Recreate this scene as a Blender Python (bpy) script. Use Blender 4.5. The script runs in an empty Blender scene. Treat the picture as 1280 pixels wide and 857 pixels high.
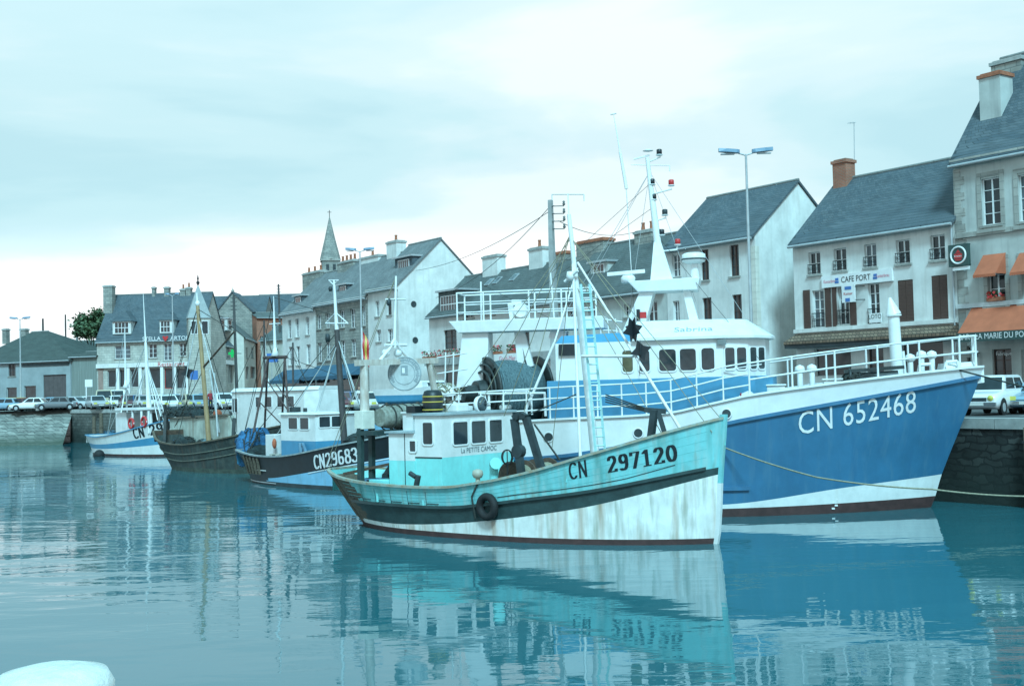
import bpy, bmesh, math, random
from mathutils import Vector, Matrix
random.seed(7)
R = math.radians
scene = bpy.context.scene
col = scene.collection

# ------------------------------------------------------------------ camera
F, PW, PH = 1500.0, 1280.0, 857.0
CAMZ, PITCH, ROLL = 4.5, math.atan((485 - 428.5) / 1500.0), 0.025
cam_d = bpy.data.cameras.new('camera'); cam = bpy.data.objects.new('camera', cam_d); col.objects.link(cam)
cam_d.sensor_width = 36.0; cam_d.lens = 36.0 * F / PW; cam_d.clip_start = 0.1; cam_d.clip_end = 4000
CR = Matrix.Rotation(math.pi / 2 + PITCH, 3, 'X') @ Matrix.Rotation(-ROLL, 3, 'Z')
cam.matrix_world = Matrix.Translation((0, 0, CAMZ)) @ CR.to_4x4()
scene.camera = cam

# ------------------------------------------------------------------ sky, sun, exposure
SUN_EL, SUN_AZ = R(46), R(172)          # azimuth measured clockwise from +Y (north): behind the camera, to the right
w = bpy.data.worlds.new('World'); scene.world = w; w.use_nodes = True
nt = w.node_tree; nt.nodes.clear()
def N(t, **k):
    n = nt.nodes.new(t)
    for a, b in k.items(): setattr(n, a, b)
    return n
out = N('ShaderNodeOutputWorld'); bg = N('ShaderNodeBackground')
sky = N('ShaderNodeTexSky', sky_type='NISHITA', sun_disc=False, sun_elevation=SUN_EL, sun_rotation=SUN_AZ)
sky.air_density = 1.0; sky.dust_density = 2.0
tc = N('ShaderNodeTexCoord'); sep = N('ShaderNodeSeparateXYZ')
nt.links.new(tc.outputs['Generated'], sep.inputs[0])
def M(op, a, b=None, clamp=False):
    n = N('ShaderNodeMath', operation=op, use_clamp=clamp)
    for i, v in enumerate((a, b)):
        if v is None: continue
        if isinstance(v, (int, float)): n.inputs[i].default_value = v
        else: nt.links.new(v, n.inputs[i])
    return n.outputs[0]
def ramp(fac, pts, interp='EASE'):
    n = N('ShaderNodeValToRGB'); n.color_ramp.interpolation = interp
    e = n.color_ramp.elements
    while len(e) < len(pts): e.new(0.5)
    for i, (p, c) in enumerate(pts): e[i].position = p; e[i].color = (*c, 1)
    nt.links.new(fac, n.inputs[0]); return n.outputs[0]
# clouds: a flat layer seen in perspective, so the banks get thinner towards the horizon
zz = M('MAXIMUM', sep.outputs[2], 0.0); zz = M('ADD', zz, 0.16)
cx = M('DIVIDE', sep.outputs[0], zz); cy = M('DIVIDE', sep.outputs[1], zz)
comb = N('ShaderNodeCombineXYZ'); nt.links.new(cx, comb.inputs[0]); nt.links.new(cy, comb.inputs[1])
mp = N('ShaderNodeMapping'); mp.inputs['Location'].default_value = (3.3, 1.2, 0); mp.inputs['Scale'].default_value = (0.55, 0.85, 1)
nt.links.new(comb.outputs[0], mp.inputs[0])
n1 = N('ShaderNodeTexNoise'); n1.inputs['Scale'].default_value = 1.05; n1.inputs['Detail'].default_value = 9; n1.inputs['Roughness'].default_value = 0.5; n1.inputs['Distortion'].default_value = 0.35
nt.links.new(mp.outputs[0], n1.inputs[0])
cloud = ramp(n1.outputs[0], [(0.38, (3.75, 5.75, 6.3)), (0.45, (4.3, 6.2, 6.65)), (0.52, (5.1, 6.6, 6.95)), (0.60, (6.3, 7.25, 7.4))])
n2 = N('ShaderNodeTexNoise'); n2.inputs['Scale'].default_value = 0.8; n2.inputs['Detail'].default_value = 4
mp2 = N('ShaderNodeMapping'); mp2.inputs['Location'].default_value = (7.7, 4.1, 0); nt.links.new(comb.outputs[0], mp2.inputs[0]); nt.links.new(mp2.outputs[0], n2.inputs[0])
# bright band low above the roofs, then a grey bank, then a paler upper sky; unseen zenith made cyan to tint the light on surfaces
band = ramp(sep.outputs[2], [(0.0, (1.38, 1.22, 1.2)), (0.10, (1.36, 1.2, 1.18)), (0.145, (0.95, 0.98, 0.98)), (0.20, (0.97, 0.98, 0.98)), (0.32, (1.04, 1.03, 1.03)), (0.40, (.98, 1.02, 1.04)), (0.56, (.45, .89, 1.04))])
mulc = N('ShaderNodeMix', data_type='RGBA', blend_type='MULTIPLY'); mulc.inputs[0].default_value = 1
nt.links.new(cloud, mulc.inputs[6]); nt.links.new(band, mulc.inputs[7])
mixc = N('ShaderNodeMix', data_type='RGBA')
cover = ramp(n2.outputs[0], [(0.2, (0.86,) * 3), (0.5, (0.98,) * 3)])
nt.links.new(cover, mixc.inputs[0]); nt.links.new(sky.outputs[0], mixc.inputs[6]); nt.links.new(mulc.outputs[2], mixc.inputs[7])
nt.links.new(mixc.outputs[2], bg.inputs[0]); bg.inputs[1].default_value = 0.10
nt.links.new(bg.outputs[0], out.inputs[0])
sl = bpy.data.lights.new('sun', 'SUN'); sl.energy = 3.2; sl.angle = R(12); sl.color = (0.43, 0.82, 0.98)
so = bpy.data.objects.new('sun', sl); col.objects.link(so)
sd = Vector((math.sin(SUN_AZ) * math.cos(SUN_EL), math.cos(SUN_AZ) * math.cos(SUN_EL), math.sin(SUN_EL)))
so.rotation_euler = sd.to_track_quat('Z', 'Y').to_euler(); so.location = (20, -30, 60)
vs = scene.view_settings; vs.view_transform = 'Standard'; vs.look = 'None'; vs.gamma = 1; vs.exposure = 0.56; vs.use_curve_mapping = False
scene.cycles.max_bounces = 6; scene.cycles.glossy_bounces = 3; scene.cycles.diffuse_bounces = 3
scene.cycles.use_denoising = True

# ------------------------------------------------------------------ photo geometry: pixel -> ray, used to recover real positions
def ray(px, py): return CR @ Vector(((px - PW / 2) / F, (PH / 2 - py) / F, -1.0))
def at(px, py, Y):
    d = ray(px, py); t = Y / d.y; return Vector((d.x * t, Y, CAMZ + d.z * t))
def on_z(px, py, z):
    d = ray(px, py); t = (z - CAMZ) / d.z; return Vector((d.x * t, d.y * t, z))
def ground(Y): return 3.0 + 0.4 * max(0.0, min(1.0, (Y - 60) / 65.0))

# ------------------------------------------------------------------ materials
MATS = {}
def pm(name, c, rough=0.6, var=0.18, scale=3.0, bump=0.0, metal=0.0, c2=None, stretch=(1, 1, 1), streak=None, coat=0.0):
    """painted / plain surface: base colour broken up by noise; streak=(colour, amount) adds vertical run-off stains"""
    if name in MATS: return MATS[name]
    m = bpy.data.materials.new(name); m.use_nodes = True; t = m.node_tree; b = t.nodes['Principled BSDF']
    L = t.links.new
    tcn = t.nodes.new('ShaderNodeTexCoord'); mpn = t.nodes.new('ShaderNodeMapping'); mpn.inputs['Scale'].default_value = stretch
    L(tcn.outputs['Object'], mpn.inputs[0])
    no = t.nodes.new('ShaderNodeTexNoise'); no.inputs['Scale'].default_value = scale; no.inputs['Detail'].default_value = 8; no.inputs['Roughness'].default_value = 0.65
    L(mpn.outputs[0], no.inputs[0])
    cr = t.nodes.new('ShaderNodeValToRGB'); e = cr.color_ramp.elements
    lo = c2 if c2 else tuple(x * (1 - var) for x in c); hi = c if c2 else tuple(min(1, x * (1 + var * .5)) for x in c)
    e[0].position = 0.33; e[0].color = (*lo, 1); e[1].position = 0.66; e[1].color = (*hi, 1)
    L(no.outputs[0], cr.inputs[0]); colr = cr.outputs[0]
    for k_, (sc, am) in enumerate([] if not streak else streak if isinstance(streak, list) else [streak]):
        mp3 = t.nodes.new('ShaderNodeMapping'); mp3.inputs['Scale'].default_value = (3.2 + k_, 3.2 + k_, 0.28 + .2 * k_); mp3.inputs['Location'].default_value = (k_ * 7.3, k_ * 3.1, k_ * 1.7); L(tcn.outputs['Object'], mp3.inputs[0])
        n3 = t.nodes.new('ShaderNodeTexNoise'); n3.inputs['Scale'].default_value = 1.0; n3.inputs['Detail'].default_value = 6; L(mp3.outputs[0], n3.inputs[0])
        r3 = t.nodes.new('ShaderNodeValToRGB'); r3.color_ramp.elements[0].position = 0.60 - am * .2; r3.color_ramp.elements[1].position = 0.78 - am * .1
        r3.color_ramp.elements[1].color = (min(1, am + .3),) * 3 + (1,)
        L(n3.outputs[0], r3.inputs[0])
        mx = t.nodes.new('ShaderNodeMix'); mx.data_type = 'RGBA'; L(r3.outputs[0], mx.inputs[0]); L(colr, mx.inputs[6]); mx.inputs[7].default_value = (*sc, 1)
        colr = mx.outputs[2]
    L(colr, b.inputs['Base Color'])
    b.inputs['Roughness'].default_value = rough; b.inputs['Metallic'].default_value = metal
    if coat: b.inputs['Coat Weight'].default_value = coat; b.inputs['Coat Roughness'].default_value = 0.1
    if bump:
        bn = t.nodes.new('ShaderNodeBump'); bn.inputs['Strength'].default_value = bump; bn.inputs['Distance'].default_value = 0.05
        L(no.outputs[0], bn.inputs['Height']); L(bn.outputs[0], b.inputs['Normal'])
    MATS[name] = m; return m
def brickm(name, c1, c2, mortar, bw, bh, scale=1.0, rough=0.85, zk=1.0, bump=0.3, msize=0.02, var=0.35, moss=None, warp=0.0):
    """coursed surface (stone blocks, brick, slates): courses follow height, joints follow the wall's length"""
    if name in MATS: return MATS[name]
    m = bpy.data.materials.new(name); m.use_nodes = True; t = m.node_tree; b = t.nodes['Principled BSDF']; L = t.links.new
    tcn = t.nodes.new('ShaderNodeTexCoord'); sp = t.nodes.new('ShaderNodeSeparateXYZ'); L(tcn.outputs['Object'], sp.inputs[0])
    ad = t.nodes.new('ShaderNodeMath'); ad.operation = 'ADD'; L(sp.outputs[0], ad.inputs[0]); L(sp.outputs[1], ad.inputs[1])
    if zk != 1.0: ad.operation = 'MULTIPLY_ADD'; ad.inputs[1].default_value = 1.0; L(sp.outputs[0], ad.inputs[0]); ad.inputs[2].default_value = 0
    ml = t.nodes.new('ShaderNodeMath'); ml.operation = 'MULTIPLY'; L(sp.outputs[2], ml.inputs[0]); ml.inputs[1].default_value = zk
    cb = t.nodes.new('ShaderNodeCombineXYZ'); L(ad.outputs[0], cb.inputs[0]); L(ml.outputs[0], cb.inputs[1])
    br = t.nodes.new('ShaderNodeTexBrick'); vec = cb.outputs[0]
    if warp:                                                   # uneven, hand-laid courses
        wn = t.nodes.new('ShaderNodeTexNoise'); wn.inputs['Scale'].default_value = 1.6; wn.inputs['Detail'].default_value = 3; L(tcn.outputs['Object'], wn.inputs[0])
        wm = t.nodes.new('ShaderNodeVectorMath'); wm.operation = 'MULTIPLY_ADD'; L(wn.outputs['Color'], wm.inputs[0]); wm.inputs[1].default_value = (warp, warp * .6, 0); L(vec, wm.inputs[2]); vec = wm.outputs[0]
    L(vec, br.inputs[0])
    br.inputs['Scale'].default_value = scale; br.inputs['Brick Width'].default_value = bw; br.inputs['Row Height'].default_value = bh
    br.inputs['Mortar Size'].default_value = msize; br.inputs['Color1'].default_value = (*c1, 1); br.inputs['Color2'].default_value = (*c2, 1); br.inputs['Mortar'].default_value = (*mortar, 1)
    no = t.nodes.new('ShaderNodeTexNoise'); no.inputs['Scale'].default_value = 0.9; no.inputs['Detail'].default_value = 9; no.inputs['Roughness'].default_value = .7; L(tcn.outputs['Object'], no.inputs[0])
    cr = t.nodes.new('ShaderNodeValToRGB'); cr.color_ramp.elements[0].position = .3; cr.color_ramp.elements[0].color = (1 - var,) * 3 + (1,); cr.color_ramp.elements[1].position = .7; cr.color_ramp.elements[1].color = (1.1,) * 3 + (1,)
    L(no.outputs[0], cr.inputs[0])
    mx = t.nodes.new('ShaderNodeMix'); mx.data_type = 'RGBA'; mx.blend_type = 'MULTIPLY'; mx.inputs[0].default_value = 1; L(br.outputs[0], mx.inputs[6]); L(cr.outputs[0], mx.inputs[7])
    colr = mx.outputs[2]
    if moss:
        r4 = t.nodes.new('ShaderNodeMapRange'); L(sp.outputs[2], r4.inputs[0]); r4.inputs[1].default_value = moss[1]; r4.inputs[2].default_value = moss[2]; r4.inputs[3].default_value = 1; r4.inputs[4].default_value = 0
        m4 = t.nodes.new('ShaderNodeMath'); m4.operation = 'MULTIPLY'; L(r4.outputs[0], m4.inputs[0]); L(no.outputs[0], m4.inputs[1])
        m5 = t.nodes.new('ShaderNodeMath'); m5.operation = 'MULTIPLY'; m5.use_clamp = True; L(m4.outputs[0], m5.inputs[0]); m5.inputs[1].default_value = 1.8
        mm = t.nodes.new('ShaderNodeMix'); mm.data_type = 'RGBA'; L(m5.outputs[0], mm.inputs[0]); L(colr, mm.inputs[6]); mm.inputs[7].default_value = (*moss[0], 1); colr = mm.outputs[2]
    L(colr, b.inputs['Base Color']); b.inputs['Roughness'].default_value = rough
    bn = t.nodes.new('ShaderNodeBump'); bn.inputs['Strength'].default_value = bump; bn.inputs['Distance'].default_value = 0.04
    L(br.outputs['Fac'], bn.inputs['Height']); bn.invert = True; L(bn.outputs[0], b.inputs['Normal'])
    MATS[name] = m; return m
def glassm(name, c, rough=0.06):
    if name in MATS: return MATS[name]
    m = pm(name, c, rough, .5, 1.1); m.node_tree.nodes['Principled BSDF'].inputs['IOR'].default_value = 1.5; return m

slate = brickm('slate', (.065, .092, .11), (.105, .13, .145), (.035, .05, .055), .35, .22, zk=1.42, bump=.25, msize=.012, var=.3)
slate3 = brickm('slate_weathered', (.15, .165, .17), (.19, .205, .205), (.10, .11, .11), .35, .22, zk=1.42, bump=.25, msize=.012, var=.35)
slate2 = brickm('slate_mossy', (.09, .11, .11), (.12, .14, .135), (.05, .055, .05), .35, .22, zk=1.42, bump=.25, msize=.012, var=.4)
greenroof = brickm('mossy_roof', (.06, .08, .075), (.075, .095, .085), (.025, .035, .03), .4, .25, zk=1.42, bump=.2, var=.4)
render_w = pm('pale_render', (.66, .66, .63), .85, .2, .7, .1, streak=[((.46, .47, .45), .28), ((.52, .50, .46), .3)])
render_g = pm('grey_render', (.48, .50, .47), .85, .22, .6, .1, streak=((.26, .27, .26), .38))
render_c = pm('cream_render', (.62, .60, .53), .85, .16, .8, .1, streak=((.36, .35, .31), .25))
render_b = pm('bluish_render', (.29, .34, .35), .85, .2, .5, .1, streak=((.24, .28, .30), .3))
stone_l = brickm('limestone_blocks', (.42, .42, .37), (.52, .51, .45), (.30, .30, .28), .62, .30, bump=.25, msize=.018, warp=.06)
stone_d = brickm('old_stone_blocks', (.24, .25, .23), (.35, .35, .31), (.17, .18, .17), .55, .27, bump=.3, warp=.12)
quoin = brickm('quoin_stone', (.34, .34, .31), (.42, .41, .37), (.25, .25, .23), .9, .38, bump=.25, msize=.015)
brick_o = brickm('orange_brick', (.40, .10, .05), (.48, .15, .08), (.30, .19, .14), .24, .08, bump=.2)
brick_p = brickm('pink_brick', (.32, .17, .13), (.38, .20, .16), (.30, .26, .23), .24, .08, bump=.2)
quaystone = brickm('quay_stone', (.030, .036, .034), (.085, .092, .084), (.016, .018, .018), .58, .27, bump=1.0, msize=.04, var=.8, warp=.9, moss=((.012, .022, .018), 0.3, 2.6))
ramp_stone = brickm('ramp_stone', (.22, .235, .21), (.36, .36, .32), (.12, .13, .12), .9, .36, bump=.8, msize=.03, var=.65, warp=.4, moss=((.05, .07, .05), .2, 1.3))
granite = pm('granite_coping', (.36, .37, .35), .8, .25, 2.5, .2)
asphalt = pm('asphalt', (.075, .078, .08), .85, .3, 1.2, .15)
paving = pm('pavement_slabs', (.22, .225, .22), .85, .25, 1.5, .15)
white = pm('white_paint', (.70, .71, .69), .45, .12, 2.0, streak=((.55, .50, .42), .1))
white_c = pm('white_clean', (.74, .75, .74), .4, .08, 2.0, streak=((.56, .52, .45), .05))
white_r = pm('white_rusty', (.76, .76, .72), .5, .14, 2.0, streak=[((.34, .18, .08), .44), ((.13, .15, .06), .27), ((.42, .40, .34), .42)])
woodwhite = pm('weathered_white_wood', (.62, .60, .55), .7, .35, 6.0, .2, stretch=(1, 1, .3), c2=(.40, .32, .26))
turq = pm('turquoise_paint', (.20, .56, .57), .5, .16, 2.0, .04, streak=[((.11, .30, .28), .50), ((.36, .52, .50), .46), ((.22, .24, .16), .26)])
turq_l = pm('pale_turquoise', (.24, .70, .68), .5, .12, 2.0, streak=((.3, .5, .45), .25))
bandk = pm('dark_green_band', (.026, .055, .055), .55, .4, 2.5, .15)
redox = pm('red_oxide', (.065, .030, .028), .7, .35, 3.0, .1)
blue = pm('harbour_blue', (.038, .158, .28), .4, .20, .6, streak=[((.03, .125, .235), .42), ((.07, .18, .27), .36)], coat=.12)
blue_m = pm('mid_blue', (.065, .26, .42), .45, .12, 1.5)
blue_s = pm('sky_blue_hull', (.22, .48, .66), .5, .15, 1.5, streak=((.2, .3, .34), .3))
black = pm('black_paint', (.012, .018, .022), .45, .4, 2.0)
blackgrey = pm('worn_black', (.03, .045, .05), .6, .5, 2.0, .1)
steel_d = pm('dark_steel', (.03, .04, .04), .5, .5, 4.0, .2)
rustd = pm('rusted_steel', (.10, .065, .045), .8, .5, 4.0, .3)
timber = pm('old_timber', (.13, .105, .075), .8, .45, 4.0, .35, stretch=(.4, 2, 3))
yellowwood = pm('varnished_spar', (.34, .235, .12), .5, .3, 5.0, .1, stretch=(1, 1, .2))
greyhull = pm('grey_green_hull', (.036, .052, .048), .7, .5, 2.0, .25, streak=[((.075, .05, .035), .42), ((.11, .12, .10), .3)])
tarp = pm('weathered_panel', (.42, .46, .40), .75, .35, 1.2, .2, streak=((.20, .13, .08), .4))
glass = glassm('window_glass', (.030, .040, .045))
glass_c = glassm('curtained_glass', (.10, .125, .14), .12)
glass_y = glassm('warm_glass', (.12, .11, .06), .1)
brown = pm('brown_shutter', (.085, .045, .035), .6, .2, 4.0, .1, stretch=(1, 1, 6))
orange = pm('orange_canvas', (.46, .125, .06), .8, .18, 1.2, .1)
bluecanvas = pm('blue_canvas', (.035, .105, .165), .8, .25, 1.2, .1)
tile = brickm('brown_tiles', (.16, .10, .07), (.26, .18, .12), (.05, .04, .03), .22, .16, bump=.6, var=.3)
iron = pm('black_iron', (.018, .02, .022), .5, .3, 5)
galv = pm('galvanised', (.42, .45, .46), .45, .15, 3, metal=.3)
concrete = pm('concrete', (.34, .35, .34), .85, .25, 1.5, .2)
terracotta = pm('terracotta', (.36, .13, .07), .8, .3, 5, .1)
redp = pm('red_paint', (.50, .03, .03), .5, .2, 3)
yellowp = pm('yellow_paint', (.55, .40, .07), .5, .1, 3)
greenp = pm('green_sign', (.02, .50, .12), .4, .1, 3)
signdk = pm('dark_green_sign', (.03, .07, .065), .5, .2, 3)
pinkp = pm('pink_sign', (.70, .20, .28), .5, .1, 3)
bluesg = pm('blue_sign', (.05, .16, .42), .5, .1, 3)
rubber = pm('rubber', (.012, .013, .014), .75, .3, 6, .2)
rope_m = pm('rope', (.30, .28, .20), .9, .3, 12, .3)
rope_d = pm('dark_rope', (.04, .045, .04), .9, .3, 12, .3)
net_d = pm('dark_netting', (.03, .05, .05), .95, .7, 5, 1.0, c2=(.012, .016, .018))
net_t = pm('teal_netting', (.15, .23, .25), .9, .5, 9, 1.0, c2=(.05, .09, .10), stretch=(3, 1, 1))
net_b = pm('blue_netting', (.04, .18, .36), .9, .5, 5, 1.0, c2=(.015, .06, .13))
net_g = pm('grey_netting', (.30, .32, .28), .9, .5, 6, 1.0, c2=(.14, .14, .11))
skin_m = pm('skin', (.45, .27, .20), .6, .1, 5)
leafm = pm('leaf', (.075, .13, .06), .7, .6, .7, c2=(.03, .065, .03))
leaf2 = pm('leaf_light', (.11, .17, .08), .7, .5, .7)
bark = pm('bark', (.09, .07, .05), .9, .3, 5, .3)

# ------------------------------------------------------------------ mesh collector
class MB:
    def __init__(s): s.v = []; s.f = []; s.m = []; s.s = []
    def add(s, pts): i = len(s.v); s.v.extend(tuple(p) for p in pts); return i
    def poly(s, pts, m=0, sm=False):
        i = s.add(pts); s.f.append(tuple(range(i, i + len(pts)))); s.m.append(m); s.s.append(sm)
    def box(s, x0, x1, y0, y1, z0, z1, m=0):
        i = s.add([(x0, y0, z0), (x1, y0, z0), (x1, y1, z0), (x0, y1, z0), (x0, y0, z1), (x1, y0, z1), (x1, y1, z1), (x0, y1, z1)])
        for q in ((0, 3, 2, 1), (4, 5, 6, 7), (0, 1, 5, 4), (1, 2, 6, 5), (2, 3, 7, 6), (3, 0, 4, 7)):
            s.f.append(tuple(i + k for k in q)); s.m.append(m); s.s.append(False)
        return s
    def hexa(s, b, t, m=0):
        """bottom ring and top ring of equal length -> closed solid"""
        n = len(b); i = s.add(list(b) + list(t))
        s.f.append(tuple(i + k for k in range(n))[::-1]); s.f.append(tuple(i + n + k for k in range(n)))
        s.m += [m, m]; s.s += [False, False]
        for k in range(n):
            q = (k + 1) % n; s.f.append((i + k, i + q, i + n + q, i + n + k)); s.m.append(m); s.s.append(False)
        return s
    def extrude(s, pts, vec, m=0):
        v = Vector(vec); return s.hexa(pts, [Vector(p) + v for p in pts], m)
    def cyl(s, a, b, r0, r1=None, n=8, m=0, caps=True):
        a = Vector(a); b = Vector(b); r1 = r0 if r1 is None else r1
        d = (b - a); d = d.normalized() if d.length > 1e-9 else Vector((0, 0, 1))
        u = d.orthogonal().normalized(); w_ = d.cross(u)
        ra = [a + (u * math.cos(2 * math.pi * k / n) + w_ * math.sin(2 * math.pi * k / n)) * r0 for k in range(n)]
        rb = [b + (u * math.cos(2 * math.pi * k / n) + w_ * math.sin(2 * math.pi * k / n)) * r1 for k in range(n)]
        i = s.add(ra + rb)
        for k in range(n):
            q = (k + 1) % n; s.f.append((i + k, i + q, i + n + q, i + n + k)); s.m.append(m); s.s.append(True)
        if caps:
            s.poly(ra[::-1], m); s.poly(rb, m)
        return s
    def tube(s, pts, r, n=6, m=0):
        for a, b in zip(pts[:-1], pts[1:]): s.cyl(a, b, r, r, n, m)
        return s
    def bar(s, a, b, w_, h, m=0, up=(0, 0, 1)):
        """rectangular bar from a to b"""
        a = Vector(a); b = Vector(b); d = (b - a).normalized(); x = d.cross(Vector(up))
        if x.length < 1e-4: x = d.cross(Vector((1, 0, 0)))
        x.normalize(); z = x.cross(d); x *= w_ / 2; z *= h / 2
        return s.hexa([a - x - z, a + x - z, a + x + z, a - x + z], [b - x - z, b + x - z, b + x + z, b - x + z], m)
    def lathe(s, prof, c=(0, 0, 0), n=16, m=0, axis='z', close=True, sm=True):
        c = Vector(c); rings = []
        for r, h in prof:
            ring = []
            for k in range(n):
                a = 2 * math.pi * k / n; p = (r * math.cos(a), r * math.sin(a), h)
                if axis == 'x': p = (h, p[0], p[1])
                if axis == 'y': p = (p[0], h, p[1])
                ring.append(c + Vector(p))
            rings.append(s.add(ring))
        for i, j in zip(rings[:-1], rings[1:]):
            for k in range(n):
                q = (k + 1) % n; s.f.append((i + k, i + q, j + q, j + k)); s.m.append(m); s.s.append(sm)
        if close:
            for i in (rings[0], rings[-1]): s.f.append(tuple(i + k for k in range(n))); s.m.append(m); s.s.append(False)
        return s
    def ball(s, c, r, n=10, sc=(1, 1, 1), m=0):
        pr = [(max(1e-3, math.sin(math.pi * k / (n // 2))), -math.cos(math.pi * k / (n // 2))) for k in range(n // 2 + 1)]
        i0 = len(s.v); s.lathe(pr, (0, 0, 0), n, m)
        for k in range(i0, len(s.v)):
            p = s.v[k]; s.v[k] = (c[0] + p[0] * r * sc[0], c[1] + p[1] * r * sc[1], c[2] + p[2] * r * sc[2])
        return s
    def torus(s, c, R0, r, axis='y', n=20, k=8, m=0):
        c = Vector(c); rings = []
        for i in range(n):
            a = 2 * math.pi * i / n; ring = []
            for j in range(k):
                b = 2 * math.pi * j / k; rr = R0 + r * math.cos(b); p = (rr * math.cos(a), r * math.sin(b), rr * math.sin(a))
                if axis == 'z': p = (p[0], p[2], p[1])
                if axis == 'x': p = (p[1], p[0], p[2])
                ring.append(c + Vector(p))
            rings.append(s.add(ring))
        for i in range(n):
            a, b = rings[i], rings[(i + 1) % n]
            for j in range(k):
                q = (j + 1) % k; s.f.append((a + j, a + q, b + q, b + j)); s.m.append(m); s.s.append(True)
        return s
    def build(s, name, mats, parent=None, bevel=0.0, seg=2, label=None):
        if not isinstance(mats, (list, tuple)): mats = [mats]
        me = bpy.data.meshes.new(name); me.from_pydata(s.v, [], s.f)
        for x in mats: me.materials.append(x)
        for p, mi, sm in zip(me.polygons, s.m, s.s): p.material_index = mi; p.use_smooth = sm
        bm = bmesh.new(); bm.from_mesh(me)
        bmesh.ops.recalc_face_normals(bm, faces=bm.faces)
        if bevel:
            es = [e for e in bm.edges if len(e.link_faces) == 2 and e.calc_face_angle(0) > 0.6]
            bmesh.ops.bevel(bm, geom=es, offset=bevel, segments=seg, profile=0.6, affect='EDGES', clamp_overlap=True)
        bm.to_mesh(me); bm.free()
        o = bpy.data.objects.new(name, me); col.objects.link(o)
        if parent: o.parent = parent
        if label: o['label'] = label
        return o
def empty(name, loc=(0, 0, 0), rz=0.0, label=None, cat=None, group=None):
    o = bpy.data.objects.new(name, None); col.objects.link(o); o.location = loc; o.rotation_euler = (0, 0, rz); o.empty_display_size = .3
    if label: o['label'] = label
    if cat: o['category'] = cat
    if group: o['group'] = group
    return o
def tag(o, label, cat, group=None):
    o['label'] = label; o['category'] = cat
    if group: o['group'] = group
    return o
KIDS = {}
def copy_tree(o, parent=None):
    c = o.copy(); col.objects.link(c)
    if parent: c.parent = parent
    for ch in [x for x in col.objects if x.parent == o]: copy_tree(ch, c)
    return c

# ------------------------------------------------------------------ lettering
def text_pts(body, size=1.0, align='CENTER', space=1.0):
    cu = bpy.data.curves.new('lettering', 'FONT'); cu.body = body; cu.size = size; cu.align_x = align; cu.align_y = 'CENTER'; cu.space_character = space; cu.resolution_u = 3
    o = bpy.data.objects.new('lettering', cu); col.objects.link(o)
    bpy.context.view_layer.update()
    me = bpy.data.meshes.new_from_object(o.evaluated_get(bpy.context.evaluated_depsgraph_get()))
    v = [tuple(p.co) for p in me.vertices]; f = [tuple(p.vertices) for p in me.polygons]
    bpy.data.objects.remove(o); bpy.data.curves.remove(cu); bpy.data.meshes.remove(me); return v, f
def arc(cx, cy, rx, ry, a0, a1, n=12):
    return [(cx + rx * math.cos(R(a0 + (a1 - a0) * k / n)), cy + ry * math.sin(R(a0 + (a1 - a0) * k / n))) for k in range(n + 1)]
GL = {  # hand-painted numerals, centre lines in a 0.6 x 1 cell
    '0': [arc(.3, .5, .22, .46, 90, 450, 20)],
    '1': [[(.12, .80), (.30, .96), (.30, .04)], [(.16, .03), (.44, .03)]],
    '2': [arc(.29, .72, .2, .24, 170, -20, 12) + [(.08, .06)], [(.08, .05), (.52, .05), (.52, .16)]],
    '3': [arc(.27, .74, .2, .22, 160, -90, 12), arc(.27, .27, .23, .25, 90, -160, 12)],
    '4': [[(.40, .02), (.40, .97), (.05, .30), (.55, .30)]],
    '5': [[(.50, .95), (.14, .95), (.12, .56)], arc(.28, .32, .22, .28, 130, -150, 12)],
    '6': [arc(.32, .62, .22, .34, 60, 180, 8) + [(.10, .4)], arc(.30, .29, .2, .25, 180, -180, 16)],
    '7': [[(.08, .80), (.08, .95), (.52, .95), (.24, .03)]],
    '8': [arc(.3, .74, .18, .22, 0, 360, 16), arc(.3, .27, .22, .25, 0, 360, 16)],
    '9': [arc(.30, .70, .2, .25, 0, 360, 16), [(.50, .62)] + arc(.28, .38, .22, .34, 0, -130, 10)],
    'C': [arc(.34, .5, .26, .46, 45, 315, 18)],
    'N': [[(.08, .03), (.08, .97), (.50, .03), (.50, .97)]],
    ' ': []}
def pen_glyphs(body, h, pw, ph, adv=.68):
    """broad-nib strokes: heavy uprights, thin horizontals -> list of convex polygons in (u, v)"""
    polys = []; x = 0
    for ch in body:
        for st in GL[ch]:
            for (a, b), (c, d) in zip(st[:-1], st[1:]):
                P = [(x + q[0] + sx * pw / 2, q[1] + sy * ph / 2) for q in ((a, b), (c, d)) for sx in (-1, 1) for sy in (-1, 1)]
                P = sorted(set(P)); lo = []; up = []
                cr = lambda o, p, q: (p[0] - o[0]) * (q[1] - o[1]) - (p[1] - o[1]) * (q[0] - o[0])
                for p in P:
                    while len(lo) > 1 and cr(lo[-2], lo[-1], p) <= 0: lo.pop()
                    lo.append(p)
                for p in P[::-1]:
                    while len(up) > 1 and cr(up[-2], up[-1], p) <= 0: up.pop()
                    up.append(p)
                polys.append([(u * h, v * h) for u, v in lo[:-1] + up[:-1]])
        x += adv if ch != ' ' else .5
    return polys, x * h
def plate_text(body, size, mat, parent, origin, ux, uz, nrm, off=0.012, name='lettering', align='CENTER', sx=1.0):
    """flat lettering lying in the plane (origin, ux, uz), a little proud of the board it is painted on"""
    v, f = text_pts(body, size, align); ux = Vector(ux); uz = Vector(uz); nrm = Vector(nrm); o = Vector(origin)
    mb = MB(); i = mb.add([o + ux * (p[0] * sx) + uz * p[1] + nrm * off for p in v])
    for q in f: mb.f.append(tuple(i + k for k in q)); mb.m.append(0); mb.s.append(False)
    return mb.build(name, mat, parent)
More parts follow.
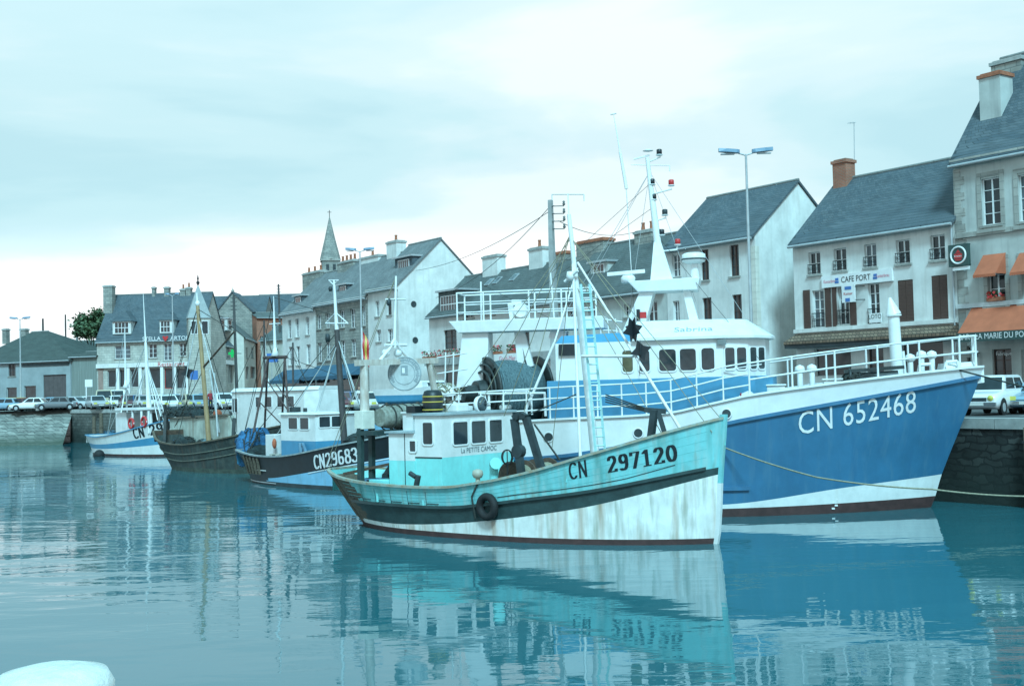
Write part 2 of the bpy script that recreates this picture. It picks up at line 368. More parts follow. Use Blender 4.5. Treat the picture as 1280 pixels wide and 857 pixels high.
# ------------------------------------------------------------------ water and ground
def structure(o): o['kind'] = 'structure'; return o
def water_mat():
    m = bpy.data.materials.new('harbour_water'); m.use_nodes = True; t = m.node_tree; b = t.nodes['Principled BSDF']; L = t.links.new
    b.inputs['Base Color'].default_value = (.026, .126, .148, 1); b.inputs['Roughness'].default_value = 0.02; b.inputs['IOR'].default_value = 1.333; b.inputs['Specular IOR Level'].default_value = .72
    g = t.nodes.new('ShaderNodeNewGeometry')
    def noise(scale, stretch, det=3, rot=0.1, dist=0.0):
        mp_ = t.nodes.new('ShaderNodeMapping'); mp_.inputs['Scale'].default_value = stretch; mp_.inputs['Rotation'].default_value = (0, 0, rot); L(g.outputs['Position'], mp_.inputs[0])
        n = t.nodes.new('ShaderNodeTexNoise'); n.inputs['Scale'].default_value = scale; n.inputs['Detail'].default_value = det; n.inputs['Roughness'].default_value = .5; n.inputs['Distortion'].default_value = dist
        L(mp_.outputs[0], n.inputs[0]); return n.outputs[0]
    def mth(op, a, c):
        n = t.nodes.new('ShaderNodeMath'); n.operation = op
        for i, v in enumerate((a, c)):
            if isinstance(v, (int, float)): n.inputs[i].default_value = v
            else: L(v, n.inputs[i])
        return n.outputs[0]
    big = noise(.45, (.5, 1.15, 1), 2, .12); mid = noise(1.7, (.5, 1.15, 1), 2, -.1, .3); fine = noise(5.5, (.6, 1.3, 1), 2, .2)
    # cat's-paws: patches of ruffled water between calmer lanes
    patch = noise(.055, (.7, 1.6, 1), 3, .3)
    r = t.nodes.new('ShaderNodeMapRange'); L(patch, r.inputs[0]); r.inputs[1].default_value = .40; r.inputs[2].default_value = .66; r.inputs[3].default_value = .30; r.inputs[4].default_value = 1.25
    h = mth('ADD', mth('MULTIPLY', big, .075), mth('ADD', mth('MULTIPLY', mid, .017), mth('MULTIPLY', fine, .0032)))
    h = mth('MULTIPLY', h, r.outputs[0])
    bn = t.nodes.new('ShaderNodeBump'); bn.inputs['Strength'].default_value = 1.0; bn.inputs['Distance'].default_value = WAVE; L(h, bn.inputs['Height']); L(bn.outputs[0], b.inputs['Normal'])
    return m
WAVE = 0.55
mb = MB(); mb.poly([(-600, -60, 0), (600, -60, 0), (600, 320, 0), (-600, 320, 0)]); structure(mb.build('water', water_mat()))
# outline of the harbour basin: the right-hand quay runs away along the houses, the end quay closes the basin on the left
QD = Vector((-.573, .819)); Q0 = Vector((16.8, 42.0))
def quay_x(Y): return Q0.x + QD.x / QD.y * (Y - Q0.y)
QA, QB, QC = Vector((quay_x(118), 118.0)), Vector((-46.5, 126.0)), Vector((-130, 134.0))
rows = [-60, 0, 20, 30, 36, 42, 48, 55, 60, 70, 80, 90, 100, 110, 118, 119.5, 122, 124, 126, 134, 160, 300, 1500]
def left_edge(Y):
    if Y <= 118: return quay_x(Y)
    if Y <= 126: return QA.x + (QB.x - QA.x) * (Y - 118) / 8
    if Y <= 134: return QB.x + (QC.x - QB.x) * (Y - 126) / 8
    return -130 - (Y - 134) * 6
mb = MB()
for a, b in zip(rows[:-1], rows[1:]):
    for k in range(6):
        f0, f1 = (k / 6) ** 2, ((k + 1) / 6) ** 2
        xa0, xa1 = left_edge(a) + (1500 - left_edge(a)) * f0, left_edge(a) + (1500 - left_edge(a)) * f1
        xb0, xb1 = left_edge(b) + (1500 - left_edge(b)) * f0, left_edge(b) + (1500 - left_edge(b)) * f1
        mb.poly([(xa0, a, ground(a)), (xa1, a, ground(a)), (xb1, b, ground(b)), (xb0, b, ground(b))])
structure(mb.build('ground', asphalt))
# quay walls with granite coping
def quay_wall(pts, label, mat, inland, cop=.8, name='quay_wall'):
    ang = math.atan2(pts[-1][1] - pts[0][1], pts[-1][0] - pts[0][0]); root = empty(name, (pts[0][0], pts[0][1], 0), ang, label, 'quay wall')
    o = Vector((pts[0][0], pts[0][1], 0)); wm = MB(); cm = MB(); Ri = Matrix.Rotation(-ang, 3, 'Z'); inland = Ri @ Vector(inland)
    for p, q in zip(pts[:-1], pts[1:]):
        p3, q3 = Ri @ (Vector((*p, 0)) - o), Ri @ (Vector((*q, 0)) - o); d = (q3 - p3).normalized(); n = Vector(inland).normalized()
        zp, zq = ground(p[1]), ground(q[1])
        wm.hexa([p3 + Vector((0, 0, -2)), q3 + Vector((0, 0, -2)), q3 + n * .9 + Vector((0, 0, -2)), p3 + n * .9 + Vector((0, 0, -2))],
                [p3 + Vector((0, 0, zp - .34)), q3 + Vector((0, 0, zq - .34)), q3 + n * .9 + Vector((0, 0, zq - .34)), p3 + n * .9 + Vector((0, 0, zp - .34))])
        L_ = (q3 - p3).length; k = max(1, int(L_ / 2.4))
        for i in range(k):                                     # coping stones with open joints
            a = p3 + d * (L_ * i / k + .012) - n * .06; b = p3 + d * (L_ * (i + 1) / k - .012) - n * .06
            za = zp + (zq - zp) * i / k + .03; zb = zp + (zq - zp) * (i + 1) / k + .03
            cm.hexa([a + Vector((0, 0, za - .37)), b + Vector((0, 0, zb - .37)), b + n * cop + Vector((0, 0, zb - .37)), a + n * cop + Vector((0, 0, za - .37))],
                    [a + Vector((0, 0, za)), b + Vector((0, 0, zb)), b + n * cop + Vector((0, 0, zb)), a + n * cop + Vector((0, 0, za))])
    wm.build('wall', mat, root); cm.build('coping', granite, root); return root
inl = (.819, .573, 0)
pts = [(quay_x(y), y) for y in (-6, 10, 25, 42, 60, 80, 100, 118)]
quay_wall(pts, 'dark weedy stone quay wall below the cafe terrace and parked cars', quaystone, inl)
quay_wall([tuple(QA), (-43.3, 123.0), tuple(QB)], 'dark stone end wall of the basin beside the pale slipway', brickm('end_wall_stone', (.10, .11, .10), (.17, .18, .16), (.06, .065, .06), .6, .3, bump=.6, var=.6, warp=.3, moss=((.02, .035, .03), .3, 2.0)), (.6, .8, 0))
# pale sloping revetment on the far left
mb = MB(); n = 14
for i in range(n):
    a, b = i / n, (i + 1) / n
    x0, x1 = QB.x + (QC.x - QB.x) * a, QB.x + (QC.x - QB.x) * b; y0, y1 = QB.y + 8 * a, QB.y + 8 * b
    for k in range(4):
        f0, f1 = k / 4, (k + 1) / 4
        zt = ground(y0) + .05
        g = lambda x, y, f: (x + 2 * (1 - f), y - 9.5 * (1 - f) + 1.0, -1.0 + (zt + 1.0) * f + .12 * math.sin(x * .7 + f * 4) * (1 - f))
        mb.poly([g(x0, y0, f0), g(x1, y1, f0), g(x1, y1, f1), g(x0, y0, f1)], 0, True)
tag(mb.build('stone_revetment', ramp_stone), 'pale sloping stone revetment at the far left end of the basin', 'revetment')
# near quay (below the frame) carrying the white bollard
mb = MB(); mb.box(-14, 14, -12, 4.75, -2, 2.9); mb.box(-14, 14, 4.05, 4.82, 2.56, 2.93)
structure(mb.build('near_quay_ground', concrete))
p = at(60, 828, 4.15)
r_ = empty('mooring_bollard', (p.x - .02, 4.25, 2.9), 0, 'white painted mooring bollard on the near quay at the water edge', 'bollard')
h = p.z - 2.9
MB().lathe([(.20, 0), (.19, .04), (.14, .08), (.125, h - .26), (.15, h - .2)], n=28).build('post', pm('chipped_white', (.74, .75, .73), .6, .1, 9, .5, c2=(.55, .53, .47)), r_)
MB().lathe([(.12, h - .25), (.18, h - .22), (.205, h - .15), (.205, h - .10), (.18, h - .055), (.10, h - .035), (.001, h - .03)], n=36).build('cap', MATS['chipped_white'], r_)
# iron mooring ring and a timber fender on the right quay wall
def quay_pt(Y, z, off=-.08): return Vector((quay_x(Y) + off * .819, Y + off * .573, z))
p = quay_pt(40.6, 3.03, .45); r_ = MB(); r_.tube([(-.35, 0, 0), (-.35, 0, .16), (.35, 0, .16), (.35, 0, 0)], .03, 8)
o = r_.build('mooring_hoop', iron); o.location = p; o.rotation_euler = (0, 0, math.atan2(.819, -.573)); tag(o, 'low iron mooring hoop bolted on the coping beside the parked cars', 'mooring hoop')
p = quay_pt(40.9, -1.0, -.16); r_ = empty('fender_post', p, math.atan2(-.573, .819) + math.pi / 2, 'dark vertical timber fender on the quay wall under the mooring hoop', 'fender')
MB().box(-.16, .16, -.14, .14, 0, 3.75).build('post', timber, r_, .02); mbs = MB()
for z in (.9, 2.1, 3.2): mbs.box(-.19, .19, -.17, .17, z, z + .09)
mbs.build('strap', iron, r_)
# pavement with kerb in front of the right-hand houses
FD = Vector((-.573, .819)); FN = Vector((-.819, -.573))     # along the row of houses / out of the facades towards the water
F0 = Vector((20.5, 55.0))
mb = MB(); a = F0 + FD * -14; b = F0 + FD * 78
def q4(p, q, o0, o1, z0, z1):
    P = [p + FN * o0, q + FN * o0, q + FN * o1, p + FN * o1]
    mb.hexa([(v.x, v.y, z0) for v in P], [(v.x, v.y, ground(v.y) + z1) for v in P])
for i in range(24):
    q4(a + (b - a) * i / 24, a + (b - a) * (i + 1) / 24, -.3, 2.4, 2.0, .13)
structure(mb.build('pavement', paving))
mb = MB()
for i in range(9):
    s = F0 + FD * (-10 + i * 2.6) + FN * 3.0; e = s + FN * 4.2; t_ = FD * .06; z = lambda v: ground(v.y) + .006
    mb.poly([(v.x, v.y, z(v)) for v in (s - t_, s + t_, e + t_, e - t_)])
structure(mb.build('parking_bay_markings', white))

# ------------------------------------------------------------------ houses
class House:
    """A = left end of the front, B = right end (seen from the water). local x along the front, y to the back, z up from the street"""
    def __init__(s, name, label, A, B, ze, depth, zr, wall, roof, ops=(), hipl=0, hipr=0, z0=None, cat='house', group='houses along the harbour', roofname='roof', over=.28, cornice=None, opdepth=.2):
        s.A = Vector(A[:2]); s.B = Vector(B[:2]); s.W = (s.B - s.A).length; s.e = (s.B - s.A) / s.W; s.n = Vector((-s.e.y, s.e.x))
        s.z0 = ground(s.A.y) - .15 if z0 is None else z0; s.H = ze - s.z0; s.d = depth; s.rz = zr - s.z0; s.over = over
        s.root = empty(name, (s.A.x, s.A.y, s.z0), math.atan2(s.e.y, s.e.x), label, cat, group)
        W, H, d, rz = s.W, s.H, s.d, s.rz; s.nwin = 0
        m = MB(); rects = []
        for op in ops:
            (x0, y0, x1, y1), kind = op[0], op[1]
            u0, z1 = s.hit(x0, y0); u1, zb = s.hit(x1, y1); _, z1b = s.hit(x1, y0); _, zb0 = s.hit(x0, y1)
            z1 = (z1 + z1b) / 2; zb = (zb + zb0) / 2
            rects.append((max(.15, u0), min(W - .15, u1), max(.05, zb), min(H - .12, z1), kind))
        xs = sorted({0, W} | {r[0] for r in rects} | {r[1] for r in rects}); zs = sorted({0, H} | {r[2] for r in rects} | {r[3] for r in rects})
        for xa, xb in zip(xs[:-1], xs[1:]):
            for za, zb in zip(zs[:-1], zs[1:]):
                cx_, cz_ = (xa + xb) / 2, (za + zb) / 2
                if any(r[0] < cx_ < r[1] and r[2] < cz_ < r[3] for r in rects): continue
                m.poly([(xa, 0, za), (xb, 0, za), (xb, 0, zb), (xa, 0, zb)])
        D = opdepth
        for x0, x1, z0_, z1_, k in rects:
            m.poly([(x0, 0, z0_), (x0, D, z0_), (x0, D, z1_), (x0, 0, z1_)]); m.poly([(x1, 0, z0_), (x1, 0, z1_), (x1, D, z1_), (x1, D, z0_)])
            m.poly([(x0, 0, z1_), (x0, D, z1_), (x1, D, z1_), (x1, 0, z1_)]); m.poly([(x0, 0, z0_), (x1, 0, z0_), (x1, D, z0_), (x0, D, z0_)])
        m.poly([(0, d, 0), (0, d, H), (W, d, H), (W, d, 0)])
        for x, hp in ((0, hipl), (W, hipr)):
            if hp: m.poly([(x, 0, 0), (x, d, 0), (x, d, H), (x, 0, H)])
            else: m.poly([(x, 0, 0), (x, d, 0), (x, d, H), (x, d / 2, rz), (x, 0, H)])
        s.wall = m.build('wall', wall, s.root)
        # roof sheet with thickness
        o = over; sl = (rz - H) / (d / 2); e0 = H - o * sl; vo = .1
        xl, xr = (-o if hipl else -vo), (W + o if hipr else W + vo); rl, rr = (hipl if hipl else -vo), (W - hipr if hipr else W + vo)
        top = [(xl, -o, e0), (xr, -o, e0), (xr, d + o, e0), (xl, d + o, e0), (rl, d / 2, rz), (rr, d / 2, rz)]
        T = [(x, y, z + .17) for x, y, z in top]; Bm = [(x, y, z + .02) for x, y, z in top]; m = MB()
        for V, flip in ((T, 0), (Bm, 1)):
            m.poly([V[0], V[1], V[5], V[4]]); m.poly([V[2], V[3], V[4], V[5]])
            if hipl: m.poly([V[3], V[0], V[4]])
            if hipr: m.poly([V[1], V[2], V[5]])
        loop = [0, 1] + ([] if hipr else [5]) + [2, 3] + ([] if hipl else [4])
        for i, j in zip(loop, loop[1:] + loop[:1]): m.poly([T[i], T[j], Bm[j], Bm[i]])
        s.roof = m.build(roofname, roof, s.root)
        mr = MB(); mr.cyl((rl + .02, d / 2, rz + .17), (rr - .02, d / 2, rz + .17), .09, n=6); mr.build('ridge', pm('ridge_tiles', (.2, .21, .2), .8, .3, 4), s.roof)
        if cornice:
            m = MB(); m.box(-.03, W + .03, -.16, .0 - .003, H - .34, H - .07); m.box(-.05, W + .05, -.24, -.003, H - .10, H - .003 + .0); m.build('cornice', cornice, s.root)
        g = MB(); g.cyl((-.05, -o - .05, e0 + .03), (W + .05, -o - .05, e0 + .03), .075, n=6); g.build('gutter', galv, s.root)
        for r in rects: s.window(*r, depth=D)
    def plane_hit(s, px, py, y=0.0):
        d = ray(px, py); o = s.A + s.n * y; t = (o.x * s.n.x + o.y * s.n.y) / (d.x * s.n.x + d.y * s.n.y)
        P = d * t; return (Vector((P.x, P.y)) - s.A).dot(s.e), CAMZ + P.z - s.z0
    def hit(s, px, py): return s.plane_hit(px, py, 0.0)
    def window(s, x0, x1, z0, z1, kind='case', depth=.2, y=None, parent=None):
        y = depth - .06 if y is None else y; par = parent or s.root; W, H = x1 - x0, z1 - z0; s.nwin += 1; m = MB()
        if kind == 'shut':                                       # closed shutters
            for k in (0, 1):
                a = x0 + .01 + k * W / 2; b = x0 + (k + 1) * W / 2 - .01; m.box(a, b, .02, .07, z0 + .02, z1 - .02)
                n_ = int(H / .16)
                for i in range(n_): m.box(a + .06, b - .06, .008, .028, z0 + .1 + i * (H - .2) / n_, z0 + .1 + (i + .55) * (H - .2) / n_)
            return m.build('shutter', brown, par)
        fr = .055; fm = {'dark': brown, 'shop': pm('shop_frame', (.45, .47, .46), .5), 'red': redp, 'garage': brown}.get(kind, white_c)
        m.box(x0, x0 + fr, y, y + .06, z0, z1); m.box(x1 - fr, x1, y, y + .06, z0, z1); m.box(x0 + fr, x1 - fr, y, y + .06, z1 - fr, z1); m.box(x0 + fr, x1 - fr, y, y + .06, z0, z0 + fr)
        if kind in ('case', 'rail', 'curt', 'dark'):
            c = (x0 + x1) / 2; m.box(c - .035, c + .035, y - .012, y + .05, z0 + fr, z1 - fr)
            nb = 1 if H < 1.3 else 2 if H < 1.9 else 3
            for i in range(1, nb + 1):
                z = z0 + H * i / (nb + 1); m.box(x0 + fr, x1 - fr, y - .004, y + .045, z - .015, z + .015)
        if kind == 'shop':
            n_ = max(1, int(W / 1.3))
            for i in range(1, n_): m.box(x0 + W * i / n_ - .03, x0 + W * i / n_ + .03, y, y + .05, z0 + fr, z1 - fr)
        f = m.build('window' if kind != 'door' else 'door', fm, par)
        gm = glass
        if kind == 'curt' or (kind in ('case', 'rail') and s.nwin % 3 == 0): gm = glass_c
        if kind == 'garage':
            m = MB(); n_ = 5
            for i in range(n_): m.box(x0 + fr + (W - 2 * fr) * i / n_ + .01, x0 + fr + (W - 2 * fr) * (i + 1) / n_ - .01, y + .01, y + .05, z0 + fr, z1 - fr)
            m.build('leaf', pm('garage_brown', (.10, .085, .085), .7, .2, 2), f); return f
        m = MB(); m.poly([(x0 + fr * .5, y + .03, z0 + fr * .5), (x1 - fr * .5, y + .03, z0 + fr * .5), (x1 - fr * .5, y + .03, z1 - fr * .5), (x0 + fr * .5, y + .03, z1 - fr * .5)])
        m.build('pane', gm, f)
        if kind in ('case', 'rail', 'curt', 'dark'):
            m = MB(); m.box(x0 - .1, x1 + .1, -.09, y, z0 - .10, z0 - .003); m.build('sill', quoin, f)
        if kind == 'rail':
            m = MB(); hh = min(.75, H * .45); m.cyl((x0 - .02, -.06, z0 + hh), (x1 + .02, -.06, z0 + hh), .022, n=5); m.cyl((x0 - .02, -.06, z0 + .08), (x1 + .02, -.06, z0 + .08), .016, n=5)
            n_ = max(4, int(W / .12))
            for i in range(n_ + 1):
                x = x0 + W * i / n_; m.cyl((x, -.06, z0 + .05), (x, -.06, z0 + hh), .012, n=4)
            for i in range(n_): m.torus((x0 + W * (i + .5) / n_, -.06, z0 + hh * .55), W / n_ * .42, .012, n=8, k=4)
            m.build('railing', iron, f)
        return f
    def pxbox(s, x0, y0, x1, y1, y):
        u0, z1 = s.plane_hit(x0, y0, y); u1, z0 = s.plane_hit(x1, y1, y); return u0, u1, z0, z1
    def chimney(s, px, y=None, mat=None, pots=1, dy=.7, cap=granite, potm=None, sink=1.2, body=None):
        y = s.d / 2 if y is None else y; u0, u1, z0, z1 = s.pxbox(*px, y); par = s.roof
        w_ = u1 - u0
        m = MB(); m.box(u0, u1, y - dy / 2, y + dy / 2, z0 - sink, z1 - .12); m.box(u0 - .07, u1 + .07, y - dy / 2 - .07, y + dy / 2 + .07, z1 - .2, z1 - .04, 1); m.box(u0 + .05, u1 - .05, y - dy / 2 + .05, y + dy / 2 - .05, z1 - .04, z1 + .03, 1)
        for k in range(pots):
            x = u0 + w_ * (k + .5) / pots; m.lathe([(.12, z1 + .02), (.13, z1 + .1), (.10, z1 + .45), (.13, z1 + .5), (.13, z1 + .56)], (x, y, 0), 10, 2)
        return m.build('chimney', [mat or stone_d, cap, potm or terracotta], par)
    def dormer(s, px, depth=2.6, y=.5, kind='flat', wallm=None, roofm=None, win=(.2, .2, .12, .12)):
        u0, u1, z0, z1 = s.pxbox(*px, y); sh = min(0, s.W - .45 - u1); u0 += sh; u1 += sh; m = MB(); m.box(u0, u1, y, y + depth, z0, z1); dr = m.build('dormer', wallm or render_w, s.root)
        roofm = roofm or slate; m = MB(); c = (u0 + u1) / 2; w_ = u1 - u0
        if kind == 'flat': m.box(u0 - .15, u1 + .15, y - .22, y + depth, z1 + .003, z1 + .14)
        elif kind == 'gable':
            hh = w_ * .62; a, b = u0 - .2, u1 + .2
            m.hexa([(a, y - .2, z1), (b, y - .2, z1), (b, y + depth, z1), (a, y + depth, z1)], [(c - .02, y + .0, z1 + hh), (c + .02, y + .0, z1 + hh), (c + .02, y + depth + .4, z1 + hh), (c - .02, y + depth + .4, z1 + hh)])
        elif kind == 'hip':
            hh = w_ * .62; a, b = u0 - .25, u1 + .25
            m.hexa([(a, y - .25, z1), (b, y - .25, z1), (b, y + depth, z1), (a, y + depth, z1)], [(c - .02, y + w_ * .45, z1 + hh), (c + .02, y + w_ * .45, z1 + hh), (c + .02, y + depth + .6, z1 + hh), (c - .02, y + depth + .6, z1 + hh)])
        m.build('roof', roofm, dr)
        x0, x1, za, zb = u0 + w_ * win[0], u1 - w_ * win[1], z0 + (z1 - z0) * win[2], z1 - (z1 - z0) * win[3]
        m = MB(); m.box(x0 - .05, x1 + .05, y - .035, y - .003, za - .05, zb + .05); n_ = max(2, int((x1 - x0) / .35))
        for i in range(n_): m.box(x0 + (x1 - x0) * i / n_ + .03, x0 + (x1 - x0) * (i + 1) / n_ - .03, y - .043, y - .036, za, za + (zb - za) * .46, 1); m.box(x0 + (x1 - x0) * i / n_ + .03, x0 + (x1 - x0) * (i + 1) / n_ - .03, y - .043, y - .036, za + (zb - za) * .52, zb, 1)
        m.build('window', [white_c, glass], dr); return dr
    def skylight(s, px, py, w_=.6, h=.8):
        # lies on the front slope: march the ray until it meets the slope
        sl = (s.rz - s.H) / (s.d / 2); best = min((abs(s.plane_hit(px, py, y)[1] - (s.H + y * sl)), y) for y in [k * .05 for k in range(1, int(s.d / .1))]); y = best[1]; u = s.plane_hit(px, py, y)[0]
        n_ = Vector((0, -sl, 1)).normalized(); t_ = Vector((0, 1, sl)).normalized(); c = Vector((u, y, s.H + y * sl + .19)); m = MB(); X = Vector((w_ / 2, 0, 0)); Y_ = t_ * h / 2
        m.hexa([c - X - Y_, c + X - Y_, c + X + Y_, c - X + Y_], [q + n_ * .08 for q in (c - X - Y_, c + X - Y_, c + X + Y_, c - X + Y_)])
        X *= .8; Y_ *= .84; c += n_ * .083; m.poly([c - X - Y_, c + X - Y_, c + X + Y_, c - X + Y_], 1); return m.build('skylight', [galv, glass_c], s.roof)
    def quoins(s, us, z1=None, w_=.42, mat=None):
        m = MB(); z1 = z1 or s.H - .35; n_ = int(z1 / .36)
        for u in us:
            for i in range(n_):
                l = w_ * (1.25 if i % 2 else .8); a, b = (u, u + l) if u < s.W / 2 else (u - l, u); e_ = .022
                m.box(a - (e_ if u < s.W / 2 else 0), b + (0 if u < s.W / 2 else e_), -e_, .3, i * .36 + .006, (i + 1) * .36 - .006)
        return m.build('quoin', mat or quoin, s.root)
    def band(s, z0, z1, out_=.08, mat=None, u0=-.02, u1=None, name='string_course', y1=-.003):
        m = MB(); m.box(u0, s.W + .02 if u1 is None else u1, -out_, y1, z0, z1); return m.build(name, mat or quoin, s.root)
    def downpipe(s, u):
        m = MB(); m.cyl((u, -.1, 0), (u, -.1, s.H - .1), .05, n=7); return m.build('downpipe', galv, s.root)
def fpt(s_): v = F0 + FD * s_; return (v.x, v.y)

# --- restaurant with orange awnings (right edge)
h1 = House('restaurant_house', 'tall stone-trimmed restaurant house with orange awnings next to the cafe', fpt(-.05), fpt(-12.5), 14.45, 8.4, 19.6, render_g, slate,
    [((1226, 222, 1252, 281), 'case'), ((1234, 326, 1258, 378), 'case'), ((1272, 217, 1299, 276), 'case'), ((1277, 322, 1303, 374), 'case'),
     ((1240, 436, 1266, 492), 'dark'), ((1207, 432, 1215, 492), 'door'), ((1276, 436, 1330, 480), 'shop')], cornice=quoin)
h1.chimney((1231, 96, 1259, 130), y=1.9, mat=render_g, pots=0, dy=1.0, cap=terracotta, sink=1.6)
h1.chimney((1246, 80, 1285, 110), y=3.9, mat=stone_d, pots=0, dy=1.0, sink=2.5)
h1.quoins([0.0], mat=quoin)
_, zc = h1.hit(1240, 290); h1.band(zc - .1, zc + .12, .1)
_, zc = h1.hit(1240, 380); h1.band(zc - .1, zc + .1, .16, pm('lead_ledge', (.55, .58, .58), .6))
for q in ((1226, 222, 1252, 281), (1234, 326, 1258, 378), (1272, 217, 1299, 276), (1277, 322, 1303, 374)):   # dressed stone surrounds
    u0, z1 = h1.hit(q[0], q[1]); u1, z0 = h1.hit(q[2], q[3]); m = MB(); t_ = .2
    m.box(u0 - t_, u0, -.05, -.003, z0 - .1, z1 + t_); m.box(u1, u1 + t_, -.05, -.003, z0 - .1, z1 + t_); m.box(u0, u1, -.05, -.003, z1, z1 + t_); m.box(u0 - t_ - .04, u1 + t_ + .04, -.14, -.003, z0 - .26, z0 - .11)
    m.build('window_surround', quoin, h1.root)
# awnings: canvas with a valance
def awning(H, u0, u1, zt, zb, out_, mat, val=.25, label=None, ends=True, y0=-.02, name='awning', group=None, cat='awning', sag=.0):
    m = MB(); n_ = 10
    top = lambda k, o=0: None
    m.poly([(u0, y0, zt), (u1, y0, zt), (u1, -out_, zb), (u0, -out_, zb)]); m.poly([(u0, y0, zt - .02), (u0, -out_, zb - .02), (u1, -out_, zb - .02), (u1, y0, zt - .02)])
    for i in range(n_):                                          # scalloped valance
        a, b = u0 + (u1 - u0) * i / n_, u0 + (u1 - u0) * (i + 1) / n_; c = (a + b) / 2
        m.hexa([(a, -out_ - .012, zb - val * .8), (c, -out_ - .012, zb - val), (b, -out_ - .012, zb - val * .8), (b, -out_ - .012, zb), (a, -out_ - .012, zb)],
               [(a, -out_, zb - val * .8), (c, -out_, zb - val), (b, -out_, zb - val * .8), (b, -out_, zb), (a, -out_, zb)])
    if ends:
        for u in (u0, u1): m.poly([(u, y0, zt), (u, -out_, zb), (u, y0, zb + (zt - zb) * .0)])
    aw = m.build('canvas', mat); f = MB()
    for u in (u0 + .05, u1 - .05): f.cyl((u, y0, zb + .05), (u, -out_ + .03, zb - .03), .02, n=5)
    f.cyl((u0, -out_ + .02, zb - .03), (u1, -out_ + .02, zb - .03), .02, n=5)
    r = empty(name, H.root.matrix_basis @ Vector((0, 0, 0)), H.root.rotation_euler.z, label, cat, group); aw.parent = r; f.build('arm', galv, r); return r
for q, lab in (((1221, 318, 1256, 345), 'small orange window awning above the restaurant flower box'), ((1267, 315, 1300, 342), 'small orange window awning cut by the right picture edge')):
    u0, z1 = h1.hit(q[0] + 12, q[1] + 2); u1, z0 = h1.hit(q[2], q[3]); awning(h1, u0 - .15, u1 + .1, z1 + .05, z0 + .1, .85, orange, .14, lab, group='orange window awnings')
u0, zt = h1.hit(1206, 384); awning(h1, .72, 11.5, zt, zt - 1.2, 1.2, orange, .04, 'long orange shop awning over the restaurant front', True)
fas = empty('awning_sign', h1.root.location, h1.root.rotation_euler.z, 'dark awning signboard lettered BAR LA MARIE DU PORT', 'sign')
zb = zt - 1.22; MB().box(.70, 11.5, -1.29, -1.215, zb - .40, zb).build('board', signdk, fas)
plate_text('BAR   LA MARIE DU PORT   RESTAURANT', .36, white_c, fas, (.82, -1.29, zb - .20), (1, 0, 0), (0, 0, 1), (0, -1, 0), align='LEFT', sx=.86)
u, z = h1.hit(1237, 497); u0, z0 = h1.hit(1245, 445)
plate_text('Fabrique', .22, white_c, h1.root, (h1.hit(1253, 442)[0], .10, h1.hit(1253, 442)[1]), (1, 0, 0), (0, 0, 1), (0, -1, 0))
m = MB(); u, z = h1.hit(1224, 441); m.box(u - .02, u + .02, -.25, -.003, z - .02, z + .02); m.lathe([(.05, z - .2), (.1, z - .12), (.09, z), (.03, z + .08)], (u, -.25, 0), 8)
m.build('wall_lantern', iron, h1.root)
# hanging beer sign on its bracket
u0, z1 = h1.plane_hit(1196, 308, -.4); u1, z0 = h1.plane_hit(1216, 329, -.4)
sg = empty('hanging_beer_sign', h1.root.location, h1.root.rotation_euler.z, 'dark green hanging box sign with white ring and red emblem between cafe and restaurant', 'sign')
uc, zc = .45, (z0 + z1) / 2; hw = .52
MB().box(uc - hw, uc + hw, -.55, -.38, zc - .5, zc + .5).build('box', signdk, sg, .02)
m = MB(); m.torus((uc, -.555, zc), .38, .045, 'y', 24, 6); m.build('ring', white_c, sg)
m = MB(); m.box(uc - .2, uc + .2, -.572, -.553, zc - .15, zc + .07); m.extrude([(uc - .13, -.57, zc + .1), (uc + .13, -.57, zc + .1), (uc, -.57, zc + .26)], (0, .015, 0)); m.box(uc - .16, uc + .16, -.57, -.553, zc - .24, zc - .18); m.build('emblem', redp, sg)
plate_text('Kronen', .13, white_c, sg, (uc, -.572, zc - .04), (1, 0, 0), (0, 0, 1), (0, -1, 0), off=.006)
m = MB(); m.box(uc - .35, uc + .5, -.50, -.43, zc - .68, zc - .53); m.build('plate', white_c, sg)
m = MB(); m.cyl((uc + .25, -.46, zc + .5), (uc + .25, .0, zc + .52), .03); m.cyl((uc + .25, -.46, zc - .4), (uc + .25, .0, zc - .42), .03); m.build('bracket', iron, sg)
# flower box under the first-floor window
u0, z0 = h1.hit(1237, 377); fb = empty('flower_box', h1.root.matrix_basis @ Vector((0, 0, 0)), h1.root.rotation_euler.z, 'terracotta flower box under the small restaurant awning', 'flower box')
def flowers(root, u0, u1, y, z, n_, fm, hgt=.28):
    MB().box(u0, u1, y - .12, y + .1, z, z + .18).build('trough', terracotta, root); m = MB(); m2 = MB()
    for i in range(n_):
        c = Vector((random.uniform(u0, u1), y + random.uniform(-.16, .12), z + .16 + random.random() * hgt)); s_ = random.uniform(.04, .09); t = m2 if random.random() < .4 else m
        a = Vector((random.uniform(-1, 1), random.uniform(-1, 1), random.uniform(-1, 1))).normalized() * s_; b = a.orthogonal().normalized() * s_
        t.poly([c - a, c - b, c + a, c + b])
    m.build('foliage', leafm, root); m2.build('blossom', fm, root)
flowers(fb, u0, u0 + .8, -.13, z0 + .0, 60, redp)

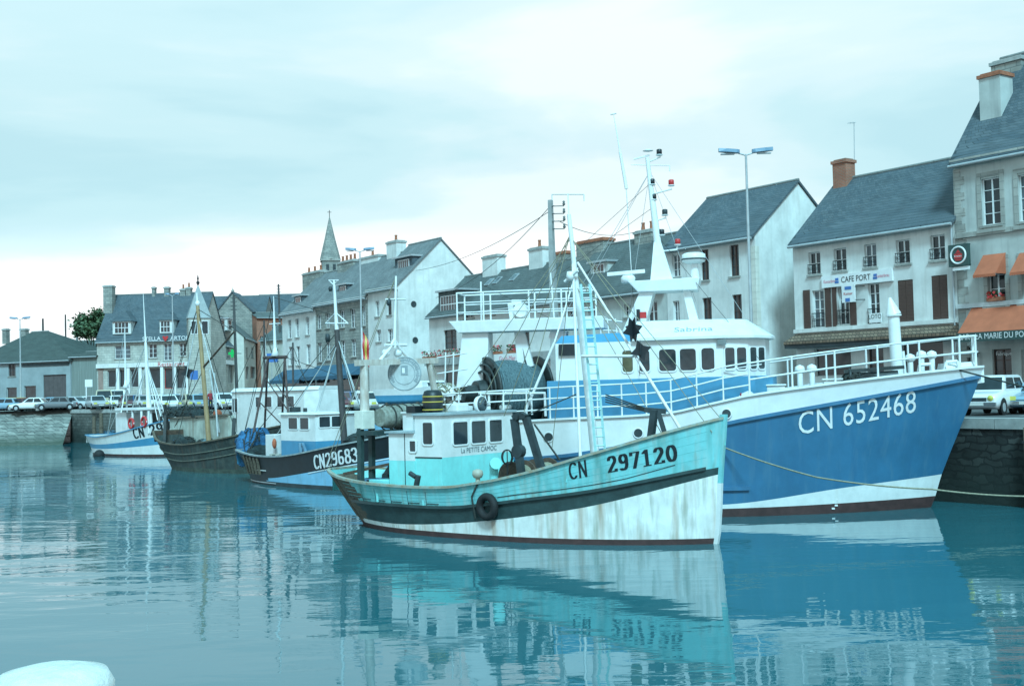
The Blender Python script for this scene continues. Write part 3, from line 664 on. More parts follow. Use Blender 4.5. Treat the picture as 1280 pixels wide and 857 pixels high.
# --- Cafe Port
zq = lambda x0, y0, x1, y1: (x0, y0, x1, y1)
h2 = House('cafe_house', 'pale cafe house with brown shutters and a CAFE PORT sign', fpt(9.76), fpt(0), 11.75, 7.6, 15.2, render_w, slate,
    [(zq(1010.3, 315, 1026, 343), 'rail'), (zq(1041.7, 310.3, 1058.4, 338.4), 'rail'), (zq(1079.8, 305, 1096, 334), 'rail'), (zq(1119.5, 299.5, 1137.8, 329.6), 'rail'), (zq(1162.5, 293.6, 1181.8, 325), 'rail'),
     (zq(1015, 362.6, 1031, 409.5), 'rail'), (zq(1047, 359, 1062, 406), 'rail'), (zq(1084.5, 353.7, 1100.5, 405), 'rail'), (zq(1121.7, 349.7, 1143, 404), 'shut'), (zq(1163.8, 343.8, 1186, 400.7), 'shut'),
     (zq(1017.6, 434, 1064.5, 470), 'shop'), (zq(1084, 432, 1106, 492), 'dark'), (zq(1126, 425, 1180, 466), 'shop')], roofname='slate_roof')
h2.chimney((1046, 202, 1064, 236), y=3.6, mat=brick_o, pots=0, dy=.75, cap=brick_o, sink=.9)
for x0, x1 in ((1004.5, 1014), (1031.5, 1040), (1040.5, 1047), (1062, 1071.5)):   # open shutter leaves folded back on the wall
    u0, z1 = h2.hit(x0, 363 - (x0 - 1004) * .13); u1, z0 = h2.hit(x1, 411.5 - (x0 - 1004) * .06); m = MB(); m.box(u0, u1, -.06, -.006, z0, z1)
    n_ = 12
    for i in range(n_): m.box(u0 + .04, u1 - .04, -.072, -.061, z0 + .08 + i * (z1 - z0 - .16) / n_, z0 + .08 + (i + .55) * (z1 - z0 - .16) / n_)
    m.build('shutter', brown, h2.root)
# tiled strip over the shop front
_, zt = h2.hit(1100, 411); m = MB(); W = h2.W
m.hexa([(0, -.003, zt - .55), (W, -.003, zt - .55), (W, -.95, zt - .56), (0, -.95, zt - .56)], [(0, -.003, zt), (W, -.003, zt), (W, -.95, zt - .40), (0, -.95, zt - .40)])
m.build('tiled_canopy', tile, h2.root)
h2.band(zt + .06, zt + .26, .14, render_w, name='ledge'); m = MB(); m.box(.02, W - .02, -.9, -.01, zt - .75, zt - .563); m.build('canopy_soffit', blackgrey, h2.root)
cs = empty('cafe_sign', h2.root.location, h2.root.rotation_euler.z, 'long white CAFE PORT signboard between the upper windows', 'sign')
u0, z0 = h2.hit(1029, 349); u1, z1 = h2.hit(1117, 340); zc = (h2.hit(1074, 348)[1]); MB().box(u0, u1, -.14, -.01, zc - .30, zc + .30).build('board', white_c, cs)
c = (u0 + u1) / 2; T = lambda s_, sz, mt, x, sx=1.0: plate_text(s_, sz, mt, cs, (x, -.14, zc), (1, 0, 0), (0, 0, 1), (0, -1, 0), sx=sx)
T('CAFE PORT', .42, black, c, .84); T('Kanterbrau', .24, pinkp, u0 + .54, .72); T('Kanterbrau', .24, pinkp, u1 - .54, .72)
for x in (c - 1.18, c + 1.18):
    m = MB(); m.box(x - .12, x + .12, -.155, -.143, zc - .13, zc - .02); m.box(x - .09, x + .11, -.155, -.143, zc + .01, zc + .13); m.build('emblem', bluesg, cs)
vsn = empty('projecting_sign', h2.root.location, h2.root.rotation_euler.z, 'small white projecting sign below the CAFE PORT board', 'sign')
u0, z1 = h2.plane_hit(1052.5, 357, -.35); u1, z0 = h2.plane_hit(1069.5, 377, -.35); MB().box(u0, u1, -.40, -.32, z0, z1).build('board', white_c, vsn)
uc, zc = (u0 + u1) / 2, (z0 + z1) / 2; plate_text('Kanter', .2, redp, vsn, (uc, -.40, zc), (1, 0, 0), (0, 0, 1), (0, -1, 0)); m = MB(); m.box(uc - .2, uc + .2, -.412, -.402, zc + .2, zc + .36); m.box(uc - .18, uc + .1, -.412, -.402, zc - .4, zc - .22); m.build('emblem', bluesg, vsn)
m = MB(); m.cyl((u1, -.36, z1 - .1), (u1 + .3, 0, z1 - .1), .02); m.cyl((u1, -.36, z0 + .1), (u1 + .3, 0, z0 + .1), .02); m.build('bracket', iron, vsn)
ls = empty('lotto_sign', h2.root.location, h2.root.rotation_euler.z, 'small white LOTO board on the cafe window railing', 'sign')
u0, z1 = h2.hit(1088.5, 392); u1, z0 = h2.hit(1104, 402.5); MB().box(u0, u1, -.14, -.09, z0, z1).build('board', white_c, ls); plate_text('LOTO', .3, signdk, ls, ((u0 + u1) / 2, -.14, (z0 + z1) / 2 + .06), (1, 0, 0), (0, 0, 1), (0, -1, 0), sx=.95)
h2.downpipe(W - .12)
an = empty('television_aerial', (0, 0, 0), 0, 'thin television aerial beside the brick cafe chimney', 'aerial')
p = at(1068, 232, 64.5); q = at(1067.5, 153, 64.5); m = MB(); m.cyl(p - Vector((0, 0, .6)), q, .022, n=5); m.cyl(q - Vector((.35, 0, .05)), q + Vector((.1, 0, .0)), .012, n=4)
for k in range(5): m.cyl(q + Vector((-.3 + k * .08, -.2, -.03)), q + Vector((-.3 + k * .08, .2, -.03)), .008, n=4)
m.build('mast', galv, an)

# --- white gabled house left of the cafe
h3 = House('gabled_house', 'tall pale house with a blank gable end left of the cafe', fpt(19.6), fpt(12.45), 12.55, 7.2, 15.65, render_w, slate,
    [(zq(839.5, 318, 850.5, 346), 'curt'), (zq(875, 312, 886.5, 350), 'dark'), (zq(911.7, 306, 924.3, 345), 'dark'), (zq(841, 376, 849.7, 402), 'curt'), (zq(877.7, 372, 890, 400), 'dark'), (zq(915, 368, 927.8, 398.7), 'dark'),
     (zq(842, 432, 866, 486), 'shop'), (zq(880, 430, 900, 492), 'door'), (zq(910, 428, 935, 480), 'shop')])
h3.quoins([h3.W], mat=render_c)
# --- low grey house with big chimneys behind the wheelhouse
h4 = House('low_grey_house', 'low grey harbour house with slate roof and brick chimneys behind the blue trawler', fpt(30.2), fpt(19.65), 10.3, 7.4, 13.9, render_g, slate2,
    [(zq(780, 380, 788.4, 396), 'case'), (zq(808.5, 377, 822, 401.5), 'case'), (zq(735, 384, 745, 402), 'case'), (zq(710, 388, 719, 405), 'case'), (zq(770, 425, 800, 470), 'shop'), (zq(720, 430, 750, 478), 'shop')])
h4.chimney((727, 303, 762, 340), mat=stone_d, pots=0, dy=1.0, cap=terracotta); h4.chimney((799, 290, 821, 320), mat=stone_d, pots=2, dy=.9); h4.chimney((697, 316, 712, 335), mat=stone_d, pots=0, cap=terracotta)
h4.dormer((738, 330, 760, 350), y=1.5, depth=2.0, kind='flat', wallm=render_g, roofm=galv)
h5 = House('flower_balcony_house', 'low white house with red window flowers and dark shopfront', fpt(47.0), fpt(30.25), 10.3, 7.0, 13.3, render_w, slate2,
    [(zq(580, 380, 592.5, 397.5), 'curt'), (zq(606, 376.5, 618.8, 393.5), 'curt'), (zq(554.4, 412, 571, 436), 'dark'), (zq(605, 415, 613, 433), 'curt'), (zq(650, 412, 662, 434), 'dark'), (zq(555, 462, 600, 486), 'shop'), (zq(612, 460, 660, 482), 'shop')])
h5.chimney((608, 321, 627, 340), mat=render_w, pots=0, dy=.8); h5.chimney((666, 311, 684, 335), mat=render_w, pots=1, dy=.8)
h5.skylight(612, 356); h5.skylight(622, 354); h5.skylight(643, 350)
h5.dormer((548, 366, 575, 392), y=.15, depth=2.8, kind='flat', wallm=slate2, roofm=galv, win=(.12, .12, .12, .2))
_, zt = h5.hit(600, 446); h5.band(zt - .45, zt + .1, .5, concrete, name='balcony')
for x0, x1, y_ in ((534, 584, 442), (602, 632, 438), (640, 655, 437)):
    u0, z0 = h5.hit(x0, y_); u1, _ = h5.hit(x1, y_); r = empty('flower_trough', h5.root.location, h5.root.rotation_euler.z, {534: 'long trough of red flowers on the white house balcony', 602: 'short trough of red flowers left of the net drum', 640: 'shortest trough of red flowers above the lettered shop board'}[x0], 'flower box', 'red flower troughs'); flowers(r, u0, u1, -.35, zt + .1, 170, pm('red_blossom', (.55, .06, .08), .7), .45)
sb = empty('shop_sign', h5.root.location, h5.root.rotation_euler.z, 'pale shop signboard above the dark shopfront behind the net drum', 'sign')
u0, z1 = h5.hit(627, 443); u1, z0 = h5.hit(661, 453); MB().box(u0, u1, -.66, -.56, z0, z1).build('board', white_c, sb); plate_text('Gard-Mer', .5, pinkp, sb, ((u0 + u1) / 2, -.66, (z0 + z1) / 2), (1, 0, 0), (0, 0, 1), (0, -1, 0))
# --- big white gable house
h6 = House('white_gable_house', 'large white house with tall blank gable and two round vents', fpt(57.0), fpt(51.8), 13.1, 8.4, 17.0, render_w, slate3,
    [(zq(469, 376, 474.5, 395.5), 'curt'), (zq(483.7, 375, 489.5, 393.5), 'dark'), (zq(470.3, 412, 476.4, 427), 'curt'), (zq(484.5, 411, 491, 427), 'curt')], cornice=render_c)
h6.chimney((489, 303, 502, 335), mat=render_w, pots=1, dy=1.0, sink=3.0)
h6.dormer((505, 322, 528, 346), y=1.7, depth=2.2, kind='flat', wallm=slate, roofm=galv)
for px_, py_ in ((517, 380), (519, 425)):                      # round vents in the gable wall
    d_ = ray(px_, py_); nn = h6.e; o_ = h6.B; t_ = (o_.x * nn.x + o_.y * nn.y) / (d_.x * nn.x + d_.y * nn.y); P = d_ * t_; yl = (Vector((P.x, P.y)) - h6.B).dot(h6.n); zl = CAMZ + P.z - h6.z0
    m = MB(); m.cyl((h6.W + .006, yl, zl), (h6.W + .03, yl, zl), .26, n=16); m.build('round_vent', blackgrey, h6.root)
# --- long three-storey row, white half and stone half
q_ = lambda a, b, c, d: (340 + a / 3.428, 250 + b / 3.428, 340 + c / 3.428, 250 + d / 3.428)
h7b = House('stone_row_house', 'grey stone terrace house with white window surrounds in the middle of the row', fpt(67.1), fpt(57.05), 12.65, 8.4, 16.5, stone_d, slate3,
    [(q_(192, 490, 211, 552), 'curt'), (q_(228, 484, 247, 547), 'case'), (q_(290, 472, 312, 545), 'curt'), (q_(334, 465, 357, 547), 'case'), (q_(384, 455, 401, 537), 'curt'), (q_(196, 612, 214, 692), 'case'), (q_(231, 606, 250, 684), 'curt'), (q_(295, 600, 315, 675), 'case'), (q_(339, 595, 361, 670), 'curt'), (q_(390, 588, 405, 652), 'case')], cornice=render_w)
h7b.chimney(q_(392, 250, 474, 300), mat=render_w, pots=1, dy=.9, sink=2.0); h7b.chimney(q_(296, 268, 365, 310), mat=stone_d, pots=4, dy=.8, sink=2.0)
h7b.dormer(q_(285, 368, 325, 420), y=.9, depth=2.4, kind='flat', wallm=slate, roofm=galv)
h7a = House('white_row_house', 'white terrace house with tall chimney at the left end of the row', fpt(74.5), fpt(67.15), 12.3, 8.4, 16.1, render_w, slate3,
    [(q_(67, 513, 84, 592), 'case'), (q_(100, 508, 117, 587), 'curt'), (q_(144, 500, 161, 577), 'case'), (q_(71, 628, 88, 707), 'curt'), (q_(104, 626, 121, 707), 'case'), (q_(147, 618, 166, 702), 'curt')], cornice=render_w)
h7a.chimney(q_(147, 316, 224, 380), mat=stone_d, pots=3, dy=.9, sink=2.0); h7a.dormer(q_(96, 415, 130, 465), y=.9, depth=2.4, kind='flat', wallm=slate, roofm=galv)
# blue shop awnings under the row
for H, u0, u1, lab in ((h7b, .1, 9.6, 'long dark blue shop awning under the grey stone row house'), (h7a, .3, 7.0, 'short dark blue shop awning under the white row house')):
    zt = H.hit(430, 455)[1] if H is h7b else H.hit(365, 462)[1]; awning(H, u0, u1, zt, zt - 1.0, 1.6, bluecanvas, .35, lab, group='blue shop awnings')
    m = MB(); m.box(u0, u1, -.06, -.004, .15, zt - .2); m.build('shop_front', glass, H.root)
# --- church spire behind the row
sp = empty('church_tower', (at(413, 330, 180).x, 180, 3.4), R(12), 'slender stone church tower with pointed spire behind the row', 'church tower')
zb = at(413, 327, 180).z - 3.4; zt = at(411, 271, 180).z - 3.4; hw = 1.3
m = MB(); m.box(-hw, hw, -hw, hw, 0, zb); m.build('tower', stone_d, sp)
m = MB(); m.box(-hw - .15, hw + .15, -hw - .15, hw + .15, zb + .004, zb + .25); m.build('cornice', quoin, sp)
MB().lathe([(hw * 1.22, zb + .26), (hw * .62, zb + (zt - zb) * .5), (.05, zt)], n=8, sm=False).build('spire', stone_d, sp)
m = MB()
for sx in (-.5, .5): m.box(sx - .22, sx + .22, -hw - .03, -hw - .004, zb - 2.4, zb - .5)
m.build('belfry_opening', blackgrey, sp); m = MB(); m.cyl((0, 0, zt), (0, 0, zt + 1.0), .05, n=5); m.cyl((-.3, 0, zt + .7), (.3, 0, zt + .7), .04, n=5); m.build('cross', iron, sp)

# --- hotel on the left with the corner turret
k8 = lambda a, b, c, d: (110 + a / 6.121, 340 + b / 6.121, 110 + c / 6.121, 340 + d / 6.121)
Y8 = 142
A8, B8 = at(121, 430, Y8), at(250, 430, Y8 - 1)
h8 = House('corner_hotel', 'stone corner hotel with steep slate roof and dormers facing the basin', A8, B8, at(180, 424, Y8).z, 9.5, at(180, 369, Y8 + 4).z, stone_l, slate,
    [(k8(205, 562, 325, 662), 'curt'), (k8(463, 550, 527, 655), 'case'), (k8(578, 545, 640, 675), 'curt'), (k8(698, 543, 752, 642), 'case'), (k8(840, 535, 880, 640), 'curt'),
     (k8(150, 750, 215, 880), 'shop'), (k8(240, 745, 300, 880), 'shop'), (k8(325, 740, 385, 880), 'shop'), (k8(430, 735, 560, 890), 'shop'), (k8(585, 735, 650, 890), 'red'), (k8(675, 735, 760, 890), 'shop'), (k8(800, 735, 850, 850), 'shop')],
    cat='hotel', group=None, hipl=0)
h8.chimney(k8(128, 105, 198, 240), y=3.2, mat=stone_d, pots=0, dy=1.0); h8.chimney(k8(494, 115, 518, 180), mat=stone_d, pots=0, dy=.6); h8.chimney(k8(588, 115, 625, 175), mat=stone_d, pots=0, dy=.7); h8.chimney(k8(710, 130, 750, 170), mat=stone_d, pots=1, dy=.7); h8.chimney(k8(755, 118, 792, 170), mat=stone_d, pots=1, dy=.7)
h8.dormer(k8(188, 378, 328, 472), y=.25, depth=3.2, kind='hip', wallm=render_w, win=(.12, .12, .1, .1)); h8.dormer(k8(548, 368, 655, 465), y=.25, depth=3.2, kind='hip', wallm=render_w, win=(.08, .25, .1, .1))
zb = h8.hit(180, 456)[1]; h8.band(zb - .25, zb + .25, .3, render_w, name='fascia')
m = MB()
for x in (148, 161, 176, 203, 219, 235): u = h8.hit(x, 470)[0]; m.box(u - .18, u + .18, -.22, -.006, 0, zb - .26)
m.build('pillar', white_c, h8.root)
m = MB(); m.box(h8.hit(123, 470)[0], h8.hit(127, 470)[0] + .2, -.05, -.005, 0, zb - .26); m.box(h8.hit(236, 470)[0], h8.W, -.05, -.005, 0, zb - .26); m.build('brick_panel', brick_p, h8.root)
rs = empty('roofline_sign', h8.root.location, h8.root.rotation_euler.z, 'row of white letters with red heart under the hotel eaves', 'sign')
u, z = h8.hit(186, 426.5); plate_text('STELLA', .66, white_c, rs, (h8.hit(203, 426)[0], -.55, z + .25), (1, 0, 0), (0, 0, 1), (0, -1, 0), align='RIGHT', sx=1.05); plate_text('ARTOIS', .66, white_c, rs, (h8.hit(215, 425)[0], -.55, z + .25), (1, 0, 0), (0, 0, 1), (0, -1, 0), align='LEFT', sx=1.05)
u = h8.hit(209, 425)[0]; m = MB(); m.extrude([(u - .38, -.6, z + .42), (u, -.6, z - .12), (u + .38, -.6, z + .42), (u + .2, -.6, z + .58), (u, -.6, z + .42), (u - .2, -.6, z + .58)], (0, .05, 0)); m.build('heart', redp, rs)
m = MB()
for x in (186, 209, 234): u = h8.hit(x, 425)[0]; m.cyl((u, -.5, z + .1), (u, 0, z + .1), .03, n=4)
m.build('bracket', iron, rs)
plate_text('Restaurant', .75, redp, h8.root, (h8.hit(215, 457)[0], -.3, zb), (1, 0, 0), (0, 0, 1), (0, -1, 0), name='lettering')
# corner turret with pyramid roof
tu = empty('corner_turret', (at(247, 400, Y8 - 1.6).x, Y8 - 1.2, h8.z0), R(20), 'square hotel corner turret with pale pyramid roof', 'turret')
zt = at(247, 398, Y8 - 1.5).z - h8.z0; zp = at(245, 357, Y8).z - h8.z0; w2 = 1.25
MB().box(-w2, w2, -w2, w2, 0, zt).build('wall', stone_l, tu)
MB().lathe([(w2 * 1.55, zt), (w2 * .70, zt + (zp - zt) * .55), (.04, zp)], n=4, sm=False).build('roof', pm('zinc_roof', (.30, .33, .33), .7, .2, 1.0), tu).rotation_euler = (0, 0, math.pi / 4)
m = MB()
for sx in (-.6, .6):
    m.box(sx - .4, sx + .4, -w2 - .03, -w2 - .004, zt - 1.9, zt - .3); m.box(w2 + .004, w2 + .03, sx - .4, sx + .4, zt - 1.9, zt - .3)
    m.box(sx - .32, sx + .32, -w2 - .04, -w2 - .032, zt - 1.82, zt - .38, 1); m.box(w2 + .032, w2 + .04, sx - .32, sx + .32, zt - 1.82, zt - .38, 1)
m.build('window', [white_c, glass], tu); m = MB(); m.lathe([(.05, zp - .1), (.22, zp + .25), (.06, zp + .5), (.12, zp + .7), (.02, zp + 1.2)], n=8); m.build('finial', iron, tu)
# right-hand wing along the side street
A9, B9 = at(257, 430, 152.5), at(306, 436, 182)
h9 = House('side_street_wing', 'long stone shop range with white dormers along the side street', A9, B9, at(300, 434, 170).z + .3, 8, at(285, 390, 165).z, stone_l, slate,
    [(k8(930, 560, 950, 660), 'case'), ((268, 430, 272, 445), 'curt'), ((283, 433, 287, 448), 'case'), ((295, 434, 298, 448), 'curt'), ((262, 456, 268, 480), 'shop'), ((272, 456, 282, 480), 'shop'), ((285, 456, 294, 479), 'shop'), ((297, 456, 302, 478), 'shop')], group='houses along the side street')
for x in (266, 275, 284): h9.dormer((x, 398, x + 6, 414), y=.2, depth=3, kind='flat', wallm=render_w, roofm=galv)
zb = h9.hit(280, 452)[1]; h9.band(zb - .3, zb + .25, .3, white_c, name='fascia')
p = at(290.5, 441.5, 157); gx = empty('pharmacy_cross', p, 0, 'green pharmacy cross on the side street front', 'sign'); m = MB(); m.box(-.17, .17, -.1, .1, -.52, .52); m.box(-.52, -.172, -.1, .1, -.17, .17); m.box(.172, .52, -.1, .1, -.17, .17); m.build('cross', greenp, gx); m = MB(); m.cyl((.0, .13, 0), (.9, 1.2, 0), .05, n=5); m.build('bracket', iron, gx)
h10 = House('narrow_cream_house', 'narrow cream house beyond the pharmacy cross in the side street', at(305, 440, 172), at(321, 440, 190), at(310, 424, 180).z, 7, at(312, 400, 182).z, render_c, slate2, [((307, 434, 309.5, 447), 'case'), ((314, 434, 317, 447), 'curt'), ((307, 458, 311, 474), 'shop'), ((313, 458, 319, 473), 'shop')], group='houses along the side street')
h11 = House('stone_gable_house', 'stone house with gable facing the harbour behind the side street', at(258, 400, 196), at(330, 400, 196), at(300, 398, 196).z, 9, at(300, 371, 200).z, stone_d, slate, [((322, 400, 328, 414), 'case')], group='houses along the side street', z0=3.3)
A_ = at(271, 390, 190); B_ = at(315, 390, 190); gg = empty('stone_gable_house', (A_.x, 190, 3.4), 0, 'pointed stone gable front with finial rising behind the hotel wing', 'gable'); W = B_.x - A_.x; ze = at(293, 390, 190).z - 3.4; za = at(290, 366, 190).z - 3.4
m = MB(); m.extrude([(0, 0, 0), (W, 0, 0), (W, 0, ze), (W * .45, 0, za), (0, 0, ze)], (0, 5, 0)); m.build('wall', stone_d, gg)
for sx, ex in ((0, W * .45), (W, W * .45)): pass
m = MB(); m.bar((-.3, 2.5, ze - .1), (W * .45, 2.5, za + .15), 5.3, .22, up=(0, 0, 1)); m.build('roof', slate, gg); m = MB(); m.bar((W + .3, 2.5, ze - .1), (W * .45, 2.5, za + .15), 5.3, .22); m.build('roof', slate, gg)
m = MB(); m.lathe([(.06, za), (.3, za + .3), (.05, za + .7), (.02, za + 1.2)], (W * .45, .3, 0), 8); m.build('finial', stone_l, gg)
h12 = House('orange_brick_house', 'orange brick house with flat pale balcony behind the fishing masts', at(321, 420, 188), at(354, 420, 190), at(338, 397, 189).z, 7, at(338, 391, 191).z, brick_o, slate2, [((325, 420, 330, 436), 'case'), ((340, 402, 348, 412), 'curt')], group='houses along the side street')
h13 = House('far_slate_house', 'long far house with dark slate roof behind the orange brick house', at(318, 400, 205), at(372, 398, 205), at(345, 393, 205).z, 9, at(345, 369, 209).z, render_g, slate, [], group='houses along the side street', z0=3.3)
h14 = House('street_end_house', 'pale house closing the view between hotel wing and terrace row', at(326, 440, 176), at(356, 440, 172), at(340, 424, 174).z, 6, at(340, 408, 176).z, render_c, slate2, [((330, 436, 334, 450), 'case'), ((344, 436, 348, 450), 'case')], group='houses along the side street')

# --- low hip-roofed garage on the far left
A15, B15 = at(-40, 470, 150), at(88, 470, 143)
h15 = House('garage_house', 'low bluish garage with green hip roof and large brown door', A15, B15, at(40, 451, 146).z, 11, at(38, 415, 150).z, render_b, greenroof,
    [((54, 468, 83, 506), 'garage'), ((10.5, 455, 19.5, 470), 'dark'), ((8, 484, 21, 501), 'shop'), ((30, 482, 45, 500), 'shop'), ((-20, 484, -5, 501), 'shop')], hipl=5, hipr=9, cat='garage', group=None)
h15.chimney((5, 411, 10, 418), mat=stone_d, pots=0, dy=.6); h15.chimney((27, 411, 34, 417), mat=stone_d, pots=0, dy=.6)
u, z = h15.hit(40, 456); h15.band(z - .15, z + .15, .12, blackgrey, u0=h15.hit(28, 456)[0], u1=h15.hit(87, 456)[0], name='lintel_board')
h16 = House('grey_shed', 'plain grey green boarded shed between garage and hotel', at(88.3, 470, 143.2), at(122, 470, 142), at(100, 446, 142.5).z, 6, at(100, 441, 145).z, pm('shed_boards', (.20, .235, .215), .85, .25, 1.0, .1, stretch=(6, 1, .3)), greenroof, [], cat='shed', group=None)
h17 = House('dark_roof_house', 'low dark-roofed house rising behind the grey shed', at(60, 460, 165), at(124, 460, 165), at(90, 446, 165).z, 9, at(95, 427, 168).z, render_c, greenroof, [], cat='house', group=None)
for x0, y0, y1, w_, lab in ((53.5, 398, 428, .28, 'dark chimney pipe beside the green hip roof'), (81.7, 393, 430, .22, 'thin tall dark pole behind the shed'), (96, 405, 446, .36, 'short thick pale pole next to the hotel gable')):
    P0 = at(x0 + 1, y1 + 8, 158); P1 = at(x0, y0, 158); m = MB(); m.cyl((0, 0, 3.2 - P0.z), P1 - P0, w_ / 2 * 1.1, w_ / 2 * .9, n=8)
    o = m.build('tall_pole', concrete if x0 > 90 else steel_d); o.location = P0; tag(o, lab, 'pole', 'poles behind the shed')

# --- tree beside the hotel
def tree(loc, H, Rw, label, n_=6500, seed=3):
    rnd = random.Random(seed); root = empty('broadleaf_tree', loc, 0, label, 'tree'); t = MB(); tips = []
    pts = [Vector((0, 0, 0)), Vector((.1, 0, H * .25)), Vector((-.1, .1, H * .5))]; t.cyl(pts[0], pts[1], .3, .24, 9); t.cyl(pts[1], pts[2], .24, .17, 9)
    for k in range(9):
        a = k * 2.4; b0 = pts[1].lerp(pts[2], .3 + .7 * k / 9); e_ = b0 + Vector((math.cos(a) * Rw * .6, math.sin(a) * Rw * .6, H * (.12 + .28 * rnd.random()))); t.cyl(b0, e_, .09, .03, 6); tips.append(e_)
        for j in range(3):
            f = e_ + Vector((rnd.uniform(-1, 1), rnd.uniform(-1, 1), rnd.uniform(-.2, 1))) * Rw * .38; t.cyl(e_, f, .03, .012, 5); tips.append(f)
    t.build('trunk', bark, root); c = MB()
    for i in range(n_):
        q = rnd.choice(tips) + Vector((rnd.gauss(0, 1), rnd.gauss(0, 1), rnd.gauss(0, .8))) * Rw * .19; s_ = rnd.uniform(.12, .26)
        a = Vector((rnd.uniform(-1, 1), rnd.uniform(-1, 1), rnd.uniform(-.6, .6))).normalized() * s_; b = a.cross(Vector((rnd.uniform(-1, 1), rnd.uniform(-1, 1), rnd.uniform(-1, 1)))).normalized() * s_ * .7
        c.poly([q - a, q - b, q + a, q + b], 0 if rnd.random() < .65 else 1)
    c.build('crown', [leafm, leaf2], root)
P = at(117, 440, 156); zt = at(116, 376, 156).z; tree((P.x, 156, 3.3), zt - 3.3, 2.3, 'leafy green tree behind the left gable of the hotel')

# ------------------------------------------------------------------ street lamps, poles, wires
def street_lamp(top_px, base_px, Y, label, head=1.35, one=False, ang=0.0):
    T, B = at(*top_px, Y), at(*base_px, Y); root = empty('street_lamp', (B.x, Y, ground(Y)), ang, label, 'street lamp', 'street lamps on the quay'); h = T.z - ground(Y); dx = (T.x - B.x) * h / max(.1, T.z - B.z)
    MB().cyl((0, 0, 0), (0, 0, 1.0), .13, .12, 10).cyl((0, 0, 1.0), (0, 0, h), .095, .05, 10).build('pole', galv, root)
    for sx in (-1, 1):
        m = MB(); m.cyl((0, 0, h - .05), (sx * .35, 0, h + .06), .035, n=7); arm = m.build('arm', galv, root)
        m = MB(); n_ = 9; bt, tp = [], []
        for k in range(n_): pass
        L0, L1 = .28, .28 + head
        prof = [(L0, .07), (L0 + .15 * head, .17), (L0 + .6 * head, .20), (L1, .09)]
        for (x0, w0), (x1, w1) in zip(prof[:-1], prof[1:]):
            z0, z1 = h + .05 + (x0 - L0) * .09, h + .05 + (x1 - L0) * .09
            m.hexa([(sx * x0, -w0, z0), (sx * x0, w0, z0), (sx * x1, w1, z1), (sx * x1, -w1, z1)], [(sx * x0, -w0 * .5, z0 + .17), (sx * x0, w0 * .5, z0 + .17), (sx * x1, w1 * .5, z1 + .17), (sx * x1, -w1 * .5, z1 + .17)])
        m.build('lamp_head', pm('lamp_housing', (.13, .21, .29), .4, .1, 3), root)
        m = MB(); a, b = L0 + .25 * head, L0 + .9 * head; m.box(min(sx * a, sx * b), max(sx * a, sx * b), -.1, .1, h + .0, h + .048 + .0); m.build('lens', pm('lamp_lens', (.34, .37, .38), .2, .1, 3), root)
    return root
street_lamp((927, 193), (940, 430), 54, 'tall twin-headed street lamp in front of the blank gable house', .95)
street_lamp((447, 314), (453, 470), 90, 'twin-headed street lamp in front of the grey stone row', .80)
street_lamp((213, 369), (217, 490), 128, 'slender twin-headed street lamp in front of the hotel', .45)
street_lamp((21, 399), (26, 512), 132, 'twin-headed street lamp beside the far left garage', .85)
up = empty('utility_pole', (at(694, 420, 66).x, 66, 3.0), R(-30), 'pale concrete utility pole with side insulators behind the net drum', 'utility pole'); h = at(687, 250, 66).z - 3.0
m = MB(); m.hexa([(-.26, -.2, 0), (.26, -.2, 0), (.26, .2, 0), (-.26, .2, 0)], [(-.36 + .18, -.12, h), (.0 + .02, -.12, h), (.02, .12, h), (-.18, .12, h)]); m.build('shaft', concrete, up)
for k in range(4):
    z = h - .35 - k * .42; m = MB(); m.cyl((0, 0, z), (.75, 0, z - .05), .025, n=5); m.lathe([(.05, z - .02), (.09, z + .05), (.05, z + .12), (.08, z + .18), (.02, z + .24)], (.75, 0, 0), 8); m.cyl((0, 0, z), (.35, -.4, z - .05), .02, n=5); m.build('insulator', pm('brown_porcelain', (.10, .13, .13), .3), up)
def wire(a, b, sag, label, name='overhead_wire', r=.018, mat=None):
    m = MB(); a = Vector(a); b = Vector(b); pts = [(b - a) * (k / 14) - Vector((0, 0, sag * 4 * (k / 14) * (1 - k / 14))) for k in range(15)]; m.tube(pts, r, 4); o = m.build(name, mat or blackgrey); o.location = a; return tag(o, label, 'wire' if mat is None else 'rope')
wire(at(698, 276, 66), at(797, 289, 74), .5, 'sagging wire from the concrete pole to the twin-pot chimney')
wire(at(690, 255, 66), at(545, 372, 92), .8, 'wire sloping from the concrete pole down to the big white gable')
wire(at(690, 262, 66), at(520, 338, 97), .6, 'wire crossing the face of the big white gable')
for px0, py0, py1, Y, lab in ((292, 369, 470, 137, 'dark lattice power pole in front of the side street wing'), (348, 355, 440, 175, 'slim far power pole above the long slate roof')):
    B = at(px0 + 4, py1, Y); T = at(px0, py0, Y); root = empty('power_pole', (B.x, Y, 3.3), 0, lab, 'power pole'); h = T.z - 3.3
    MB().cyl((0, 0, 0), (T.x - B.x, 0, h), .2, .13, 8).build('shaft', pm('tarred_wood', (.07, .075, .075), .85, .3, 4), root); m = MB()
    for k in range(4): m.cyl((T.x - B.x - .35, 0, h - .3 - k * .45), (T.x - B.x + .35, 0, h - .3 - k * .45), .035, n=5)
    m.build('crossarm', steel_d, root)
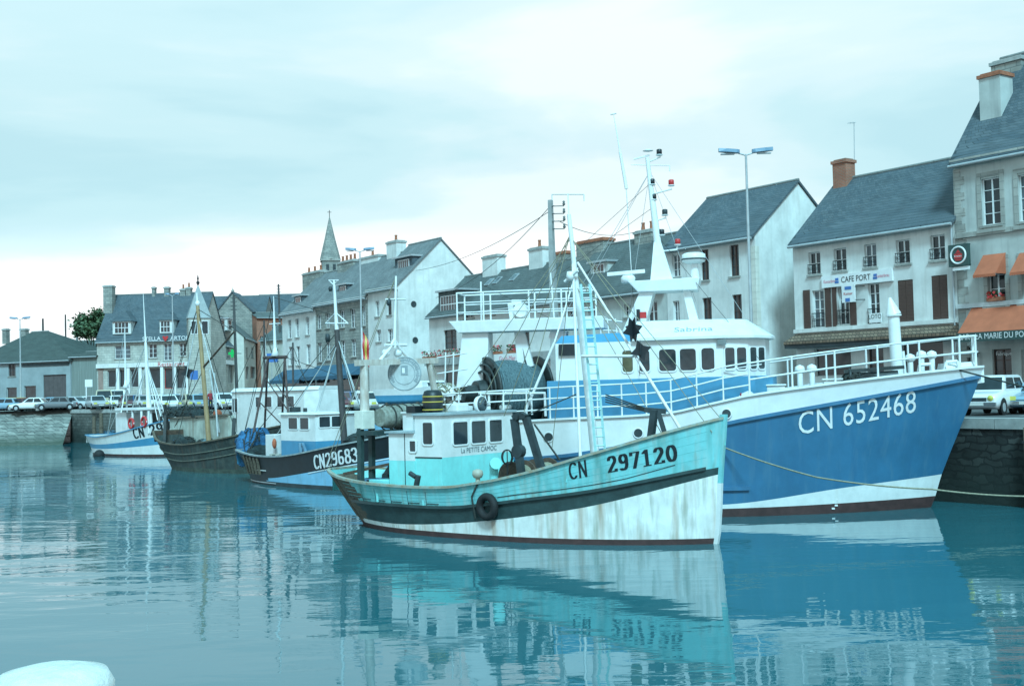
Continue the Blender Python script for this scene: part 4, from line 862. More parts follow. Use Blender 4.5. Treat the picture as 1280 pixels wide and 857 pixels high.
# ------------------------------------------------------------------ boats
def ci(x, pts):
    """smooth interpolation through (x, y) points"""
    if x <= pts[0][0]: return pts[0][1]
    if x >= pts[-1][0]: return pts[-1][1]
    for i in range(len(pts) - 1):
        if x <= pts[i + 1][0]: break
    x0, y0 = pts[i]; x1, y1 = pts[i + 1]; h = x1 - x0; t = (x - x0) / h
    m0 = (y1 - pts[i - 1][1]) / (x1 - pts[i - 1][0]) if i > 0 else (y1 - y0) / h
    m1 = (pts[i + 2][1] - y0) / (pts[i + 2][0] - x0) if i + 2 < len(pts) else (y1 - y0) / h
    return (2 * t ** 3 - 3 * t * t + 1) * y0 + (t ** 3 - 2 * t * t + t) * h * m0 + (-2 * t ** 3 + 3 * t * t) * y1 + (t ** 3 - t * t) * h * m1
class Boat:
    """x forward (0 = foot of the stem at the waterline), y to port, z up from the water"""
    def __init__(s, name, label, pos, heading, sheer, bow, stern, B, Bw, sm=.45, pf=2.2, qf=.8, pfw=1.8, qfw=.95, a0=.55, a0w=.15, draught=1.4, flare=1.4, cat='fishing boat', group='boats moored in the basin', pa=2.4):
        s.h = Vector(heading).normalized(); s.l = Vector((-s.h.y, s.h.x)); s.p = Vector(pos)
        s.root = empty(name, (pos[0], pos[1], 0), math.atan2(s.h.y, s.h.x), label, cat, group)
        s.sheer, s.bow, s.stern = sheer, bow, stern; s.B, s.Bw, s.sm, s.pf, s.qf, s.pfw, s.qfw, s.a0, s.a0w, s.dr, s.fl, s.pa = B, Bw, sm, pf, qf, pfw, qfw, a0, a0w, draught, flare, pa
    def zs(s, x): return ci(x, s.sheer)
    def xb(s, z): return ci(z, s.bow)
    def xs(s, z): return ci(z, s.stern)
    def plan(s, t, pf, qf, a0):
        if t >= s.sm: u = (t - s.sm) / (1 - s.sm); return max(0, 1 - u ** pf) ** qf
        u = (s.sm - t) / s.sm; return a0 + (1 - a0) * max(0, 1 - u ** s.pa) ** .8
    def half(s, t, z, x):
        zs = s.zs(x); tau = max(0, min(1, z / zs)) ** s.fl
        b = s.Bw * s.plan(t, s.pfw, s.qfw, s.a0w) * (1 - tau) + s.B * s.plan(t, s.pf, s.qf, s.a0) * tau
        if z < 0: b *= max(0, 1 - (-z / s.dr) ** 2.2) ** .5
        return b
    def y(s, x, z):
        t = (x - s.xs(z)) / (s.xb(z) - s.xs(z)); return s.half(max(0, min(1, t)), z, x)
    def pt(s, t, zf):
        x = s.xs(1) + t * (s.xb(1) - s.xs(1)); z = zf(x)
        for _ in range(4): x = s.xs(z) + t * (s.xb(z) - s.xs(z)); z = zf(x)
        return x, s.half(t, z, x), z
    def hull(s, rows, mats, matfn=None, n=56, name='hull', sub=4):
        """rows: [(z function, material index of the band below it)] from the rail downwards"""
        m = MB(); levels = []
        for (f, mi), nx in zip(rows, rows[1:] + [None]):
            if nx is None: levels.append((f, mi)); break
            for k in range(sub): levels.append((lambda x, f=f, g=nx[0], k=k: f(x) + (g(x) - f(x)) * k / sub, mi))
        ts = [(i / n) for i in range(n + 1)]; ts = [1 - (1 - t) ** 1.25 if t > .5 else t for t in ts]; ts = [t / ts[-1] for t in ts]
        grid = [[s.pt(t, f) for t in ts] for f, _ in levels]
        for side in (-1, 1):
            idx = [m.add([(x, side * b, z) for x, b, z in row]) for row in grid]
            for k in range(len(levels) - 1):
                for i in range(n):
                    q = (idx[k] + i, idx[k] + i + 1, idx[k + 1] + i + 1, idx[k + 1] + i); m.f.append(q if side < 0 else q[::-1])
                    x, _, z = grid[k][i]; m.m.append(matfn(x, z, levels[k][1]) if matfn else levels[k][1]); m.s.append(True)
        for k in range(len(levels) - 1):                          # transom
            (x, b, z), (x2, b2, z2) = grid[k][0], grid[k + 1][0]
            if b > .02: m.poly([(x, -b, z), (x, b, z), (x2, b2, z2), (x2, -b2, z2)], matfn(x, z, levels[k][1]) if matfn else levels[k][1])
        s.hullobj = m.build(name, mats, s.root); s.n = n; s.ts = ts; return s.hullobj
    def deck(s, drop, matd, mati, thick=.1):
        """inner bulwark and deck planking"""
        dw = lambda p: max(.01, min(p[1] - thick, s.y(p[0], drop(p[0])) - .07))
        m = MB(); P = [s.pt(t, s.zs) for t in s.ts]
        for a, b in zip(P[:-1], P[1:]):
            for sd in (-1, 1):
                ia, ib = max(.012, a[1] - thick), max(.012, b[1] - thick); da, db = drop(a[0]), drop(b[0]); ja, jb = dw(a), dw(b)
                m.poly([(a[0], sd * a[1], a[2] - .002), (b[0], sd * b[1], b[2] - .002), (b[0], sd * ib, b[2] - .002), (a[0], sd * ia, a[2] - .002)], 1)
                m.poly([(a[0], sd * ia, a[2] - .002), (b[0], sd * ib, b[2] - .002), (b[0], sd * jb, db), (a[0], sd * ja, da)], 1)
            m.poly([(a[0], -ja, da), (b[0], -jb, db), (b[0], jb, db), (a[0], ja, da)], 0)
        x, b, z = P[0]; m.poly([(x + thick, -b, z), (x + thick, b, z), (x + thick, b, drop(x)), (x + thick, -b, drop(x))], 1)
        return m.build('deck', [matd, mati], s.root)
    def sweep(s, zf, w_, h, mat, name, t0=0, t1=1, out_=0.0, sides=(-1, 1), parent=None, stern=True):
        """moulding following the hull at height zf(x)"""
        ts = [t for t in s.ts if t0 <= t <= t1]; o = None
        for sd in sides:
            pr = None; m = MB()
            for t in ts:
                x, b, z = s.pt(t, zf); b += out_; o_ = b + w_ / 2; i = max(0.0, b - w_ / 2)
                ring = [(x, sd * i, z - h / 2), (x, sd * o_, z - h / 2), (x, sd * o_, z + h / 2), (x, sd * i, z + h / 2)]
                if pr:
                    for k in range(4): q = (k + 1) % 4; m.poly([pr[k], pr[q], ring[q], ring[k]])
                else: m.poly(ring)
                pr = ring
            m.poly(pr); o = m.build(name, mat, parent or s.root)
        if stern and t0 == 0:
            x, b, z = s.pt(0, zf)
            if b > .1: m = MB(); m.box(x - w_ / 2, x + w_ / 2, -b + w_ / 2, b - w_ / 2, z - h / 2 + .002, z + h / 2 - .002); m.build(name, mat, parent or s.root)
        return o
    def lettering(s, polys, x0, z0, slope, mat, off=.014, side=-1, name='lettering'):
        """polygons in (u, v) laid on the planking; u runs towards the bow on the starboard side"""
        m = MB()
        for P in polys:
            # split long strokes so they follow the curve of the planking
            pts = []
            for u, v in P:
                x = x0 + u; z = z0 + v + slope * u; pts.append((x, side * (s.y(x, z) + off), z))
            m.poly(pts)
        return m.build(name, mat, s.hullobj)
    def hit(s, px, py, y=0.0):
        d = ray(px, py); o = s.p + s.l * y; t = (o.x * s.l.x + o.y * s.l.y) / (d.x * s.l.x + d.y * s.l.y); P = d * t; q = Vector((P.x, P.y)) - s.p
        return Vector((q.dot(s.h), y, CAMZ + P.z))
    def hitx(s, px, py, x):
        d = ray(px, py); o = s.p + s.h * x; t = (o.x * s.h.x + o.y * s.h.y) / (d.x * s.h.x + d.y * s.h.y); P = d * t; q = Vector((P.x, P.y)) - s.p
        return Vector((x, q.dot(s.l), CAMZ + P.z))
def fan(polys_v, f): return [[polys_v[i][:2] for i in q] for q in f]
def text_polys(body, size, align='LEFT', space=1.0, cut=.25):
    v, f = text_pts(body, size, align, space); out_ = []
    for q in f: out_.append([(v[i][0], v[i][1]) for i in q])
    return out_
def cabin(parent, pts, z0, z1, mat, name='wheelhouse', rake=(0, 0), inset=0.0, band=None, bevel=.03):
    """house with plan outline pts [(x, y)]; rake moves the top; band=(z, material) paints the lower part"""
    m = MB(); T = [(x + rake[0], y + rake[1]) for x, y in pts]
    if band:
        f = (band[0] - z0) / (z1 - z0); Mx = [(a[0] + (b[0] - a[0]) * f, a[1] + (b[1] - a[1]) * f) for a, b in zip(pts, T)]
        m.hexa([(x, y, z0) for x, y in pts], [(x, y, band[0]) for x, y in Mx], 1); m.hexa([(x, y, band[0] + .001) for x, y in Mx], [(x, y, z1) for x, y in T], 0)
        return m.build(name, [mat, band[1]], parent)
    m.hexa([(x, y, z0) for x, y in pts], [(x, y, z1) for x, y in T]); return m.build(name, mat, parent, bevel)
def panel_window(parent, a, b, z0, z1, u0, u1, mat=None, frame=None, rake=(0, 0), zlim=None, rnd=.06, off=.012, name='window'):
    """rounded window on the wall running from plan point a to b (outside on the right-hand side of a->b); u0,u1 in metres along it"""
    A = Vector((*a, 0)); B = Vector((*b, 0)); d = (B - A).normalized(); n = Vector((d.y, -d.x, 0)); zb, zt = zlim if zlim else (z0, z1)
    sh = lambda z: Vector((rake[0], rake[1], 0)) * ((z - zb) / (zt - zb)) if zlim else Vector((0, 0, 0))
    def ring(g, r):
        P = []
        for cx_, cz, a0 in ((u1 - g - r, z1 - g - r, 0), (u0 + g + r, z1 - g - r, 90), (u0 + g + r, z0 + g + r, 180), (u1 - g - r, z0 + g + r, 270)):
            for k in range(4):
                t = R(a0 + 30 * k); P.append((cx_ + r * math.cos(t), cz + r * math.sin(t)))
        return P
    def pl(u, z, o): return A + d * u + n * o + Vector((0, 0, z)) + sh(z)
    m = MB(); o_, i_ = ring(-.05, rnd + .05), ring(0, rnd); k = len(o_)
    for j in range(k):
        q = (j + 1) % k
        m.poly([pl(*o_[j], off + .02), pl(*o_[q], off + .02), pl(*i_[q], off + .02), pl(*i_[j], off + .02)]); m.poly([pl(*o_[j], .0), pl(*o_[q], .0), pl(*o_[q], off + .02), pl(*o_[j], off + .02)])
        m.poly([pl(*i_[j], off + .02), pl(*i_[q], off + .02), pl(*i_[q], off - .004), pl(*i_[j], off - .004)])
    m.poly([pl(*p, off) for p in i_], 1)
    return m.build(name, [frame or white_c, mat or glass], parent)
def rails(b, zf, top, n_mid, t0, t1, every, mat, name='railing', r=.028, sides=(-1, 1), inset=.06, pw=.03):
    """guard rail on stanchions following the sheer"""
    ts = [t0 + (t1 - t0) * k / every for k in range(every + 1)]
    for sd in sides:
        m = MB()
        rows_ = [[] for _ in range(n_mid + 1)]
        for t in ts:
            x, hb, z = b.pt(t, zf); base = Vector((x, sd * max(0, hb - inset), z)); m.cyl(base, base + Vector((0, 0, top)), pw, n=6)
            for k in range(n_mid + 1): rows_[k].append(base + Vector((0, 0, top * (k + 1) / (n_mid + 1))))
        for rw in rows_: m.tube(rw, r, 6)
        m.build(name, mat, b.root)
def rope(pts, r, mat, label, name='mooring_rope', cat='rope', sag=0.0, group=None):
    pts = [Vector(p) for p in pts]; P = []
    for a, c in zip(pts[:-1], pts[1:]):
        for k in range(12): t = k / 12; P.append(a.lerp(c, t) - Vector((0, 0, sag * 4 * t * (1 - t))))
    P.append(pts[-1]); o0 = P[0].copy(); m = MB(); m.tube([p - o0 for p in P], r, 5, 0); o = m.build(name, mat); o.location = o0; return tag(o, label, cat, group)
def tyre(b, x, z, label, side=-1, R0=.30, r=.115):
    y = b.y(x, z) + r; r_ = b.root.matrix_basis; M4 = Matrix.Translation(b.root.location) @ Matrix.Rotation(b.root.rotation_euler.z, 4, 'Z')
    ang = math.atan2(b.y(x + .3, z) - b.y(x - .3, z), .6) * (-side)
    m = MB(); m.torus((0, 0, 0), R0, r, 'y', 28, 10); o = m.build('tyre_fender', rubber); o.location = M4 @ Vector((x, side * y, z)); o.rotation_euler = (0, 0, b.root.rotation_euler.z - ang * side * -1 * side); tag(o, label, 'fender'); return o
def world(b, v): return Matrix.Translation(b.root.location) @ Matrix.Rotation(b.root.rotation_euler.z, 4, 'Z') @ Vector(v)
def heap(root, name, c, sx, sy, sz, mat, seed=1, n=14, mat2=None, par=True):
    """lumpy pile of netting: displaced dome plus loose rope ends"""
    rnd = random.Random(seed); m = MB(); rings = []
    K = 22
    for i in range(n + 1):
        f = i / n; ring = []
        for k in range(K):
            a = 2 * math.pi * k / K; rr = math.cos(f * math.pi / 2) ** .7; w_ = 1 + .22 * math.sin(a * 3 + seed) * math.cos(a * 5 + f * 4) + rnd.uniform(-.10, .10)
            ring.append((c[0] + sx * rr * w_ * math.cos(a), c[1] + sy * rr * w_ * math.sin(a), c[2] + sz * (math.sin(f * math.pi / 2) + rnd.uniform(-.06, .06) + .12 * math.sin(a * 2 + seed) * rr)))
        rings.append(m.add(ring))
    for i, j in zip(rings[:-1], rings[1:]):
        for k in range(K): q = (k + 1) % K; m.f.append((i + k, i + q, j + q, j + k)); m.m.append(0); m.s.append(True)
    m.f.append(tuple(rings[-1] + k for k in range(K))); m.m.append(0); m.s.append(True)
    for i in range(16):
        a = rnd.uniform(0, 6.28); P = []
        for k in range(6):
            aa = a + k * .28; f = rnd.uniform(.1, .9); P.append((c[0] + sx * math.cos(f * 1.57) ** .7 * 1.08 * math.cos(aa), c[1] + sy * math.cos(f * 1.57) ** .7 * 1.08 * math.sin(aa), c[2] + sz * math.sin(f * 1.57) * 1.06))
        m.tube(P, .025, 4, 1)
    return m.build(name, [mat, mat2 or rope_d], root)

# ================================================================== 1. turquoise trawler in front
g = Boat('turquoise_trawler', 'turquoise and white wooden trawler with dark band numbered CN 297120', (5.6, 33.9), (.7915, -.6112),
    [(-14.9, 1.78), (-13, 1.60), (-10.4, 1.50), (-7.5, 1.54), (-5, 1.96), (-2.7, 2.58), (-.8, 3.14), (.36, 3.48)], [(-1.4, -.5), (0, 0), (2, .2), (3.5, .38)], [(-1.4, -12.3), (0, -13.6), (.4, -13.95), (1.0, -14.4), (1.8, -14.9)],
    2.62, 2.42, sm=.46, pf=2.3, qf=.72, pfw=2.5, qfw=.92, a0=.22, a0w=.06, pa=2.7, draught=1.5)
bt = lambda x: ci(x, [(-16, .82), (-10.4, .88), (-7.5, .92), (-5, 1.22), (-2.7, 1.54), (.25, 2.16)])
bb = lambda x: ci(x, [(-16, .30), (-12, .30), (-10, .30), (-7.5, .46), (-5, .76), (-2.7, 1.16), (.25, 1.97)])
wl = lambda x: .16
def gm(x, z, mi):
    if x < -12.3 - .3 * math.sin(z * 9) and mi in (0, 1, 2): return 4
    return mi
g.hull([(g.zs, 0), (bt, 1), (bb, 2), (wl, 3), (lambda x: -.55, 3), (lambda x: -1.3, 3)], [turq, bandk, white_r, redox, timber], gm, n=72)
gd = lambda x: g.zs(x) - .72
g.deck(gd, timber, turq_l)
g.sweep(lambda x: g.zs(x) + .035, .17, .075, pm('rail_cap', (.30, .40, .36), .7, .4, 5, .1, c2=(.30, .22, .14)), 'rail_cap')
g.sweep(lambda x: bt(x) + .03, .10, .09, bandk, 'rubbing_strake', t0=.10, t1=.985, out_=.02)
g.sweep(lambda x: bt(x) + .20 + max(0, x + 2.0) * .08, .02, .018, black, 'pinstripe', t0=.52, t1=.94, out_=.006)
m = MB(); pv = [(g.xb(z), z) for z in (-.3, .3, 1, 1.7, 2.4, 3.0, 3.62)]
for (x0, z0), (x1, z1), mi in zip(pv[:-1], pv[1:], (1, 1, 1, 0, 0, 0)):
    m.hexa([(x0 - .12, -.07, z0), (x0 + .07, -.06, z0), (x0 + .07, .06, z0), (x0 - .12, .07, z0)], [(x1 - .12, -.07, z1), (x1 + .07, -.06, z1), (x1 + .07, .06, z1), (x1 - .12, .07, z1)], mi)
m.build('stem_post', [turq, white], g.root)
for body, h_, pw, ph, adv, pxa, pxb in (('CN', .48, .13, .06, .70, (709, 600), (736, 595)), ('297120', .47, .20, .06, .72, (749, 592.5), (838, 576.5))):
    P, wd = pen_glyphs(body, h_, pw, ph, adv); A_ = g.hit(*pxa, -2.2); B_ = g.hit(*pxb, -1.95 if body == 'CN' else -1.35); s_ = (B_.x - A_.x) / wd
    g.lettering([[(u * s_, v) for u, v in p] for p in P], A_.x, A_.z, (B_.z - A_.z) / (B_.x - A_.x), black)
# planking ribs on the weathered counter stern
m = MB()
for k in range(9):
    t = .012 + k * .008
    pr = None
    for j in range(7):
        zf = lambda x, j=j: g.zs(x) - .05 - (g.zs(x) - .35) * j / 6; x, hb, z = g.pt(t, zf); p = Vector((x, -hb - .015, z))
        if pr is not None: m.cyl(pr, p, .022, n=5)
        pr = p
m.build('counter_rib', timber, g.root)
# plank seams of the wooden topsides
for k_ in range(1, 5): g.sweep(lambda x, k_=k_: g.zs(x) + (bt(x) + .1 - g.zs(x)) * k_ / 5, .010, .012, pm('turquoise_seam', (.13, .44, .44), .7, .3, 6), 'plank_seam', t0=.10, t1=.985, out_=.0, parent=g.hullobj, stern=False)
# wheelhouse: 3 front windows face the bow, narrow door on the starboard side
yS = -1.32; c_fl = g.hit(553, 600, yS)                     # starboard front corner
xF = c_fl.x; zr = g.hit(553, 519, yS).z; zbn = g.hit(553, 572, yS).z; zd = gd(xF) - .05
yP = g.hitx(641, 540, xF).y; xA = g.hit(520, 600, yS).x
pl = [(xA, yS), (xF, yS), (xF, yP), (xA, yP)]
wh = cabin(g.root, pl, zd, zr, white, 'wheelhouse', band=(zbn, turq_l))
m = MB(); m.hexa([(x + (-.06 if x == xA else .08), y * 1.06, zr + .002) for x, y in pl], [(x + (-.06 if x == xA else .08), y * 1.06, zr + .07) for x, y in pl]); m.build('roof', pm('roof_grey', (.35, .42, .44), .6), wh)
m = MB(); m.box(xA - .0, xF + .012, yS - .014, yS - .003, zbn - .02, zbn + .02); m.build('trim', black, wh)
fA, fB = pl[1], pl[2]; Lf = (yP - yS) / 2
def fpx(px, py): q = g.hitx(px, py, xF); return q.y - yS, q.z
wz1, wz0 = fpx(595, 526)[1], fpx(595, 553.5)[1]
for x0, x1 in ((566, 584), (589, 606.5), (611.5, 627)):
    u0, u1 = fpx(x0, 540)[0], fpx(x1, 540)[0]; panel_window(wh, fA, fB, wz0, wz1, u0, u1)
u0 = g.hit(529, 540, yS).x - xA; u1 = g.hit(541, 540, yS).x - xA
panel_window(wh, (xA, yS), (xF, yS), g.hit(535, 555, yS).z, g.hit(535, 528, yS).z, u0, u1)
v, f = text_pts('La PETITE CAMOC', .23, 'CENTER'); m = MB(); zc = fpx(595, 561.5)[1]
for q in f:
    P = []
    for i in q:
        u = Lf + v[i][0]; a, b_, s0 = fA, fB, 0; A = Vector((*a, 0)); d = (Vector((*b_, 0)) - A).normalized(); P.append(A + d * (u - s0) + Vector((d.y, -d.x, 0)) * .02 + Vector((0, 0, zc + v[i][1])))
    m.poly(P)
m.build('lettering', pm('faded_lettering', (.12, .16, .18), .6), wh)
# lower engine casing behind it
xc = g.hit(487.5, 600, yS).x; zc1 = g.hit(487, 541, yS).z; zcb = g.hit(490, 575, yS).z
ca = cabin(g.root, [(xc, yS - .02), (xA - .005, yS - .02), (xA - .005, 1.1), (xc, 1.1)], zd - .1, zc1, white, 'engine_casing', band=(zcb, turq_l))
m = MB(); m.box(xc - .1, xA - .006, yS - .12, 1.2, zc1 + .003, zc1 + .06); m.build('roof', pm('roof_grey', (.35, .42, .44)), ca)
q0 = g.hit(513, 551, yS); q1 = g.hit(519, 564, yS); panel_window(ca, (xc, yS - .02), (xA, yS - .02), q1.z, q0.z, q0.x - xc, max(q0.x - xc + .25, q1.x - xc - .05), rnd=.03)
xm = g.hit(507, 580, yS).x; m = MB(); m.box(xm - .012, xm + .012, yS - .032, yS - .021, zd, zc1); m.build('door_seam', black, ca)
m = MB(); q = g.hit(518, 530, -.2); m.box(q.x - .25, q.x + .2, -.5, .1, zc1 + .06, zc1 + .62); m.box(q.x - .3, q.x + .25, -.55, .15, zc1 + .625, zc1 + .68); m.build('skylight_box', [white], ca)
# funnel with yellow hoops, searchlight, roof gear
fx = g.hit(541, 510, -.1); m = MB(); m.lathe([(.32, zr + .07), (.34, zr + .3), (.34, zr + .62), (.28, zr + .78), (.18, zr + .82)], (fx.x, -.1, 0), 20); fu = m.build('funnel', black, g.root)
m = MB()
for z in (zr + .16, zr + .42, zr + .60): m.torus((fx.x, -.1, z), .338, .022, 'z', 22, 6)
m.build('hoop', yellowp, fu)
m = MB(); m.box(fx.x - .75, fx.x - .36, -.6, -.15, zr + .075, zr + .30); m.build('roof_vent', black, wh)
sx_ = g.hitx(597, 508, xF - .6); m = MB(); m.cyl((xF - .6, sx_.y, zr + .06), (xF - .6, sx_.y, zr + .2), .05); m.lathe([(.16, -.14), (.27, -.06), (.30, .1), (.27, .1)], (xF - .5, sx_.y, sx_.z + .08), 18, 0, 'x'); sl_ = m.build('searchlight', white_c, wh)
m = MB(); m.lathe([(.26, .105), (.001, .12)], (xF - .5, sx_.y, sx_.z + .08), 18, 0, 'x'); m.build('lens', glass_c, sl_)
for k, (px_, s_) in enumerate(((572, .5), (582, .35), (632, .3), (607, .25))):
    q = g.hitx(px_, 516, xF - .9); m = MB(); m.box(xF - .9 - s_ / 2, xF - .9 + s_ / 2, q.y - s_ * .6, q.y + s_ * .6, zr + .074, zr + .074 + s_ * .5); m.build('roof_locker', white, wh, .04)
# pile of white floats seen over the wheelhouse
# foremast with ladder and stay poles
mb0 = g.hit(747, 570, 0); mt = g.hit(711, 268, 0); mb0.z = gd(mb0.x); m = MB(); m.cyl(mb0, mt, .15, .06, 12); ma = m.build('mast', white_c, g.root)
m = MB(); m.cyl(mb0 - Vector((0, 0, .02)), mb0.lerp(mt, .07), .2, .19, 10); m.build('mast_heel', blackgrey, ma)
q0, q1 = g.hit(690, 243, .1), g.hit(730, 243, .1); m = MB(); m.cyl(q0, q1, .018, n=6); m.cyl(q0, q0 - Vector((0, 0, .18)), .02, n=5); m.cyl(q1, q1 - Vector((0, 0, .2)), .02, n=5); m.cyl(mt, (q0 + q1) / 2 + Vector((0, 0, .03)), .02, n=5); m.build('aerial_bar', white_c, ma)
la, lb = g.hit(759, 570, -.25), g.hit(737, 355, -.25); la2, lb2 = g.hit(747, 570, -.55), g.hit(726, 355, -.55); la.z = la2.z = gd(la.x); m = MB()
m.bar(la, lb, .05, .06); m.bar(la2, lb2, .05, .06)
for k in range(1, 22): m.cyl(la.lerp(lb, k / 22), la2.lerp(lb2, k / 22), .018, n=5)
m.build('ladder', pm('faded_turquoise', (.42, .70, .69), .5), g.root)
m = MB(); m.cyl(g.hit(726, 585, -1.3), g.hit(716, 330, -.05), .05, .04, 8); m.build('stay_pole', white_c, g.root)
qe = g.hit(858, 548, -.7); m = MB(); m.cyl(qe, g.hit(722, 328, -.05), .05, .035, 8); m.build('stay_pole', pm('pinkish_white', (.74, .70, .68), .5), g.root)
m = MB(); m.cyl(g.hit(727, 445, -.7), g.hit(792, 445, -.4), .045, n=8); m.build('boom', pm('pinkish_white', (.74, .70, .68), .5), g.root)
m = MB(); a = g.hit(712, 295, 0)
for px_, py_, yy in ((600, 505, -.6), (890, 540, -.35), (655, 515, -1.3), (905, 528, 0.0), (630, 520, 1.0)): m.cyl(a, g.hit(px_, py_, yy), .012, n=4)
for px_, py_ in ((735, 300), (742, 330)): m.cyl(g.hit(722, 345, 0), g.hit(px_ + 40, py_ + 110, -.4), .014, n=4)
m.build('rigging', rope_m, g.root)
m = MB(); m.lathe([(.10, -.14), (.13, 0), (.10, .14)], g.hit(713, 345, -.2), 10); m.cyl(g.hit(706, 352, -.2), g.hit(722, 338, -.2), .05); m.build('block', white_c, ma)
# two black star day-shapes hanging in the rigging
ds = g.hit(797, 424, -.45)
def star(c, r):
    m = MB()
    for ang in (0, math.pi / 2):
        pts_ = []
        for k in range(8):
            rr = r if k % 2 == 0 else r * .5; a = math.pi / 2 + k * math.pi / 4 + .3; pts_.append(c + Vector((rr * math.cos(a) * math.cos(ang), rr * math.cos(a) * math.sin(ang), rr * math.sin(a))))
        m.extrude(pts_, (-.012 * math.sin(ang), .012 * math.cos(ang), 0))
    return m
r_ = empty('day_shape', world(g, g.hit(791, 412, -.45)), R(30), 'upper black star-shaped day signal in the turquoise trawler rigging', 'day shape', 'black day shapes'); star(Vector((0, 0, 0)), .38).build('star', black, r_)
r_ = empty('day_shape', world(g, g.hit(801, 438, -.45)), R(-10), 'lower black star-shaped day signal in the turquoise trawler rigging', 'day shape', 'black day shapes'); star(Vector((0, 0, 0)), .33).build('star', black, r_)
# gallows: bent dark frames, one amidships by the wheelhouse, one forward
def gallows(b, x0, x1, top, y, zb, name='gallows', r=.10):
    m = MB(); P = [Vector((x0[0], y, zb)), Vector((top[0] - .22, y, top[1] - .12)), Vector((top[0], y, top[1])), Vector((top[0] + .22, y, top[1] - .1)), Vector((x1[0], y, zb))]
    for a, c in zip(P[:-1], P[1:]): m.bar(a, c, .17, .2)
    m.cyl(P[1].lerp(P[0], .4) + Vector((0, -.1, 0)), P[1].lerp(P[0], .4) + Vector((0, .12, 0)), .2, n=12); return m.build(name, blackgrey, b.root)
y_ = -1.9; a, c, t_ = g.hit(655, 582, y_), g.hit(688, 575, y_), g.hit(650, 518, y_); gallows(g, (a.x, 0), (c.x, 0), (t_.x, t_.z), y_, gd(a.x))
q = g.hit(808, 545, -1.0); m = MB(); m.bar((q.x, q.y, gd(q.x)), g.hit(818, 512, -1.0), .16, .18); m.bar(g.hit(832, 545, -.8), g.hit(822, 512, -.9), .14, .14); m.bar(g.hit(806, 512, -1.0), g.hit(832, 514, -.8), .16, .14); m.build('gallows', blackgrey, g.root)
m = MB()
for k in range(4): m.cyl(g.hit(757, 493 + k * 3, -.5), g.hit(816, 513 + k, -.95), .02, n=5)
m.cyl(g.hit(655, 520, -1.85), g.hit(722, 492, -.2), .02, n=5); m.cyl(g.hit(668, 530, -1.85), g.hit(700, 575, -1.6), .03, n=5); m.build('warp', rope_d, g.root)
# trawl winch, handwheel, deck bits
q = g.hit(638, 575, -.9); m = MB(); zw = gd(q.x) + .85
m.cyl((q.x + .2, -1.2, zw), (q.x + .2, .9, zw), .12, n=12)
for y0, y1 in ((-1.15, -.45), (.1, .8)):
    m.cyl((q.x + .2, y0, zw), (q.x + .2, y1, zw), .34, n=16, m=1)
    for y in (y0, y1): m.cyl((q.x + .2, y - .03, zw), (q.x + .2, y + .03, zw), .48, n=18)
m.box(q.x - .2, q.x + .6, -.4, .05, zw - .85, zw + .1); m.build('winch', [rustd, rope_m], g.root)
m = MB(); q = g.hit(634, 571, -1.5); m.torus(q, .22, .02, 'x', 18, 5); m.torus(q, .22, .02, 'y', 18, 5); m.cyl(q - Vector((0, 0, .22)), q + Vector((0, 0, .22)), .015); m.cyl(q - Vector((0, 0, .9)), q - Vector((0, 0, .2)), .03); m.build('handwheel', iron, g.root)
q = g.hit(617, 580, -1.7); m = MB(); m.cyl((q.x, q.y, gd(q.x)), (q.x, q.y, q.z), .13, n=12); m.cyl((q.x, q.y, q.z), (q.x + .25, q.y - .2, q.z + .05), .14, .18, 12); m.build('cowl_vent', turq_l, g.root)
q = g.hit(597, 588, -2.45); m = MB(); m.cyl((q.x, q.y, g.zs(q.x)), (q.x, q.y, g.zs(q.x) + .3), .07, n=10); m.lathe([(.12, g.zs(q.x) + .2), (.17, g.zs(q.x) + .3), (.15, g.zs(q.x) + .42), (.05, g.zs(q.x) + .46)], (q.x, q.y, 0), 12); m.build('bollard', pm('brass_bollard', (.42, .40, .32), .5), g.root)
q = g.hit(520, 598, -2.2); m = MB(); m.cyl((q.x, q.y, g.zs(q.x)), (q.x + .1, q.y, g.zs(q.x) + .35), .09, n=8); m.cyl((q.x, q.y, g.zs(q.x) + .3), (q.x - .25, q.y, g.zs(q.x) + .42), .08, n=8); m.build('cleat', blackgrey, g.root)
for px_ in (532, 470, 700, 640):
    q = g.hit(px_, 600, -2.4); m = MB(); zz_ = g.zs(q.x) - .04; m.bar((q.x, -g.y(q.x, zz_) + .12, zz_ - .5), (q.x, -g.y(q.x, zz_) + .12, zz_), .12, .06); m.build('bulwark_stay', turq_l, g.root)
# freeing-port outlines on the starboard bulwark
m = MB()
for x in (-13.2, -12.5, -11.8, -11.0, -10.2, -9.4, -8.6):
    for zf, hh in ((1.02, .016),): m.cyl((x, -g.y(x, 1.05) - .006, 1.02), (x + .5, -g.y(x + .5, 1.05) - .006, 1.02), .014, n=4)
    m.cyl((x, -g.y(x, .95) - .004, .95), (x, -g.y(x, 1.35) - .004, 1.38), .009, n=4)
m.build('freeing_port', blackgrey, g.hullobj)
tyre(g, g.hit(610, 634, -2.55).x, g.hit(610, 634, -2.75).z, 'black tyre fender hanging on the turquoise trawler side')
q = g.hit(597, 590, -2.6); rope([world(g, (q.x, -g.y(q.x, 1.6) - .03, g.zs(q.x) + .05)), world(g, (q.x - .25, -g.y(q.x, 1.4) - .06, 1.3)), world(g, (q.x - .2, -g.y(q.x, .6) - .06, .65))], .028, rope_d, 'dark line hanging over the turquoise rail above the tyre fender', 'fender_line')
